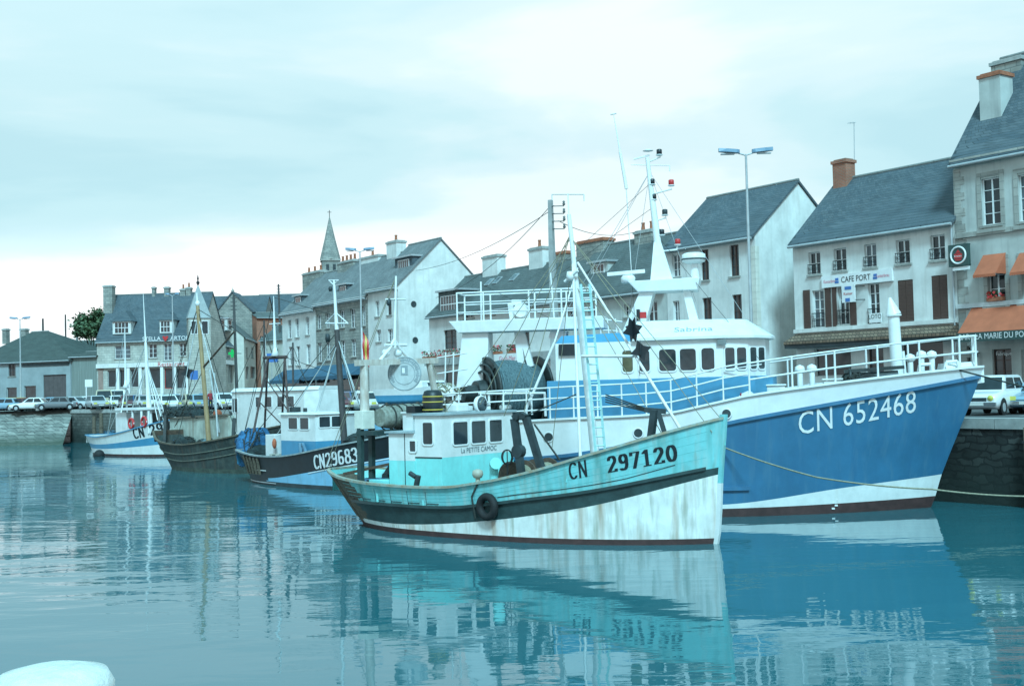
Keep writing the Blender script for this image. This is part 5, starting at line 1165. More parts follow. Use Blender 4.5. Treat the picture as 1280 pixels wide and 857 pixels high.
# stern gantry: dark posts, white uprights, crossbar with tripod aerial mast
xs_ = g.hit(452, 600, -1.6).x
def gx_(px, py): return g.hitx(px, py, xs_)
L0_, R0_ = gx_(452, 590), gx_(552, 590); zmid = gx_(455, 538).z; ztop = gx_(455, 453).z
yl = gx_(455, 500).y; m = MB()
for px_ in (450, 464): q = gx_(px_, 560); m.bar((xs_, q.y, gd(xs_)), (xs_, q.y + .04, gx_(px_, 535).z), .17, .17)
m.build('gantry_post', bandk, g.root)
m = MB(); m.box(xs_ - .2, xs_ + .2, gx_(448, 520).y, gx_(463, 520).y, gx_(455, 536).z, gx_(455, 513).z); m.build('gantry_box', pm('cream_box', (.66, .66, .58), .6), g.root, .02)
m = MB(); m.cyl((xs_, gx_(456, 513).y, gx_(456, 513).z), (xs_, gx_(455, 456).y, ztop), .16, .13, 12); m.cyl((xs_, gx_(549, 512).y, gx_(549, 516).z), (xs_, gx_(536, 456).y, ztop), .13, .11, 12); m.build('gantry_leg', woodwhite, g.root)
m = MB(); m.bar((xs_, gx_(446, 452).y, gx_(446, 453.5).z), (xs_, gx_(545, 452).y, gx_(545, 450.5).z), .24, .20); m.build('crossbar', woodwhite, g.root)
ap = gx_(493, 424); m = MB()
for px_ in (475, 513): q = gx_(px_, 450); m.cyl((xs_ - .0, q.y, q.z), (xs_, (q.y * .35 + ap.y * .65), ap.z + .02 - .35), .06, .055, 8); m.cyl((xs_, (q.y * .35 + ap.y * .65), ap.z - .33), (xs_, ap.y, ap.z), .055, .05, 8)
m.cyl((xs_, gx_(481, 431).y, gx_(481, 431).z), (xs_, gx_(508, 431).y, gx_(508, 431).z), .05, n=8); m.build('tripod', white_c, g.root)
m = MB(); tpz = gx_(495, 345).z; m.cyl((xs_, ap.y, ap.z - .3), (xs_, gx_(495, 345).y, tpz), .06, .035, 8); m.cyl((xs_, gx_(482, 374).y, gx_(482, 374).z), (xs_, gx_(507, 374).y, gx_(507, 374).z), .03, n=6); m.build('aerial_mast', white_c, g.root)
m = MB(); m.lathe([(.05, 0), (.09, .1), (.05, .25)], (xs_, gx_(486, 379).y, gx_(486, 382).z), 10); m.build('mast_lamp', blackgrey, g.root)
for px_ in (485, 500): m = MB(); q = gx_(px_, 441); m.ball((xs_ - .1, q.y, q.z), .15, 12); m.build('deck_lamp', pm('lamp_white', (.7, .72, .72), .3), g.root)
bd = empty('round_sign', world(g, (xs_ + .22, gx_(500, 467).y, gx_(500, 467).z)), R(-8), 'round white lettered board hanging under the turquoise stern gantry', 'sign')
# the board faces aft-to-camera: disc with a ring of small dark marks, a square emblem and a short line under it
rr = .60; m = MB(); m.cyl((0, .03, 0), (0, -.03, 0), rr, n=40); m.build('disc', pm('board_grey', (.46, .50, .50), .6), bd)
m = MB(); m.torus((0, -.034, 0), rr * .95, .015, 'y', 40, 5); m.torus((0, -.034, 0), rr * .62, .01, 'y', 40, 5)
for k in range(30):
    a = R(215 - k * 250 / 29); c_ = Vector((math.cos(a) * rr * .79, -.036, math.sin(a) * rr * .79)); t1_ = Vector((-math.sin(a), 0, math.cos(a))) * .028; t2_ = Vector((math.cos(a), 0, math.sin(a))) * (.035 + .015 * (k % 3)); m.poly([c_ - t1_ - t2_, c_ + t1_ - t2_, c_ + t1_ + t2_, c_ - t1_ + t2_])
m.box(-.12, .12, -.045, -.034, -.05, .28, 0); m.build('mark', pm('board_marks', (.26, .31, .33), .6), bd); m = MB(); m.box(-.08, .02, -.05, -.046, .02, .2); m.build('emblem', white_c, bd)
# net drum with net bundle on the aft deck
q0, q1 = gx_(470, 518), gx_(548, 518); m = MB(); zn = gx_(505, 520).z; y0, y1 = gx_(466, 520).y, gx_(546, 520).y
m.lathe([(.30, y0), (.38, y0 + (y1 - y0) * .12), (.44, y0 + (y1 - y0) * .4), (.42, y0 + (y1 - y0) * .75), (.28, y1 - .1)], (xs_ + .3, 0, zn), 18, 0, 'y')
for k in range(7): y = y0 + (y1 - y0) * (.12 + .11 * k); m.torus((xs_ + .3, y, zn), .44, .025, 'y', 18, 5, 1)
m.build('net_bundle', [net_g, rope_d], g.root); m = MB(); m.box(xs_ - .1, xs_ + .7, gx_(448, 540).y, y1 + .2, zn - .56, zn - .42); m.build('net_shelf', bandk, g.root)
heap(g.root, 'dark_net', (xs_ + .5, (y0 + y1) / 2, gd(xs_)), .8, 1.5, 1.3, net_d, 5)
q = g.hit(482, 590, -1.0); m = MB(); m.box(q.x - .5, q.x + .4, -1.3, .3, gd(q.x), gd(q.x) + .75); m.build('deck_box', turq_l, g.root, .03)
m = MB(); m.bar(g.hit(430, 592, -1.2), g.hit(486, 580, -1.2), .1, .09); m.build('boom_spar', rustd, g.root)
# red and yellow flag on the far side of the gantry
fl = empty('flag', world(g, (xs_ - .5, gx_(466, 440).y, gx_(466, 440).z)), 0, 'limp red and yellow flag beside the turquoise gantry post', 'flag'); m = MB(); n_ = 8
for i in range(n_):
    for j, mi in ((0, 0), (1, 1), (2, 0)):
        f = lambda ii, jj: (.02 + .07 * jj + .01 * math.sin(ii), .05 * math.sin(ii * 1.1 + jj), .75 - ii * .115 - jj * .12)
        m.poly([f(i, j), f(i, j + 1), f(i + 1, j + 1), f(i + 1, j)], mi, True)
m.build('cloth', [redp, yellowp], fl); m = MB(); m.cyl((0, 0, -.9), (0, 0, .85), .02, n=6); m.build('staff', white_c, fl)

# ================================================================== 2. big blue trawler
b = Boat('blue_trawler', 'large blue and white steel trawler with high bow numbered CN 652468', (14.45, 42.0), (.98, -.2),
    [(-17.6, 3.2), (-12.3, 3.38), (-8.7, 3.52), (-6.8, 3.93), (-2.8, 4.42), (1.2, 4.78), (2.0, 4.82)], [(-1.5, -.9), (0, 0), (1.2, .42), (3, 1.18), (4.7, 1.88), (5.1, 1.98)], [(-1.5, -16), (0, -17), (2, -17.4), (5, -17.6)],
    3.3, 3.2, sm=.40, pf=2.6, qf=.85, pfw=2.1, qfw=.95, a0=.82, a0w=.7, draught=1.6, flare=1.5)
kn = lambda x: ci(x, [(-18, 2.05), (-12.3, 2.15), (-6.8, 3.16), (-2.8, 3.80), (1.9, 4.52)])
wt = lambda x: ci(x, [(-18, .32), (-7.0, .42), (-3, .86), (.6, 1.16)])
rt = lambda x: ci(x, [(-18, .26), (-7, .28), (.5, .40)])
def bmf(x, z, mi): return mi
b.hull([(b.zs, 0), (kn, 1), (wt, 2), (rt, 3), (lambda x: -.5, 3), (lambda x: -1.4, 3)], [white_c, blue, white, redox], n=80, sub=5)
bd_ = lambda x: (3.75 if x > -6.6 else 2.45) + .0
bdk = lambda x: ci(x, [(-18, 2.3), (-8, 2.5), (-6.8, 3.1), (-2.8, 3.7), (2, 4.3)])
b.deck(bdk, pm('deck_green', (.12, .20, .20), .8, .3, 2), white_c)
b.sweep(lambda x: kn(x) + .0, .12, .12, blue, 'knuckle_rail', out_=.02)
b.sweep(lambda x: b.zs(x) + .03, .16, .07, white_c, 'rail_cap')
b.sweep(lambda x: .95, .12, .12, blue, 'rubbing_bar', t0=.42, t1=.64, out_=.03, stern=False)
P = text_polys('CN 652468', 1.08, 'LEFT', 1.06)
x0 = b.hit(997, 541, -2.6).x; x1 = b.hit(1146, 512, -1.6).x; z0 = b.hit(1002, 531, -2.6).z; z1 = b.hit(1135, 503, -1.6).z; wmax = max(u for p in P for u, v in p); sc_ = (x1 - x0) / wmax
o = b.lettering([[(u * sc_, v) for u, v in p] for p in P], x0, z0, (z1 - z0) / (x1 - x0) , white_c, off=.02)
sd_ = o.modifiers.new('solid', 'SOLIDIFY'); sd_.thickness = .004
for px_, py_ in ((908, 517), (798, 541), (686, 546)):
    q = b.hit(px_, py_, -3.2); m = MB(); y = -b.y(q.x, q.z); m.cyl((q.x, y - .02, q.z), (q.x, y + .05, q.z), .15, n=18); ho = m.build('hawse_hole', blackgrey, b.hullobj); m = MB(); m.torus((q.x, y - .01, q.z), .165, .025, 'y', 18, 6); m.build('rim', white_c, b.hullobj)
m = MB()
for k in range(4): x = b.hit(1043 + 4 * (k % 2), 640, -2.5).x; m.box(x - .05, x + .05, -b.y(x, .3) - .02, -b.y(x, .3) + .0, .14 + .1 * k, .2 + .1 * k)
m.build('draught_mark', white_c, b.hullobj)
rails(b, b.zs, 1.12, 2, .03, .60, 13, white_c, 'side_railing', sides=(-1, 1))
rails(b, b.zs, 1.10, 1, .60, .955, 5, white_c, 'bow_railing', r=.030, pw=.036)
m = MB(); x, hb, z = b.pt(.955, b.zs); xe, he, ze = b.pt(.985, b.zs)
for k in (.55, 1.10):
    P_ = [Vector((x, -max(0, hb - .06), z + k)), Vector((xe, -.25, ze + k)), Vector((xe + .1, 0, ze + k)), Vector((xe, .25, ze + k)), Vector((x, max(0, hb - .06), z + k))]; m.tube(P_, .04, 7)
for y in (-.25, .25): m.cyl((xe, y, ze), (xe, y, ze + 1.1), .045, n=7)
m.build('bow_railing', white_c, b.root)
m = MB(); x, hb, z = b.pt(.93, b.zs); P_ = [b.pt(t, b.zs) for t in (.93, .955, .98)]
m.hexa([(P_[0][0], -P_[0][1], z + .06), (P_[2][0] + .15, -.05, P_[2][2] + .06), (P_[2][0] + .15, .05, P_[2][2] + .06), (P_[0][0], P_[0][1], z + .06)], [(P_[0][0], -P_[0][1] * .7, z + .26), (P_[2][0], -.04, P_[2][2] + .22), (P_[2][0], .04, P_[2][2] + .22), (P_[0][0], P_[0][1] * .7, z + .26)]); m.build('bow_plate', white_c, b.root)
# deckhouse and wheelhouse with rounded front
ys = -2.45; xa = b.hit(684, 500, ys).x; xf = b.hit(915, 470, ys).x; zb0 = bdk(xa); zbl = b.hit(690, 484, ys).z; zfl = b.hit(915, 462, ys).z; zbl = (zbl + zfl) / 2
xw = b.hit(694, 440, ys).x
out1 = [(xa, ys), (xf - .2, ys), (xf + .65, ys * .78), (xf + 1.25, ys * .40), (xf + 1.4, 0), (xf + 1.25, -ys * .40), (xf + .65, -ys * .78), (xf - .2, -ys), (xa, -ys)]
dh = cabin(b.root, [(x * 1.0 + (.12 if x > xf else 0), y) for x, y in out1], zb0 - .1, zbl, blue_m, 'deckhouse', bevel=.02)
zwt = b.hit(860, 424, ys).z; rk = (-.10, 0)
out2 = [(xw, ys + .06)] + [(x - .1, y * .985) for x, y in out1[1:-1]] + [(xw, -ys - .06)]
whb = cabin(b.root, out2, zbl + .004, zwt, white_c, 'wheelhouse', bevel=.0)
wz0, wz1 = b.hit(850, 463, ys).z, b.hit(850, 436, ys).z
segs = [(out2[0], out2[1]), (out2[1], out2[2]), (out2[2], out2[3]), (out2[3], out2[4])]
def seg_u(px, py, a, c):
    """where the pixel's sight line meets the wall a->c, in metres from a"""
    d = ray(px, py); A = world(b, (*a, 0)); C = world(b, (*c, 0)); e = (C - A); e.z = 0; L_ = e.length; e /= L_; n = Vector((-e.y, e.x)); t = (A.x * n.x + A.y * n.y) / (d.x * n.x + d.y * n.y); P = Vector((d.x * t, d.y * t)); return (P - Vector((A.x, A.y))).dot(Vector((e.x, e.y))), L_, CAMZ + d.z * t
for x0, x1, mt_ in ((778, 791, glass_y), (799, 812, glass), (824, 845, glass), (850, 870, glass), (877, 893, glass)):
    u0, L_, _ = seg_u(x0, 450, *segs[0]); u1, _, _ = seg_u(x1, 450, *segs[0])
    if u0 < L_ - .5: panel_window(whb, *segs[0], wz0, wz1, u0, min(u1, L_ - .08), mat=mt_, rnd=.10)
for si, spans in ((1, ((.09, .46), (.55, .92))), (2, ((.10, .46), (.56, .92)))):
    a, c = segs[si]; L_ = (Vector(c) - Vector(a)).length
    for f0, f1 in spans: panel_window(whb, a, c, wz0, wz1, L_ * f0, L_ * f1, rnd=.08)
# visor roof: a brow that slopes out over the windows
zr1 = b.hit(870, 402, 0).z; brow = [(x - .1, y * .985) for x, y in out1[1:-1]]
m = MB(); xr0 = b.hit(790, 430, ys).x
low = [(xr0, ys * 1.05)] + [(x + (.22 if x > xf else .08), y * 1.06) for x, y in brow] + [(xr0, -ys * 1.05)]; upp = [(xr0 + .1, ys * .62)] + [(x - .75, y * .62) for x, y in brow] + [(xr0 + .1, -ys * .62)]
m.hexa([(x, y, zwt + .004) for x, y in low], [(x, y, zwt + .09) for x, y in low]); m.hexa([(x, y, zwt + .091) for x, y in low], [(x, y, zr1) for x, y in upp]); vr = m.build('visor_roof', white_c, b.root)
m = MB(); m.hexa([(xw, ys + .1, zwt + .003), (xr0 - .01, ys + .1, zwt + .003), (xr0 - .01, -ys - .1, zwt + .003), (xw, -ys - .1, zwt + .003)], [(xw + .15, ys * .8, zwt + .28), (xr0 - .01, ys * .8, zwt + .34), (xr0 - .01, -ys * .8, zwt + .34), (xw + .15, -ys * .8, zwt + .28)]); m.build('aft_roof', [blue_m], b.root)
# name on the sloping visor
A = Vector((low[1][0], low[1][1], zwt + .09)); U = Vector((upp[1][0], upp[1][1], zr1)); A2 = Vector((low[0][0], low[0][1], zwt + .09)); ux = (A - A2).normalized(); uz = (U - A); uz -= ux * uz.dot(ux); uz.normalize(); nn = ux.cross(uz)
uq, L_, _ = seg_u(905, 412, segs[0][0], segs[0][1]); plate_text('Sabrina', .46, pm('pale_lettering', (.26, .34, .38), .5), vr, A - ux * 1.05 + uz * .50, ux, uz, nn, off=.01)
q = b.hit(902, 425, ys); m = MB(); m.box(q.x - .15, q.x + .15, ys - .08, ys + .02, zwt - .22, zwt - .02); m.build('lamp_box', pm('lamp_grey', (.18, .2, .2), .5), whb)
u0, L_, _ = seg_u(699, 437, *segs[0]); u1, _, _ = seg_u(721, 437, *segs[0]); z0, z1 = b.hit(710, 444, ys).z, b.hit(710, 430, ys).z; m = MB(); m.box(xw + u0, xw + u1, ys - .05, ys + .05, z0, z1)
m.build('black_louvre', black, whb)
# mast platform: two raked legs, table, radar, radome, tall signal mast
yl_ = -.6; q_t0, q_t1 = b.hit(787, 356, 0), b.hit(876, 352, 0); m = MB(); zt = q_t0.z
def leg4(p, q, w0, w1, dy):
    p, q = Vector(p), Vector(q); m.hexa([p + Vector((-w0, -dy, 0)), p + Vector((w0, -dy, 0)), p + Vector((w0, dy, 0)), p + Vector((-w0, dy, 0))], [q + Vector((-w1, -dy, 0)), q + Vector((w1, -dy, 0)), q + Vector((w1, dy, 0)), q + Vector((-w1, dy, 0))])
leg4(b.hit(793, 414, 0), b.hit(811, 362, 0), .38, .24, .5); mp_ = m.build('mast_leg', white_c, b.root)
m = MB(); leg4(b.hit(869, 405, 0), b.hit(858, 361, 0), .16, .13, .4); m.build('mast_leg', white_c, b.root)
m = MB(); m.hexa([(q_t0.x + .35, -.65, zt - .32), (q_t1.x - .1, -.65, zt - .32), (q_t1.x - .1, .65, zt - .32), (q_t0.x + .35, .65, zt - .32)], [(q_t0.x, -.7, zt + .08), (q_t1.x, -.7, zt + .12), (q_t1.x, .7, zt + .12), (q_t0.x, .7, zt + .08)]); m.build('mast_platform', white_c, b.root, .03)
q = b.hit(785, 344, -.2); m = MB(); m.cyl((q.x, -.2, zt + .05), (q.x, -.2, q.z - .02), .16, .22, 12); m.lathe([(.24, q.z - .28), (.27, q.z - .1), (.2, q.z)], (q.x, -.2, 0), 14); ra = m.build('radar', white_c, b.root); m = MB(); m.bar((q.x - .75, -.35, q.z + .05), (q.x + .6, -.05, q.z + .14), .16, .13); m.build('scanner', white_c, ra)
q = b.hit(867, 322, 0); q2 = b.hit(869, 352, 0); m = MB(); m.cyl((q2.x, 0, zt), (q.x, 0, q.z - .2), .17, .15, 12); m.build('radome_post', white_c, b.root); m = MB(); m.lathe([(.22, q.z - .22), (.40, q.z - .16), (.44, q.z - .05), (.42, q.z + .12), (.3, q.z + .17)], (q.x, 0, 0), 20); m.lathe([(.435, q.z - .09), (.445, q.z - .075), (.445, q.z - .04)], (q.x, 0, 0), 20, 1, close=False); m.build('radome', [white_c, blackgrey], b.root)
ms0, ms1 = b.hit(828, 353, .1), b.hit(809, 197, .1); m = MB(); m.hexa([ms0 + Vector((a, c, 0)) for a, c in ((-.42, -.3), (.42, -.3), (.42, .3), (-.42, .3))], [ms0.lerp(ms1, .32) + Vector((a, c, 0)) for a, c in ((-.13, -.12), (.13, -.12), (.13, .12), (-.13, .12))]); m.cyl(ms0.lerp(ms1, .3), ms1, .14, .07, 10); sm_ = m.build('signal_mast', white_c, b.root)
m = MB(); A_ = lambda px, py: b.hit(px, py, .1)
m.bar(A_(792, 199), A_(812, 194), .06, .05); m.build('signal_arm', white_c, sm_)
m = MB(); m.cyl(A_(812, 202), A_(826, 196), .025, n=6); m.build('signal_arm', white_c, sm_)
m = MB(); m.cyl(A_(789, 206), A_(837, 207), .014, n=5); m.cyl(A_(837, 207), A_(837, 214), .02, n=5); m.build('signal_arm', white_c, sm_)
m = MB(); m.cyl(A_(818, 242), A_(840, 236), .03, n=6); m.build('signal_arm', white_c, sm_)
m = MB(); m.cyl(A_(820, 276), A_(833, 272), .025, n=6); m.build('signal_arm', white_c, sm_)
m = MB(); m.cyl(A_(826, 314), A_(846, 312), .03, n=6); m.cyl(A_(846, 312), A_(847, 305), .03, n=6); m.build('signal_arm', white_c, sm_)
m = MB(); m.lathe([(.02, 0), (.2, .04), (.05, .1)], A_(810, 190), 12); m.build('signal_arm', white_c, sm_)
for px_, py_, mt_ in ((824, 190, black), (815, 227, black), (839, 228, redp), (817, 246, black), (831, 265, blackgrey), (847, 302, redp), (822, 302, blackgrey), (827, 290, black)):
    q = A_(px_, py_); m = MB(); m.lathe([(.07, -.1), (.1, -.08), (.1, .08), (.07, .1)], q, 10); m.lathe([(.1, -.14), (.13, -.12), (.13, -.101)], q, 10, 1); m.build('signal_lamp', [mt_, white_c], sm_)
wa, wb_, wc_ = A_(767, 143), A_(775, 190), A_(783, 236); m = MB(); m.cyl(wc_, wb_, .06, .05, 8); m.cyl(wb_, wa, .03, .012, 6); m.cyl(wa + Vector((-.12, 0, 0)), wa + Vector((.1, 0, .03)), .03, n=5); m.cyl(A_(790, 352), wc_, .012, .02, 5); m.build('whip_aerial', white_c, b.root)
m = MB()
for px_, py_ in ((700, 420), (880, 405), (946, 418), (783, 410), (700, 402)): m.cyl(A_(812, 215), A_(px_, py_), .010, n=4)
m.build('rigging', galv, b.root)
# funnel-side ladder rails at the back of the wheelhouse
m = MB()
for px_ in (752, 762, 772): m.cyl(b.hit(px_, 425, -1), b.hit(px_ - 3, 398, -1), .025, n=5)
m.tube([b.hit(748, 398, -1), b.hit(778, 402, -1)], .025, 5); m.tube([b.hit(750, 412, -1), b.hit(778, 414, -1)], .02, 5); m.build('roof_railing', white_c, b.root)
q = b.hit(804, 395, -.8); m = MB(); m.box(q.x - .1, q.x + .12, -1, -.8, q.z - .08, q.z + .14); m.build('port_light', [redp], b.root); m = MB(); m.box(q.x - .22, q.x - .11, -1.02, -.72, q.z - .16, q.z + .24); m.build('light_screen', black, b.root)
# aft gantry with catwalk, inclined struts and net drum
yg = -.5; G_ = lambda px, py: b.hit(px, py, yg)
lb0, lt0 = G_(588, 512), G_(597, 416); m = MB(); W0, W1 = .72, .50
m.hexa([Vector((lb0.x - W0, yg - .5, 2.3)), Vector((lb0.x + W0, yg - .5, 2.3)), Vector((lb0.x + W0, yg + .5, 2.3)), Vector((lb0.x - W0, yg + .5, 2.3))], [Vector((lt0.x - W1, yg - .4, lt0.z)), Vector((lt0.x + W1, yg - .4, lt0.z)), Vector((lt0.x + W1, yg + .4, lt0.z)), Vector((lt0.x - W1, yg + .4, lt0.z))]); m.build('gantry_leg', white_c, b.root, .05)
c0, c1 = G_(566, 411), G_(757, 402); zc0 = c0.z; zcw = (c0.z + c1.z) / 2; m = MB(); m.hexa([(c0.x + .35, yg - .6, zcw - .22), (c1.x, yg - .6, zcw - .22), (c1.x, yg + .6, zcw - .22), (c0.x + .35, yg + .6, zcw - .22)], [(c0.x, yg - .65, zcw + .22), (c1.x, yg - .65, zcw + .22), (c1.x, yg + .65, zcw + .22), (c0.x, yg + .65, zcw + .22)]); m.build('catwalk', white_c, b.root, .03)
m = MB(); xt0, xt1 = G_(576, 380).x, G_(742, 372).x; zt_ = zcw + 1.25
for y in (yg - .6, yg + .6):
    for k, f in enumerate((0, .2, .54, .78, 1.0)):
        m.cyl((xt0 + (xt1 - xt0) * f, y, zcw + .2), (xt0 + (xt1 - xt0) * f, y, zt_), .035, n=6)
    for z in (zt_, zt_ - .36, zt_ - .72): m.cyl((xt0, y, z), (xt1, y, z), .03 if z == zt_ else .022, n=6)
m.cyl((xt0, yg - .6, zt_), (xt0, yg + .6, zt_), .03, n=6); m.build('catwalk_railing', white_c, b.root)
m = MB(); m.cyl(G_(602, 420), G_(601, 352), .035, n=6); m.build('lamp_pole', white_c, b.root); m = MB(); m.cyl(G_(693, 402), G_(688, 340), .03, n=6); m.build('lamp_pole', white_c, b.root)
m = MB(); m.bar(G_(651, 410), G_(664, 458), .2, .22); m.build('strut', white_c, b.root)
m = MB(); m.bar(G_(638, 378), G_(643, 412), .16, .2); m.bar(G_(652, 380), G_(662, 410), .16, .2); m.bar(G_(640, 378), G_(652, 378), .14, .2); m.cyl((G_(652, 388).x, yg - .25, G_(652, 388).z), (G_(652, 388).x, yg + .25, G_(652, 388).z), .26, n=16); m.cyl(G_(641, 389), G_(652, 388), .12, n=10); m.build('hanging_block', white_c, b.root)
m = MB(); m.bar(G_(647, 412), G_(652, 455), .22, .25); m.build('gantry_leg', white_c, b.root); m = MB(); m.bar(G_(700, 412), G_(697, 425), .5, .6); m.build('gantry_leg', white_c, b.root)
# net drum: axis athwart and slightly fore-and-aft so that the wound net shows
dc = b.hit(640, 490, -.4); dr = empty('net_drum', (dc.x, dc.y, dc.z), R(38)); dr.parent = b.root; r1 = 1.14
m = MB(); m.lathe([(r1 * .86, -.9), (r1, -.55), (r1 * 1.02, .2), (r1 * .93, .9)], (0, 0, 0), 34, 0, 'x')
for k in range(26): m.torus((-.85 + k * .068, 0, 0), r1 * (.9 + .10 * math.sin(k * .14 + .3)) + .02 * (k % 2), .05, 'x', 30, 5, 0)
m.build('wound_net', [net_t], dr); m = MB()
for x in (-1.05, 1.05): m.cyl((x - .05, 0, 0), (x + .05, 0, 0), r1 * 1.12, n=36); m.torus((x, 0, 0), r1 * 1.12, .06, 'x', 36, 6)
m.build('flange', steel_d, dr); m = MB(); m.cyl((-1.5, 0, 0), (-1.1, 0, 0), .45, .5, 18); m.cyl((-2.0, 0, 0), (-1.5, 0, 0), .3, n=14); m.torus((-1.2, 0, 0), .8, .05, 'x', 26, 6); m.torus((-1.15, 0, 0), 1.05, .04, 'x', 26, 6)
for k in range(8): a = k * math.pi / 4; m.cyl((-1.13, 0, 0), (-1.13, 1.3 * math.cos(a), 1.3 * math.sin(a)), .04, n=5)
m.build('drum_drive', steel_d, dr)
heap(b.root, 'dark_net', (dc.x - 1.3, .3, 2.3), 1.1, 1.5, 1.3, net_d, 9); heap(b.root, 'dark_net', (dc.x + 1.7, .5, 2.3), .9, 1.3, 2.2, net_d, 4)
# white stern gear: pale floats and covers heaped at the stern
for k, (px_, py_, s_) in enumerate(((556, 486, .55), (572, 492, .5), (552, 506, .6), (575, 512, .55), (562, 498, .5), (592, 516, .42), (545, 494, .4))):
    q = b.hit(px_, py_, -1.5); o = heap(b.root, 'white_bundle', (q.x, q.y + .3 * (k % 3), q.z - s_ * .4), s_ * .9, s_ * .8, s_ * .75, white, 20 + k, n=8, mat2=rope_m)
m = MB()
for z in (446, 466, 487): m.cyl(b.hit(546, z + 1, -1.8), b.hit(584, z - 5, -1.8), .025, n=5)
for px_ in (556, 566): m.cyl(b.hit(px_, 500, -1.8), b.hit(px_ + 1, 440, -1.8), .03, n=5)
m.build('stern_ladder', white_c, b.root)
m = MB(); ps = [b.hit(px_, py_, -2.9) for px_, py_ in ((628, 519), (629, 495), (633, 489), (660, 488), (664, 494), (665, 518))]; m.tube(ps, .04, 6); m.build('hoop_rail', white_c, b.root)
m = MB()
for px_ in (607, 612, 682): m.cyl(b.hit(px_, 520, -2.9), b.hit(px_ - 1, 492, -2.9), .05, n=6)
m.cyl(b.hit(598, 492, -2.9), b.hit(682, 491, -2.9), .04, n=6); m.build('stern_railing', white_c, b.root)
m = MB(); m.cyl(b.hit(655, 518, -2.6), b.hit(693, 428, -2.4), .05, n=7); m.cyl(b.hit(693, 428, -2.4), b.hit(722, 335, -.4), .03, n=6); m.build('stay_pole', white_c, b.root)
# foredeck: life raft, windlass with anchor gear, vent post, bitts
def deckpt(px, py, y): q = b.hit(px, py, y); return Vector((q.x, y, max(q.z, bdk(q.x))))
q = b.hit(915, 490, -1.9); lr = empty('life_raft', world(b, (q.x, q.y, bdk(q.x) + .35)), b.root.rotation_euler.z, 'white life raft canister with red stripes on its cradle beside the blue deckhouse', 'life raft')
m = MB(); m.lathe([(.01, -.75), (.24, -.72), (.34, -.6), (.36, 0), (.34, .6), (.24, .72), (.01, .75)], (0, 0, .42), 18, 0, 'x'); m.build('canister', white_c, lr); m = MB()
for x in (-.45, -.1, .3): m.torus((x, 0, .42), .362, .025, 'x', 20, 5)
m.build('stripe', redp, lr); m = MB()
for x in (-.5, .5): m.box(x - .05, x + .05, -.3, .3, -.3, .12); m.bar((x, -.3, -.3), (x, .3, .1), .05, .05)
m.build('cradle', white_c, lr)
q = b.hit(1096, 470, -.9); m = MB(); zz_ = bdk(q.x); m.cyl((q.x - .9, -.9, zz_ + .7), (q.x + .7, -.9, zz_ + .75), .2, n=12); m.cyl((q.x - .3, -1.3, zz_ + .45), (q.x - .3, .9, zz_ + .45), .42, n=16); m.box(q.x - .7, q.x + .5, -.6, .6, zz_, zz_ + .5); m.bar((q.x - 1.1, -1.1, zz_ + .95), (q.x + .9, -1.0, zz_ + 1.05), .16, .12); m.torus((q.x - .9, -1.0, zz_ + .75), .25, .06, 'x', 14, 6); m.build('anchor_windlass', steel_d, b.root)
heap(b.root, 'dark_net', (q.x - .8, -1.0, zz_ + .3), .45, .35, .6, net_d, 33)
p0, p1 = b.hit(1123, 478, 0), b.hit(1117, 395, 0); p0.z = bdk(p0.x); m = MB(); m.cyl(p0, p1, .21, .20, 16); vp = m.build('vent_post', white_c, b.root); m = MB(); t_ = b.hit(1112, 372, 0); m.cyl(p1, p1 + (p1 - p0) * .02, .27, .27, 16); m.cyl(p1 + (p1 - p0) * .02, t_, .27, .05, 16); m.build('vent_cap', white_c, vp); m = MB(); m.cyl(p0 + Vector((.28, 0, 0)), p0.lerp(p1, .55) + Vector((.24, 0, 0)), .05, n=6); m.build('vent_pipe', white_c, vp)
for px_, py_ in ((1000, 470), (1015, 469), (1138, 456), (1152, 452), (1165, 452)):
    q = b.hit(px_, py_, -.6 if px_ < 1100 else .2); z = bdk(q.x); m = MB(); m.cyl((q.x, q.y, z), (q.x, q.y, max(z + .5, q.z + .1)), .10, n=10); m.lathe([(.1, max(z + .5, q.z + .1)), (.19, max(z + .6, q.z + .2)), (.15, max(z + .74, q.z + .34)), (.02, max(z + .8, q.z + .4))], (q.x, q.y, 0), 12); m.build('cowl_vent', white_c, b.root)
for px_, s_ in ((945, .55), (968, .7), (985, .5), (1040, .6)):
    q = b.hit(px_, 480, -.9); z = bdk(q.x); m = MB(); m.box(q.x - s_ / 2, q.x + s_ / 2, -1.3, -.5, z, z + s_ * 1.0 + .25); m.box(q.x - s_ / 2 - .05, q.x + s_ / 2 + .05, -1.35, -.45, z + s_ + .26, z + s_ + .32); m.build('deck_locker', white, b.root, .02)
for px_ in (1150, 1185):
    x = b.hit(px_, 455, 0).x; m = MB(); hb = b.y(x, b.zs(x) - .05); P_ = [Vector((x - .25, -hb + .1, b.zs(x))), Vector((x - .18, -hb + .1, b.zs(x) + .28)), Vector((x + .18, -hb + .12, b.zs(x + .2) + .28)), Vector((x + .25, -hb + .12, b.zs(x + .2)))]; m.tube(P_, .06, 7); m.build('fairlead', white_c, b.root)
m = MB(); m.bar(b.hit(905, 462, -2.5), b.hit(952, 455, -2.2), .05, .03); m.build('ledge_rail', white_c, b.root)
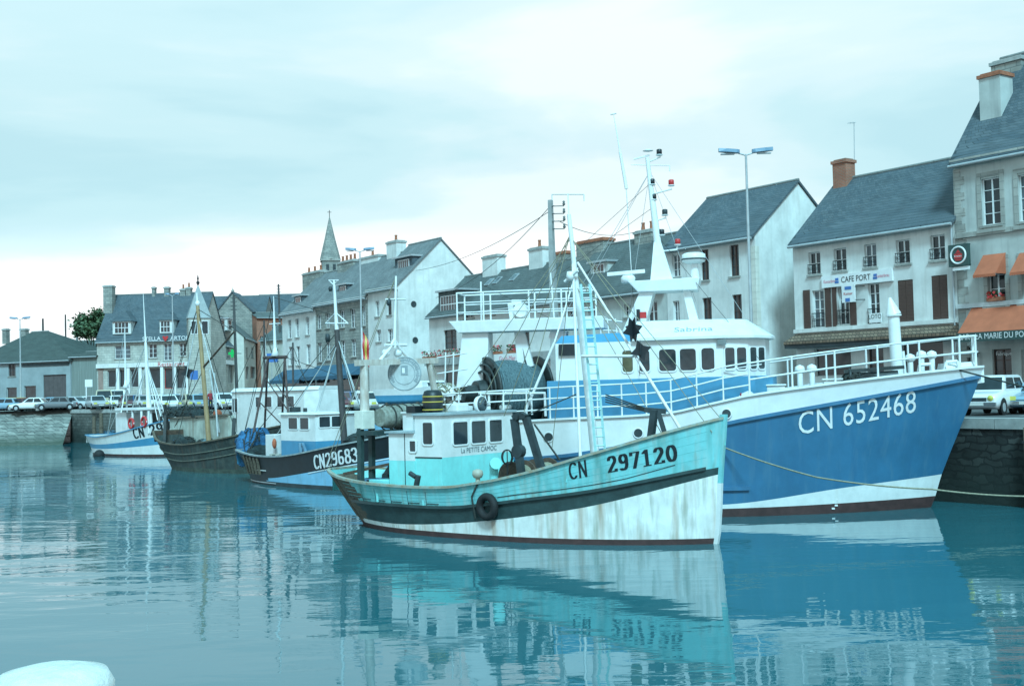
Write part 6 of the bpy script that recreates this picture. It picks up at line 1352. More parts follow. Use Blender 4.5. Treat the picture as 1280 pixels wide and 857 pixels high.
# mooring lines
x, hb, z = b.pt(.955, b.zs); rope([world(b, (x - .3, -hb + .05, z + .05)), Vector((20.0, 39.0, 3.15)), Vector((20.6, 38.4, 3.02))], .03, rope_d, 'dark mooring line from the blue bow down to the quay by the parked cars')
p_ = on_z(1276, 622, 1.2); rope([world(b, (b.hit(895, 557, -3.2).x, -b.y(-6.6, 2.5) - .02, 2.45)), at(1020, 596, 37.9), at(1165, 611, 37.0), at(1300, 620, 37.5)], .028, rope_m, 'long slack pale mooring rope across the blue bow to the quay wall', sag=.06)
rope([world(g, (.2, 0, 3.45)), at(895, 557, 36.0), world(b, (b.hit(897, 560, -3.2).x, -3.25, 2.42))], .022, rope_d, 'short dark line from the turquoise stem to the blue hull', sag=.05)
# ================================================================== 3. black-hulled boat
k = Boat('black_boat', 'black hulled fishing boat with blue and white wheelhouse numbered CN 29683', (-3.2, 52.9), (.68, -.733),
    [(-15.0, 1.62), (-12, 1.42), (-9, 1.5), (-5, 2.05), (-2, 2.5), (.5, 2.95)], [(-1.3, -.6), (0, 0), (3, .5)], [(-1.3, -13.4), (0, -14.4), (1.6, -15.0)], 2.3, 2.15, sm=.45, pf=2.3, qf=.75, pfw=2.2, a0=.68, a0w=.45, draught=1.4)
kb = lambda x: ci(x, [(-15, .30), (-11, .36), (-8.5, .62), (-5, 1.10), (0, 1.9)])
def kmf(x, z, mi): return 0 if (mi == 1 and x < -11.4) else mi
k.hull([(k.zs, 0), (kb, 1), (lambda x: .2, 2), (lambda x: -.5, 2), (lambda x: -1.2, 2)], [black, blue_s, blackgrey], kmf)
kd = lambda x: k.zs(x) - .7
k.deck(kd, timber, blue_m); k.sweep(lambda x: k.zs(x) + .03, .14, .07, pm('rail_grey', (.30, .34, .34), .7, .3, 5), 'rail_cap')
k.sweep(lambda x: k.zs(x) - .97, .03, .035, white_c, 'white_line', t0=.50, t1=.95, out_=.012); k.sweep(lambda x: .72, .03, .04, white, 'white_line', t0=.10, t1=.24, out_=.012, stern=False); k.sweep(lambda x: .12, .05, .04, galv, 'waterline_strip', t0=.0, t1=.3, out_=.01)
P, wd = pen_glyphs('CN29683', .66, .17, .07, .66); x0 = k.hit(395, 575, -2.1).x; k.lettering(P, x0, k.zs(x0) - .86, (k.zs(x0 + 3) - k.zs(x0)) / 3, white_c)
m = MB()
for i in range(5): x = -13.6 + i * .42; zt_ = k.zs(x) - .1; m.bar((x, -k.y(x, .6) - .06, .5), (x, -k.y(x, zt_) - .05, zt_), .10, .10)
m.build('rubbing_post', timber, k.root)
yk = -1.35; K_ = lambda px, py, y=yk: k.hit(px, py, y); xA = K_(352, 580).x; xF = K_(395, 580).x
zr = K_(380, 518).z; zbn = K_(380, 551).z; pl = [(xA, yk), (xF, yk), (xF + .25, 0), (xF, 1.3), (xA, 1.3)]
kw = cabin(k.root, pl, kd(xA) - .1, zr, white, 'wheelhouse', band=(zbn, blue_m)); m = MB(); m.hexa([(x * 1.0 + (.1 if x > xA else -.1), y * 1.08, zr + .003) for x, y in pl], [(x + (.05 if x > xA else -.05), y * 1.02, zr + .10) for x, y in pl]); m.build('roof', white, kw)
L_ = xF - xA
for x0, x1 in ((361, 372), (375.5, 386)): u0, u1 = K_(x0, 530).x - xA, K_(x1, 530).x - xA; panel_window(kw, pl[0], pl[1], K_(368, 536).z, K_(368, 522).z, u0, min(u1, L_ - .05), rnd=.04)
d_ = (Vector(pl[2]) - Vector(pl[1])).length; panel_window(kw, pl[1], pl[2], K_(391, 534).z, K_(391, 521).z, d_ * .15, d_ * .55, rnd=.04); panel_window(kw, pl[1], pl[2], K_(391, 534).z, K_(391, 521).z, d_ * .62, d_ * .95, rnd=.04)
m = MB(); m.cyl((xA + .6, -.3, zr + .1), (xA + .6, -.3, zr + .3), .1); m.box(xA + .1, xA + .5, -.9, -.5, zr + .11, zr + .36); m.build('roof_gear', blackgrey, kw)
q = K_(334, 570); m = MB(); m.box(q.x - .4, q.x + .5, -1.2, -.2, kd(q.x), K_(334, 543).z); m.build('engine_hatch', white, k.root, .03); m = MB(); q = K_(343, 554, -1.4); m.ball(q, .12, 10, (1, 1, 2.2)); m.build('orange_float', orange, k.root)
m0, m1 = K_(432, 560, 0), K_(421, 412, 0); m = MB(); m0.z = kd(m0.x); m.cyl(m0, m1, .17, .13, 12); km = m.build('mast', pm('dark_mast', (.055, .05, .05), .6, .3, 4), k.root)
m = MB(); T_ = lambda px, py: K_(px, py, 0); m.cyl(T_(421, 412), T_(417.5, 350), .10, .055, 10); m.cyl(T_(407, 404), T_(435, 404), .04, n=6); m.cyl(T_(407, 404), T_(419, 391), .03, n=6); m.cyl(T_(435, 404), T_(420, 391), .03, n=6); m.cyl(T_(417, 356), T_(411, 350), .03, n=6); m.cyl(T_(417, 356), T_(423, 350), .03, n=6); m.cyl(T_(411, 350), T_(423, 350), .025, n=6); m.build('topmast', white_c, k.root)
m = MB(); m.lathe([(.07, -.12), (.11, 0), (.07, .12)], T_(413, 361), 10); m.lathe([(.1, -.2), (.13, 0), (.1, .2)], T_(416, 422) + Vector((-.15, -.2, 0)), 10); m.build('mast_lamp', blackgrey, km)
m = MB()
for px_, py_, yy in ((395, 515, -1.2), (398, 512, -.8), (448, 506, -.6), (452, 512, -.4), (440, 490, 0.2), (345, 545, -1.0)): m.cyl(T_(423, 425), K_(px_, py_, yy), .022, n=4)
m.build('rigging', pm('pale_rope', (.5, .54, .54), .8), k.root)
# tripod gallows of thin dark legs and the frame with a canopy at the stern
m = MB(); A1 = K_(335, 446, -.3); A2 = K_(356, 446, -.3)
for px_, py_, yy in ((317, 540, -1.6), (352, 540, 1.2), (330, 550, .8), (360, 515, -1.0)): m.cyl((A1 if px_ < 345 else A2), K_(px_, py_, yy), .06, n=6)
for s_, e_ in (((322, 500), (352, 530)), ((345, 480), (372, 515)), ((330, 470), (365, 520))): m.cyl(K_(*s_, -.3), K_(*e_, -.3), .035, n=5)
m.cyl(K_(330, 447, -.3), K_(358, 446, -.3), .09, n=8); m.build('gallows_frame', pm('rust_brown', (.09, .06, .055), .8, .4, 4), k.root)
m = MB(); m.cyl(K_(344, 445, -.3), K_(342, 370, -.3), .10, .02, 8); m.lathe([(.25, 0), (.12, .25), (.07, .5)], K_(344, 445, -.3), 8); m.cyl(K_(337, 405, -.3), K_(350, 404, -.3), .03, n=5); m.build('stern_aerial', white_c, k.root)
q = K_(317, 575, -.4); heap(k.root, 'blue_net', (q.x, -.3, kd(q.x)), .9, 1.0, 1.75, net_b, 12); heap(k.root, 'dark_net', (K_(302, 570).x, -.2, kd(-14)), .6, 1.1, 1.0, net_d, 15)
q = K_(415, 548, .2); m = MB(); n_ = 14; 
for i in range(n_):
    a0, a1 = math.pi * i / n_, math.pi * (i + 1) / n_; p = lambda a: Vector((q.x + .95 * math.sin(a) - .2, .2 - .2 * math.sin(a), q.z + .10 - .85 * math.cos(a) * -1)); m.cyl(p(a0), p(a1), .13, n=8)
m.build('curved_fender_tube', white_c, k.root)
q = K_(372, 560, -1.9); m = MB(); m.bar((q.x, -1.7, kd(q.x)), (q.x - .4, -1.5, kd(q.x) + 1.25), .12, .12); m.bar((q.x + .9, -1.7, kd(q.x)), (q.x - .2, -1.5, kd(q.x) + 1.25), .12, .12); m.build('gallows', [pm('faded_blue', (.10, .20, .28), .7, .3, 4)], k.root)
heap(k.root, 'dark_net', (K_(452, 545, 0).x, .3, kd(-3)), 1.1, 1.0, .9, net_d, 18)
# ================================================================== 4. old grey-green boat
o4 = Boat('old_grey_boat', 'old rusty grey-green wooden boat with yellow mast and raked stern', (-12.6, 67.4), (.66, -.75),
    [(-14.2, 2.3), (-13.2, 1.85), (-11, 1.62), (-8, 1.6), (-4, 2.0), (.4, 2.8)], [(-1.3, -.5), (0, 0), (3, .4)], [(-1.3, -12.2), (0, -13.0), (1, -13.7), (2.4, -14.3)], 2.4, 2.2, sm=.45, a0=.62, a0w=.30, draught=1.4)
o4.hull([(o4.zs, 0), (lambda x: o4.zs(x) - .5, 0), (lambda x: .25, 1), (lambda x: -.5, 1), (lambda x: -1.2, 1)], [greyhull, pm('weed_hull', (.05, .07, .055), .8, .5, 3, .2)])
o4.deck(lambda x: o4.zs(x) - .65, timber, rustd); o4.sweep(lambda x: o4.zs(x) + .03, .15, .08, timber, 'rail_cap')
for dz in (.55, .95): o4.sweep(lambda x, dz=dz: o4.zs(x) - dz, .06, .05, pm('strake', (.14, .15, .12), .8, .4, 4), 'rubbing_strake', t0=.03, t1=.95, out_=.02)
O_ = lambda px, py, y=0: o4.hit(px, py, y)
a, c = O_(262, 548), O_(247, 382); m = MB(); a.z = 1; m.cyl(a, c, .16, .11, 12); om = m.build('mast', yellowwood, o4.root); m = MB(); m.cyl(c, O_(246, 366), .07, .04, 8); m.lathe([(.10, -.2), (.16, 0), (.1, .15)], c + Vector((0, 0, .15)), 10); m.build('masthead', white_c, om)
m = MB(); m.cyl(O_(255, 458), O_(293, 414), .07, .05, 8); m.build('boom', rustd, o4.root); m = MB(); m.cyl(O_(227, 500, -.8), O_(246, 400), .03, n=5); m.cyl(O_(222, 510, .6), O_(246, 405), .025, n=5); m.cyl(O_(278, 510, -.3), O_(249, 400), .03, n=5); m.cyl(O_(274, 540, .4), O_(262, 462), .06, n=6); m.cyl(O_(272, 545), O_(268, 466), .05, n=6); m.build('rigging', pm('pale_rope', (.5, .54, .54), .8), o4.root)
for px_, py_, yy in ((205, 535, -1.2), (212, 520, 1.0), (290, 540, -1.6), (297, 530, 1.2)): m = MB(); q = O_(px_, py_, yy); m.bar((q.x, yy, 1), (q.x - .3, yy * .8, q.z + .8), .18, .18); m.build('gallows', steel_d, o4.root)
for i, (px_, s_) in enumerate(((218, .8), (232, .9), (255, .8), (276, .8), (292, .7))): q = O_(px_, 552); heap(o4.root, 'net_heap', (q.x, .2 - .3 * (i % 2), 1.0), s_ * 1.0, s_, s_ * 1.0, (net_b, net_d, net_t, net_b, net_d)[i], 40 + i)
r_ = empty('black_day_shape', world(o4, O_(234, 465, -.4)), 0, 'black star day signal hanging in the rigging left of the yellow mast', 'day shape'); star(Vector((0, 0, 0)), .46).build('star', black, r_)
# pale shelter along its port side, heaped with dark nets
y5 = .5; q0, q1, q2 = O_(214, 547, y5), O_(285, 547, y5), O_(250, 521, y5); m = MB(); m.hexa([(q0.x, y5, 1.0), (q1.x, y5, 1.0), (q1.x, 1.9, 1.0), (q0.x, 1.7, 1.0)], [(q0.x - .3, y5 + .05, q2.z - .15), (q1.x, y5 + .05, q2.z + .1), (q1.x, 1.85, q2.z + .1), (q0.x - .3, 1.65, q2.z - .15)]); sh5 = m.build('deck_shelter', tarp, o4.root)
m = MB(); m.bar((q0.x - .35, y5 - .0, q2.z - .10), (q1.x, y5 - .0, q2.z + .15), .14, .1); m.build('edge_rail', pm('rail_brown', (.16, .13, .10), .8), sh5)
for i, (px_, s_, mt_) in enumerate(((222, .9, net_d), (236, 1.0, net_d), (250, .8, net_d), (229, .55, white), (268, .7, net_g))): q = O_(px_, 520, 1.0); heap(sh5, 'net_heap', (q.x, .9 + .3 * (i % 2), q2.z - .05), s_ * 1.2, s_ * .6, s_ * .7, mt_, 60 + i)
m = MB(); q = O_(272, 517, .8); m.ball((q.x, q.y, q.z), .28, 12); m.build('orange_buoy', orange, sh5)
# ================================================================== 6. white-cabined boat
w6 = Boat('white_cabin_boat', 'pale blue hulled boat with long white cabin behind the black boat', (-5.5, 64.0), (.70, -.714),
    [(-13, 2.35), (-9, 2.3), (-4, 2.6), (.5, 3.3)], [(-1.3, -.5), (0, 0), (3.3, .6)], [(-1.3, -12), (0, -12.6), (2.4, -13)], 2.3, 2.15, a0=.7, a0w=.5, draught=1.3)
w6.hull([(w6.zs, 0), (lambda x: .35, 1), (lambda x: -.5, 1), (lambda x: -1.2, 1)], [blue_s, redox]); wd6 = lambda x: w6.zs(x) - .5; w6.deck(wd6, timber, blue_s); w6.sweep(lambda x: w6.zs(x) + .03, .15, .08, white, 'rail_cap')
C_ = lambda px, py, y=-1.3: w6.hit(px, py, y); xA, xF = C_(290, 510).x, C_(388, 510).x; zr = C_(320, 489).z
pl = [(xA, -1.3), (xF - .6, -1.3), (xF, -.7), (xF, .7), (xF - .6, 1.3), (xA, 1.3)]; cb = cabin(w6.root, pl, wd6(xA) - .1, zr, white, 'cabin', bevel=.05); m = MB(); m.hexa([(x, y * 1.08, zr + .003) for x, y in pl], [(x * .995, y * .9, zr + .22) for x, y in pl]); m.build('roof', white_c, cb)
for x0, x1 in ((289, 292), (293.5, 297)): u0, u1 = max(.08, C_(x0, 505).x - xA), C_(x1, 505).x - xA; panel_window(cb, pl[0], pl[1], C_(293, 515).z, C_(293, 498).z, u0, max(u1, u0 + .18), rnd=.03)
for f in (.35, .5, .65, .8): u0 = (xF - .6 - xA) * f; panel_window(cb, pl[0], pl[1], zr - .95, zr - .35, u0, u0 + .55, rnd=.05)
m = MB(); m.cyl((xA + 2, 0, zr + .2), (xA + 1.8, 0, zr + 3.6), .07, .03, 8); m.lathe([(.3, zr + .22), (.12, zr + .5), (.07, zr + .8)], (xA + 2.0, 0, 0), 8); m.build('mast', white_c, w6.root)
# ================================================================== 7. white and blue boat at the far end
e = Boat('small_white_boat', 'small white boat with blue stripe and tall mast numbered CN 29711', (-26.0, 91.0), (.70, -.714),
    [(-11.2, 1.55), (-8, 1.45), (-4, 1.85), (.4, 2.75)], [(-1.2, -.5), (0, 0), (2.8, .5)], [(-1.2, -10.4), (0, -10.8), (1.6, -11.2)], 2.1, 1.9, a0=.72, a0w=.55, draught=1.2)
e.hull([(e.zs, 0), (lambda x: e.zs(x) * .60, 1), (lambda x: e.zs(x) * .36, 0), (lambda x: .16, 2), (lambda x: -.4, 2), (lambda x: -1.1, 2)], [white, blue_m, redox]); ed = lambda x: e.zs(x) - .6; e.deck(ed, timber, white); e.sweep(lambda x: e.zs(x) + .03, .14, .07, blue_m, 'rail_cap')
E_ = lambda px, py, y=0: e.hit(px, py, y); P, wd = pen_glyphs('CN 29711', .80, .17, .08, .70); x0 = E_(164, 545, -1.8).x; e.lettering(P, x0, E_(164, 548, -1.8).z - .05, .17, black)
q0, q1 = E_(146, 540, -.8), E_(158, 540, -.8); m = MB(); m.box(q0.x, q1.x + .2, -.9, .9, ed(q0.x), E_(150, 512).z - .2); m.build('wheelhouse', white, e.root, .05)
m = MB()
for px_ in (166, 177, 186): q = E_(px_, 530, -1.1); m.cyl((q.x, -1.1, ed(q.x)), (q.x, -1.1, E_(px_, 513).z), .09, n=7); m.cyl((q.x, 1.1, ed(q.x)), (q.x, 1.1, E_(px_, 513).z), .09, n=7)
q0, q1 = E_(162, 512, 0), E_(190, 510, 0); m.box(q0.x, q1.x, -1.25, 1.25, q0.z, q0.z + .18); m.build('shelter_frame', white_c, e.root)
a, c = E_(188, 530), E_(182, 428); m = MB(); a.z = ed(a.x); m.cyl(a, c, .24, .10, 12); em = m.build('mast', white_c, e.root); m = MB(); m.cyl(c, E_(179, 367), .07, .02, 8); m.build('topmast', white_c, em)
m = MB(); a2, c2 = E_(151, 525, .3), E_(157, 440, .3); m.cyl(E_(157, 483, .3), E_(156, 410, .3), .10, .03, 8); m.lathe([(.3, -.3), (.12, 0), (.08, .4)], E_(157, 480, .3), 8); m.cyl(E_(149, 530, -.5), E_(157, 483, .3), .06, n=6); m.cyl(E_(160, 530, .9), E_(157, 483, .3), .06, n=6); m.build('aerial_mast', white_c, e.root)
m = MB()
for px_, py_, yy in ((201, 520, -.8), (205, 515, .5), (172, 505, 0), (164, 515, .8), (197, 525, -.2)): m.cyl(E_(183, 455), E_(px_, py_, yy), .045, n=4)
m.build('rigging', white, e.root)
for i, (px_, py_) in enumerate(((164, 529), (180, 527))): r_ = empty('life_ring', world(e, E_(px_, py_, -1.3)), e.root.rotation_euler.z, ('left', 'right')[i] + ' red and white life ring hung on the small white boat', 'life ring', 'life rings'); m = MB(); m.torus((0, 0, 0), .36, .10, 'y', 24, 8); m.build('ring', redp, r_); m = MB(); [m.torus((.36 * math.cos(t), 0, .36 * math.sin(t)), .09, .035, 'y', 10, 5) for t in (0, 1.57, 3.14, 4.71)]; m.build('band', white_c, r_)
heap(e.root, 'dark_net', (E_(178, 535, 0).x, .2, ed(-4)), .9, .8, .7, net_b, 71)
# stern boats and dark timber piles at the corner of the end wall
for i, (px_, py0, py1) in enumerate(((107, 523, 552), (118, 520, 556), (127, 516, 560))):
    B_ = on_z(px_, py1, 0); T_p = at(px_ - 1, py0, B_.y); m = MB(); m.cyl((0, 0, -1.5), (0, 0, T_p.z), .2, .17, 9); m.torus((0, 0, T_p.z * .6), .2, .04, 'z', 12, 5); o = m.build('mooring_pile', timber); o.location = B_; tag(o, ('shortest dark timber pile near the pale slipway', 'middle dark timber pile at the end wall', 'tallest dark timber pile beside the small white boat')[i], 'pile', 'mooring piles at the end wall')
q = on_z(124, 570, 0); m = MB(); m.ball((0, 0, .1), .42, 14); o = m.build('mooring_buoy', rubber); o.location = q; tag(o, 'dark round buoy floating left of the small white boat', 'buoy')
# small moored punt with blue cover behind the small white boat
sp2 = Boat('covered_dinghy', 'small dinghy under a blue cover beside the end wall', (-35.2, 108.5), (.8, -.6), [(-4.5, .9), (0.3, 1.3)], [(-.5, -.2), (0, 0), (1.3, .3)], [(-.5, -4), (1, -4.5)], 1.0, .85, a0=.7, a0w=.6, draught=.4)
sp2.hull([(sp2.zs, 0), (lambda x: .05, 0), (lambda x: -.35, 0)], [white], n=24); heap(sp2.root, 'cover', (-2, 0, .85), 1.9, .8, .7, bluecanvas, 80)
# ------------------------------------------------------------------ white motor boat on the quay behind the gantry
mbt = Boat('white_motor_boat', 'small white motor boat with blue bottom standing on the quay behind the stern gantry', (-4.0, 64.0), (.93, -.36), [(-7.0, 1.15), (-3, 1.15), (.3, 1.45)], [(-.3, -.6), (0, 0), (1.5, .5)], [(-.3, -6.6), (1, -7.0)], 1.2, 1.0, a0=.85, a0w=.8, draught=.5, group=None)
mbt.root.location.z = 4.02; mbt.root.scale = (.52, .52, .52); mbt.hull([(mbt.zs, 0), (lambda x: .5, 1), (lambda x: -.0, 1), (lambda x: -.4, 1)], [white_c, blue_m], n=30); mbt.deck(lambda x: mbt.zs(x) - .1, white, white)
cb = cabin(mbt.root, [(-4.4, -.9), (-2.2, -.9), (-1.5, -.6), (-1.5, .6), (-2.2, .9), (-4.4, .9)], 1.0, 1.85, white_c, 'cabin', bevel=.08); panel_window(cb, (-4.4, -.9), (-2.2, -.9), 1.3, 1.7, .3, 1.9, rnd=.06)
m = MB(); 
for x in (-5.5, -2): m.box(x - .1, x + .1, -.9, .9, -1.95, -.25)
m.build('trestle', timber, mbt.root)

# ------------------------------------------------------------------ cars
PAINT = {}
def paint(nm, c): PAINT[nm] = pm('car_paint_' + nm, c, .3, .04, 2, coat=.5); return PAINT[nm]
for nm, c in (('white', (.74, .75, .74)), ('silver', (.42, .44, .45)), ('red', (.26, .03, .03)), ('darkred', (.12, .02, .025)), ('blue', (.03, .08, .18)), ('lightblue', (.22, .34, .42)), ('grey', (.14, .15, .16)), ('black', (.02, .022, .025)), ('yellow', (.58, .42, .08)), ('beige', (.46, .40, .28)), ('green', (.03, .10, .07))): paint(nm, c)
chrome = pm('chrome_trim', (.5, .5, .5), .25, .1, 3, metal=.8); lampy = pm('yellow_headlamp', (.62, .58, .12), .15, .1, 3); lampw = pm('clear_headlamp', (.6, .62, .6), .12, .1, 3); lampr = pm('tail_lamp', (.35, .02, .02), .2, .1, 3); plate_y = pm('number_plate', (.6, .6, .56), .5, .05, 3)
DIM = {  # length, width, belt, roof, hood front, bonnet base x, screen top x, rear top x, rear base x, hood z at screen
    'hatchback': (3.7, 1.56, .82, 1.38, .66, 2.72, 2.05, .42, .06, .86), 'saloon': (4.3, 1.66, .80, 1.37, .66, 3.0, 2.35, 1.15, .62, .84), 'estate': (4.3, 1.66, .82, 1.42, .68, 3.0, 2.35, .30, .08, .86), 'van': (4.5, 1.9, 1.02, 1.98, .92, 3.95, 3.25, .10, .02, 1.08), 'small_hatchback': (3.66, 1.49, .92, 1.53, .78, 2.62, 2.20, .38, .05, .93)}
def make_car(kind, label, col_, group='cars parked along the quay', cat=None, yellow=True):
    L, W, bz, rz, hz, xb_, xt, rt_, rb, hs = DIM[kind]; root = empty('parked_' + ('van' if kind == 'van' else 'car'), (0, 0, 0), 0, label, cat or ('van' if kind == 'van' else 'car'), group); h = W / 2; m = MB()
    # body: lofted sections (x, bottom, waist height, half width)
    trunk = bz + .02 if kind == 'saloon' else bz
    st = [(0.0, .42, bz - .12, h * .86), (.06, .30, trunk - .02, h * .95), (.5, .24, trunk, h), (rb + .8, .22, bz + .01, h), (xb_ - .1, .22, hs, h), (xb_ + .3, .22, hs - .03, h * .99), (L - .35, .24, hz + .05, h * .97), (L - .07, .30, hz, h * .93), (L, .40, hz - .10, h * .87)]
    st = sorted(st); rings = []
    for x, zb, zt, hw in st: rings.append(m.add([(x, -hw * .93, zb), (x, -hw, zb + (zt - zb) * .35), (x, -hw, zb + (zt - zb) * .7), (x, -hw * .94, zt - .02), (x, -hw * .80, zt), (x, hw * .80, zt), (x, hw * .94, zt - .02), (x, hw, zb + (zt - zb) * .7), (x, hw, zb + (zt - zb) * .35), (x, hw * .93, zb)]))
    for a, c in zip(rings[:-1], rings[1:]):
        for q in range(10): r = (q + 1) % 10; m.f.append((a + q, a + r, c + r, c + q)); m.m.append(0); m.s.append(q not in (9,))
    for a in (rings[0], rings[-1]): m.f.append(tuple(a + q for q in range(10))); m.m.append(0); m.s.append(False)
    wb_, wt_ = h * .92, h * .76
    B4 = [(rb, -wb_, bz - .02), (xb_, -wb_, hs - .02), (xb_, wb_, hs - .02), (rb, wb_, bz - .02)]; T4 = [(rt_, -wt_, rz - .05), (xt, -wt_, rz - .05), (xt, wt_, rz - .05), (rt_, wt_, rz - .05)]
    m.hexa(B4, T4); m.hexa([(x, y, z + .001) for x, y, z in T4], [(rt_ + .12, -wt_ * .88, rz), (xt - .12, -wt_ * .88, rz), (xt - .12, wt_ * .88, rz), (rt_ + .12, wt_ * .88, rz)])
    m.build('body', PAINT[col_], root)
    def quad_on(a, b2, c2, d2, ins, off, mat, name):
        """glass inset in the face a-b-c-d (a,b bottom; c,d top), a little proud"""
        a, b2, c2, d2 = map(Vector, (a, b2, c2, d2)); n = (b2 - a).cross(d2 - a).normalized(); f = lambda u, v: (a.lerp(b2, u)).lerp(d2.lerp(c2, u), v) + n * off
        i0, i1, j0, j1 = ins; mm = MB(); mm.poly([f(i0, j0), f(i1, j0), f(i1, j1), f(i0, j1)]); return mm.build(name, mat, root)
    quad_on(B4[1], B4[2], T4[2], T4[1], (.07, .93, .10, .93), .008, glass, 'windscreen'); quad_on(B4[3], B4[0], T4[0], T4[3], (.09, .91, .22 if kind != 'saloon' else .12, .90), .008, glass, 'rear_window')
    spl = ((.06, .33), (.37, .64), (.68, .93)) if kind in ('estate',) else ((.70, .95),) if kind == 'van' else ((.08, .47), (.52, .92))
    for i0, i1 in spl: quad_on(B4[0], B4[1], T4[1], T4[0], (i0, i1, .16, .9), .008, glass, 'side_window'); quad_on(B4[2], B4[3], T4[3], T4[2], (1 - i1, 1 - i0, .16, .9), .008, glass, 'side_window')
    r = .29 if kind != 'van' else .34
    for x in (.68, L - .75):
        for sd in (-1, 1):
            y = sd * (h - .07); mm = MB(); mm.cyl((x, y - .085, r), (x, y + .085, r), r, n=18); mm.cyl((x, sd * (h - .0), r + .02), (x, sd * (h + .004), r + .02), r + .055, n=18); wh_ = mm.build('wheel', rubber, root); mm = MB(); mm.cyl((x, y + sd * .086, r), (x, y + sd * .094, r), r * .62, r * .55, 14); mm.build('rim', galv, wh_)
    mm = MB(); mm.box(L - .04, L + .07, -h * .95, h * .95, .36, .50); mm.build('bumper', chrome if kind != 'hatchback' else blackgrey, root); mm = MB(); mm.box(-.07, .05, -h * .95, h * .95, .38, .52); mm.build('bumper', chrome if kind != 'hatchback' else blackgrey, root)
    mm = MB(); mm.box(L - .02, L + .012, -h * .48, h * .48, .54, hz - .10); mm.build('grille', blackgrey, root)
    for sd in (-1, 1):
        mm = MB(); y = sd * h * .68
        if kind == 'small_hatchback': mm.lathe([(.10, -.05), (.115, .0), (.10, .03), (.001, .05)], (L - .0, y, .66), 16, 0, 'x')
        else: mm.box(L - .04, L + .02, y - .16, y + .16, .54, .54 + .16)
        mm.build('headlight', lampy if yellow else lampw, root); mm = MB(); mm.box(-.02, .03, y - .15, y + .15, .58, .74); mm.build('tail_light', lampr, root)
    mm = MB(); mm.box(L + .071, L + .078, -.26, .26, .38, .49); mm.build('number_plate', plate_y, root)
    return root
PROTO = {}
def place_car(kind, col_, x, y, ang, label, group='cars parked along the quay', z=None):
    if kind not in PROTO:
        c = make_car(kind, label, col_, group); PROTO[kind] = c
    else:
        c = copy_tree(PROTO[kind]); c['label'] = label; c['group'] = group
        for ch in c.children:
            if ch.name.split('.')[0] == 'body': ch.data = ch.data.copy(); ch.data.materials[0] = PAINT[col_]
    c.location = (x, y, (ground(y) + .01) if z is None else z); c.rotation_euler = (0, 0, R(ang)); return c
def car_at(kind, col_, px, Y, ang, label, group='cars parked along the quay'):
    P = at(px, 490, Y); return place_car(kind, col_, P.x, Y, ang, label, group)
# two cars nose-on to the quay at the right edge
A = at(1229, 500, 46.2); place_car('small_hatchback', 'white', A.x + 2.1, A.y + 2.6, -131, 'small white hatchback with yellow headlamps parked behind the blue bow')
A = at(1292, 500, 46.6); place_car('saloon', 'lightblue', A.x + 2.4, A.y + 2.9, -131, 'pale blue saloon car cut by the right picture edge')
A = at(968, 470, 60); place_car('saloon', 'silver', A.x + 1, A.y + 1, -35, 'silver car seen over the blue foredeck by the blank gable'); 
A = at(1000, 470, 61); place_car('hatchback', 'black', A.x + 1.6, A.y, -30, 'black hatchback beside the silver car in front of the cafe corner')
A = at(1066, 470, 56.5); place_car('hatchback', 'grey', A.x - .5, A.y, -50, 'dark grey hatchback in front of the cafe shop window')
A = at(1165, 470, 52); place_car('hatchback', 'darkred', A.x, A.y, 125, 'dark red hatchback behind the blue bow rail')
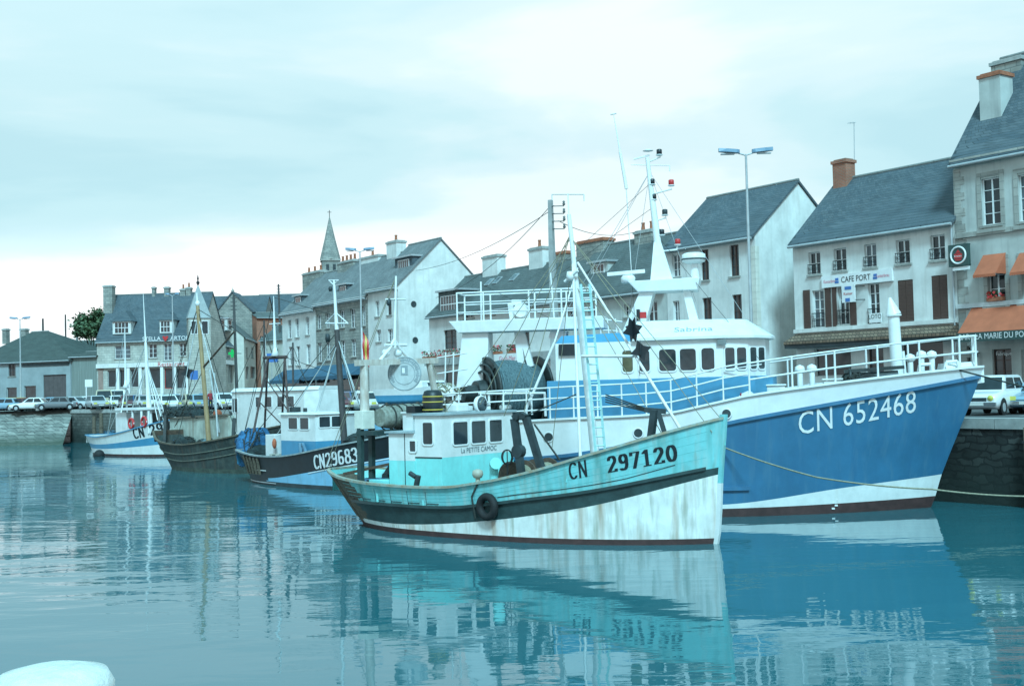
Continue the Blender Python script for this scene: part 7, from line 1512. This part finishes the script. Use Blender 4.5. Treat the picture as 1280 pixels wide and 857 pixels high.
# far left along the end quay
for kind, col_, px, Y, ang, lab in (('estate', 'yellow', 4, 131, 10, 'yellow estate car at the far left edge'), ('hatchback', 'darkred', 14, 129.5, 8, 'dark red hatchback beside the far left street lamp'), ('saloon', 'blue', 57, 128, 4, 'dark blue saloon parked before the brown garage door'), ('saloon', 'lightblue', 86, 130, 170, 'pale blue saloon in front of the grey shed'), ('hatchback', 'white', 104, 129, 200, 'white hatchback nose to the hotel end of the quay'), ('saloon', 'beige', 111, 133, 190, 'beige saloon below the hotel brick panel'), ('van', 'beige', 129, 127, -70, 'cream van standing behind the small white boat'), ('van', 'white', 152, 131, -80, 'white van parked behind the white mast'), ('saloon', 'grey', 98, 126.5, 185, 'grey saloon on the end quay corner'), ('hatchback', 'silver', 40, 131, 175, 'silver hatchback between the red car and the garage door'), ('saloon', 'white', 72, 134, 10, 'white saloon directly before the brown garage door'), ('hatchback', 'green', 118, 129, -60, 'dark green hatchback left of the cream van'), ('estate', 'white', 140, 134, -70, 'white estate car between the cream and white vans'), ('saloon', 'silver', 29, 133, 5, 'silver saloon behind the dark red hatchback'), ('hatchback', 'white', 92, 134, 0, 'white hatchback by the notice board'), ('saloon', 'lightblue', 121, 134, 15, 'pale blue saloon behind the dark green hatchback'), ('hatchback', 'white', 164, 127, -70, 'white hatchback right of the white van'), ('saloon', 'white', 66, 126.6, 182, 'white saloon nearest the pale slipway'), ('hatchback', 'lightblue', 24, 128.8, 172, 'pale blue hatchback right of the far left street lamp'), ('saloon', 'grey', 45, 134, 178, 'dark grey saloon behind the short white bollard'), ('hatchback', 'silver', 78, 128, -20, 'silver hatchback left of the notice board post'), ('estate', 'silver', 116, 125, -60, 'silver estate car at the corner above the timber piles'), ('hatchback', 'white', 143, 124, -65, 'white hatchback above the red and white life rings'), ('saloon', 'darkred', 156, 122, -65, 'dark red saloon above the red and white life rings'), ('saloon', 'silver', 175, 118, -60, 'silver saloon immediately right of the tall white mast'), ('hatchback', 'white', 190, 117, -62, 'white hatchback above the bow of the small white boat'), ('saloon', 'lightblue', 242, 107, -62, 'pale blue saloon close behind the yellow mast foot'), ('estate', 'white', 271, 105, -62, 'white estate car behind the orange buoy')):
    car_at(kind, col_, px, Y, ang, lab, 'cars parked in front of the hotel')
cl = [('hatchback', 'blue', 168, 122, -60), ('estate', 'red', 181, 122, -55), ('saloon', 'white', 196, 121, 15), ('hatchback', 'lightblue', 212, 119, -65), ('saloon', 'white', 224, 116, 20), ('estate', 'blue', 240, 114, -60), ('hatchback', 'silver', 250, 117, -60), ('saloon', 'white', 262, 110, 25), ('hatchback', 'lightblue', 276, 112, -60), ('saloon', 'white', 247, 132, 10), ('hatchback', 'blue', 270, 136, 5), ('saloon', 'silver', 285, 140, 5), ('hatchback', 'green', 300, 128, -50), ('estate', 'white', 312, 122, -50), ('saloon', 'blue', 322, 135, -30), ('hatchback', 'red', 330, 118, -50), ('hatchback', 'white', 309, 147, 0), ('saloon', 'lightblue', 290, 152, 0)]
more_cars = [('saloon', 'white', 203, 108, -62, 'white saloon nose-on left of the black star signal'), ('hatchback', 'grey', 219, 109, -62, 'grey hatchback behind the old boat nets'), ('estate', 'beige', 233, 108, -62, 'beige estate car behind the heaped nets'), ('hatchback', 'white', 284, 106, -62, 'white hatchback behind the pale blue hull'), ('saloon', 'red', 297, 104, -62, 'red saloon behind the long white cabin'), ('estate', 'grey', 258, 125, 10, 'grey estate car in the middle row beside the yellow mast'), ('saloon', 'black', 186, 128, 12, 'black saloon before the hotel pillars'), ('hatchback', 'beige', 228, 128, 8, 'beige hatchback behind the guard rail')]
for kind, col_, px, Y, ang, lab in more_cars: car_at(kind, col_, px, Y, ang, lab, 'cars in the harbour car park')
used = {}
extra = {('hatchback', 'blue'): ['blue hatchback parked right of the white mast', 'blue hatchback in the middle row of the car park'], ('saloon', 'white'): ['white saloon under the hotel lamp', 'white saloon left of the black star signal', 'white saloon just right of the yellow mast', 'white saloon in the back row by the brick panel'], ('hatchback', 'lightblue'): ['pale blue hatchback left of the yellow mast', 'pale blue hatchback right of the yellow mast']}
for kind, col_, px, Y, ang in cl:
    n_ = used.get((kind, col_), 0); used[(kind, col_)] = n_ + 1
    lab = extra[(kind, col_)][n_] if (kind, col_) in extra else {('estate', 'red'): 'red estate car in front of the red hotel entrance', ('estate', 'blue'): 'dark blue estate car beside the yellow mast', ('hatchback', 'silver'): 'silver hatchback behind the yellow mast', ('saloon', 'silver'): 'silver saloon in the back row by the pharmacy', ('hatchback', 'green'): 'dark green hatchback above the white cabin boat', ('estate', 'white'): 'white estate car above the white cabin boat roof', ('saloon', 'blue'): 'dark blue saloon at the mouth of the side street', ('hatchback', 'red'): 'red hatchback above the black boat wheelhouse', ('hatchback', 'white'): 'white hatchback by the pharmacy shop windows', ('saloon', 'lightblue'): 'pale blue saloon below the pharmacy cross'}[(kind, col_)]
    car_at(kind, col_, px, Y, ang, lab, 'cars in the harbour car park')
for kind, col_, px, Y, ang, lab in (('saloon', 'blue', 352, 94, -55, 'dark blue saloon under the short blue awning'), ('estate', 'silver', 372, 92, -60, 'silver estate car left of the dark mast'), ('saloon', 'darkred', 404, 84, -62, 'dark red saloon nose-on left of the dark mast'), ('hatchback', 'white', 392, 96, -60, 'white hatchback behind the dark red saloon'), ('hatchback', 'blue', 433, 90, -60, 'dark blue hatchback right of the dark mast'), ('saloon', 'white', 448, 82, -62, 'white saloon right of the cream gantry box'), ('hatchback', 'red', 470, 86, -60, 'red hatchback behind the gantry tripod'), ('van', 'white', 505, 74, -50, 'large white van behind the round lettered board'), ('estate', 'blue', 535, 78, -60, 'dark blue estate car right of the large white van'), ('saloon', 'silver', 560, 76, -60, 'silver saloon below the flower trough'), ('hatchback', 'lightblue', 612, 72, -60, 'pale blue hatchback below the shop signboard')):
    car_at(kind, col_, px, Y, ang, lab, 'cars parked below the terrace row')

# ------------------------------------------------------------------ fishing gear lying on the decks: crates, floats, coils, and more lines aloft
def gear(bt_, stack, where, group, colr):
    proto = None; names = ['bottom', 'middle', 'top'] if len(stack) == 3 else ['lower', 'upper']
    for nm, (x, y, z, a) in zip(names, stack):
        lab = nm + ' fish crate of the stack ' + where
        if proto is None:
            proto = empty('fish_crate', (0, 0, 0), 0, lab, 'crate', group); m = MB(); m.box(-.36, .36, -.22, .22, 0, .02)
            for q in ((-.36, .36, -.22, -.195), (-.36, .36, .195, .22)): m.box(*q, .021, .24)
            for q in ((-.36, -.335, -.194, .194), (.335, .36, -.194, .194)): m.box(*q, .021, .24)
            m.build('box', colr, proto); m = MB(); m.box(-.12, .12, -.232, -.221, .14, .2); m.build('handle', blackgrey, proto); c = proto
        else: c = copy_tree(proto); c['label'] = lab
        c.location = world(bt_, (x, y, z)); c.rotation_euler = (0, 0, bt_.root.rotation_euler.z + a)
z_ = lambda bt_, x, d=.66: bt_.zs(x) - d
gear(k, [(-11.7, -1.2, z_(k, -11.7), .2), (-11.7, -1.2, z_(k, -11.7) + .25, .3), (-11.65, -1.15, z_(k, -11.7) + .5, .1)], 'beside the blue net on the black boat', 'fish crates on the black boat', pm('crate_cream', (.45, .46, .40), .7, .25, 4))
gear(g, [(-12.4, -1.0, gd(-12.4), .2), (-12.4, -1.0, gd(-12.4) + .25, .25), (-12.35, -1.0, gd(-12.4) + .5, .1)], 'at the stern of the turquoise trawler', 'fish crates on the turquoise trawler', pm('crate_blue', (.10, .22, .34), .7, .25, 4))
gear(w6, [(-2.4, -.8, 2.3, .3), (-2.4, -.8, 2.55, .2)], 'before the long white cabin', 'fish crates on the white-cabined boat', pm('crate_yellow', (.40, .34, .22), .7, .25, 4))
def aloft(bt_, lines, mat, r=.016, name='rigging_line'):
    for (p, q) in lines: m = MB(); m.cyl(p, q, r, n=4); m.build(name, mat, bt_.root)
pale = MATS['pale_rope']
aloft(k, [(T_(421, 415), K_(300, 566, -.5)), (T_(421, 430), K_(330, 560, .9)), (T_(420, 395), K_(344, 372, -.3)), (T_(424, 440), K_(470, 560, .6)), (K_(342, 372, -.3), K_(300, 566, .2)), (K_(356, 446, -.3), K_(425, 470, 0)), (K_(330, 447, -.3), K_(301, 560, -1.0)), (K_(345, 446, -.3), K_(380, 560, 1.0))], rope_d)
aloft(o4, [(O_(247, 384), O_(199, 533, -.4)), (O_(247, 384), O_(203, 532, .8)), (O_(248, 390), O_(296, 545, -.9)), (O_(293, 414), O_(296, 540, .5)), (O_(293, 414), O_(247, 386)), (O_(255, 460), O_(215, 540, .6)), (O_(250, 430), O_(222, 548, -1.4))], rope_d, .022)
aloft(e, [(E_(182, 430), E_(134, 545, -.4)), (E_(182, 430), E_(150, 530, .7)), (E_(156, 412, .3), E_(134, 545, .4)), (E_(182, 445), E_(205, 528, -.6))], pale, .022)
aloft(g, [(g.hit(493, 350, 0), g.hit(452, 455, -.4)), (gx_(493, 352), g.hit(405, 588, -.2)), (gx_(455, 454), g.hit(410, 590, -.6)), (gx_(540, 452), g.hit(560, 516, -.3)), (g.hit(712, 300, 0), g.hit(553, 520, -.9)), (g.hit(714, 330, 0), g.hit(690, 560, 1.0)), (g.hit(716, 350, 0), g.hit(835, 555, -.9))], rope_m, .011)
aloft(b, [(G_(601, 355), b.hit(700, 404, 0)), (G_(688, 342), b.hit(812, 230, .1)), (G_(576, 380), b.hit(556, 480, -2)), (G_(650, 378), b.hit(815, 260, .1)), (b.hit(790, 354, .1), b.hit(800, 470, -2.6)), (b.hit(826, 300, .1), b.hit(950, 450, -2.0))], rope_d, .010)
for i, (px_, py_, Y_) in enumerate(((330, 400, 70), (366, 428, 68))):
    q = w6.hit(px_, py_, .4 * (i * 2 - 1)); m = MB(); m.cyl((q.x - .1, q.y, 1.9), (q.x, q.y, q.z), .09, .05, 8); m.build('dark_mast', MATS['dark_mast'], w6.root); aloft(w6, [((q.x, q.y, q.z - .2), (q.x - 4, q.y - 1, 2.4)), ((q.x, q.y, q.z - .2), (q.x + 4, q.y - .8, 2.6)), ((q.x, q.y, q.z - .8), (q.x + 1.5, q.y + 1.5, 2.5))], rope_d)
heap(w6.root, 'net_heap', (-11.9, .3, 1.85), .7, 1.2, 1.0, net_b, 91); heap(w6.root, 'net_heap', (-10.9, 1.0, 1.8), .8, .7, 1.2, net_d, 92)
heap(k.root, 'net_heap', (-10.6, .6, kd(-10.6)), .9, .8, .9, net_g, 93); heap(g.root, 'net_heap', (-12.6, .8, gd(-12.6)), .7, .8, .8, net_d, 94)
# ------------------------------------------------------------------ people
def person(loc, ang, label, shirt, trousers, pose=0, hair=(.04, .03, .02)):
    root = empty('person', loc, ang, label, 'person', 'people on the quay')
    J = {'pel': (0, 0, .95), 'waist': (0, 0, 1.08), 'chest': (0, .01, 1.30), 'neck': (0, 0, 1.47), 'chin': (0, -.02, 1.55), 'head': (0, -.01, 1.65), 'crown': (0, .01, 1.74)}
    rad = {'pel': .15, 'waist': .13, 'chest': .155, 'neck': .058, 'chin': .075, 'head': .095, 'crown': .06}
    E = [('pel', 'waist'), ('waist', 'chest'), ('chest', 'neck'), ('neck', 'chin'), ('chin', 'head'), ('head', 'crown')]
    for sd, s_ in (('l', -1), ('r', 1)):
        st_ = .10 * s_ * pose
        for n_, p, r in (('hip', (s_ * .09, 0, .90), .10), ('knee', (s_ * .10, -.03 - st_, .50), .065), ('ankle', (s_ * .10, .02 - st_ * 1.6, .09), .043), ('toe', (s_ * .12, -.13 - st_ * 1.6, .04), .035), ('sho', (s_ * .17, 0, 1.40), .065), ('elb', (s_ * .23, .03 + st_, 1.13), .045), ('wri', (s_ * .22, -.08 + st_, .90), .03), ('palm', (s_ * .22, -.10 + st_, .83), .035), ('tip', (s_ * .21, -.12 + st_, .74), .016), ('thumb', (s_ * .185, -.15 + st_, .80), .014)): J[n_ + sd] = p; rad[n_ + sd] = r
        E += [('pel', 'hip' + sd), ('hip' + sd, 'knee' + sd), ('knee' + sd, 'ankle' + sd), ('ankle' + sd, 'toe' + sd), ('chest', 'sho' + sd), ('sho' + sd, 'elb' + sd), ('elb' + sd, 'wri' + sd), ('wri' + sd, 'palm' + sd), ('palm' + sd, 'tip' + sd), ('palm' + sd, 'thumb' + sd)]
    names = list(J); me = bpy.data.meshes.new('body'); me.from_pydata([J[n] for n in names], [(names.index(a), names.index(c)) for a, c in E], []); o = bpy.data.objects.new('body', me); col.objects.link(o)
    sk = o.modifiers.new('skin', 'SKIN'); sv = me.skin_vertices[0].data
    for i, n in enumerate(names): sv[i].radius = (rad[n], rad[n] * (.72 if n in ('chest', 'waist', 'pel') else 1)); sv[i].use_root = (n == 'pel')
    o.modifiers.new('sub', 'SUBSURF').levels = 1; o.modifiers['sub'].render_levels = 1; bpy.context.view_layer.update()
    m2 = bpy.data.meshes.new_from_object(o.evaluated_get(bpy.context.evaluated_depsgraph_get())); bpy.data.objects.remove(o); m2.materials.clear()
    for x in (skin_m, shirt, trousers, pm('hair', hair, .8, .2, 6), black): m2.materials.append(x)
    for p in m2.polygons:
        z = p.center.z; r = abs(p.center.x); p.use_smooth = True
        p.material_index = 4 if z < .10 else 2 if (z < .98 and r < .19) else 0 if z < .93 else 1 if z < 1.455 else 3 if (z > 1.70 or (z > 1.58 and p.center.y > .02)) else 0
    ob = bpy.data.objects.new('body', m2); col.objects.link(ob); ob.parent = root; m = MB()
    for s_ in (-1, 1): m.ball((s_ * .034, -.098, 1.655), .012, 8)
    m.build('eyes', black, root); m = MB(); m.hexa([(-.013, -.095, 1.61), (.013, -.095, 1.61), (.013, -.085, 1.61), (-.013, -.085, 1.61)], [(-.006, -.097, 1.645), (.006, -.097, 1.645), (.006, -.09, 1.645), (-.006, -.09, 1.645)]); m.hexa([(-.012, -.122, 1.612), (.012, -.122, 1.612), (.012, -.09, 1.61), (-.012, -.09, 1.61)], [(-.005, -.1, 1.65), (.005, -.1, 1.65), (.005, -.09, 1.65), (-.005, -.09, 1.65)]); m.build('nose', skin_m, root); return root
clo = lambda n, c: pm('cloth_' + n, c, .85, .2, 8)
def man(px, Y, ang, lab, sh, tr, pose=0): P = at(px, 490, Y); return person((P.x, Y, ground(Y) + .01), R(ang), lab, sh, tr, pose)
man(263, 97, 15, 'person in dark jacket with red top standing by the yellow mast', clo('red', (.30, .03, .04)), clo('dark', (.02, .02, .03)), .3)
man(306, 150, -20, 'person in dark clothes walking past the side street shops', clo('black', (.02, .02, .025)), clo('navy', (.02, .03, .06)), 1)
man(449, 84, 30, 'person in white shirt behind the turquoise gantry', clo('white', (.6, .6, .58)), clo('navy', (.02, .03, .06)), .5)
for i, (px_, Y) in enumerate(((381, 96), (392, 97.5), (398, 96.5))): man(px_, Y, 40 * i, ('person in dark coat at the left of the trio under the awning', 'person in grey shirt in the middle of the trio under the awning', 'person in pale top at the right of the trio under the awning')[i], (clo('black', (.02, .02, .025)), clo('grey', (.15, .16, .17)), clo('pale', (.45, .42, .36)))[i], clo('navy', (.02, .03, .06)), .4 * i)
# ------------------------------------------------------------------ quay furniture
for i, (px_, Y) in enumerate(((47, 125.8), (108, 131.0))):
    P = at(px_, 500, Y); r_ = empty('notice_board' if i else 'quay_bollard', (P.x, Y, ground(Y)), 0, ('short white bollard on the end quay between red and blue cars', 'white notice board on a post at the corner of the end quay')[i], ('bollard', 'sign')[i])
    if i: m = MB(); m.cyl((0, 0, 0), (0, 0, 3.2), .07, n=8); m.build('post', white_c, r_); m = MB(); m.box(-.1, .7, -.09, -.072, 2.4, 3.2); m.build('board', white_c, r_)
    else: m = MB(); m.lathe([(.2, 0), (.18, .6), (.22, .7), (.1, .85)], n=12); m.build('post', white_c, r_)
P = at(243, 478, 131); r_ = empty('road_sign', (P.x, 131, ground(131)), 0, 'square blue road sign in front of the hotel brick panel', 'road sign'); zc = at(243, 468, 131).z - ground(131); m = MB(); m.cyl((0, 0, 0), (0, 0, zc + .5), .05, n=6); m.build('post', galv, r_); m = MB(); m.box(-.42, .42, -.08, -.052, zc - .55, zc + .45); m.build('plate', bluesg, r_)
P = at(340, 470, 150); r_ = empty('road_sign', (P.x, 150, ground(150)), 0, 'large blue direction board at the mouth of the side street', 'road sign'); zc = at(340, 447, 150).z - ground(150); m = MB(); m.cyl((0, 0, 0), (0, 0, zc + .5), .06, n=6); m.build('post', galv, r_); m = MB(); m.box(-.8, .8, -.1, -.062, zc - .55, zc + .55); m.build('plate', bluesg, r_)
m = MB(); A, B_ = at(222, 484, 127), at(264, 481, 131)
n_ = 8
for i in range(n_ + 1): p = A.lerp(B_, i / n_); m.cyl((p.x - A.x, p.y - A.y, 0), (p.x - A.x, p.y - A.y, .95), .05, n=5)
for z in (.5, .95): m.cyl((0, 0, z), (B_.x - A.x, B_.y - A.y, z), .04, n=5)
o = m.build('guard_rail', white_c); o.location = (A.x, A.y, ground(127)); tag(o, 'low white guard rail in front of the hotel terrace', 'railing')
# terrace chairs outside the restaurant
def chair(loc, ang, label):
    r_ = empty('terrace_chair', loc, ang, label, 'chair', 'white plastic chairs outside the restaurant'); m = MB(); m.box(-.24, .24, -.22, .24, .42, .46); m.build('seat', white_c, r_, .01); m = MB(); m.hexa([(-.24, .22, .46), (.24, .22, .46), (.24, .26, .46), (-.24, .26, .46)], [(-.22, .32, .9), (.22, .32, .9), (.22, .36, .9), (-.22, .36, .9)]); m.build('backrest', white_c, r_, .01)
    for x in (-.21, .21):
        for y in (-.2, .22): m = MB(); m.cyl((x, y, 0), (x, y, .43), .022, n=6); m.build('leg', white_c, r_)
for i, px_ in enumerate((1251, 1262)): P = at(px_, 480, 52.0 - i * .4); chair((P.x, P.y, ground(52) + .14), R(-40 + 60 * i), ('left white plastic chair between the two right-hand cars', 'right white plastic chair between the two right-hand cars')[i])
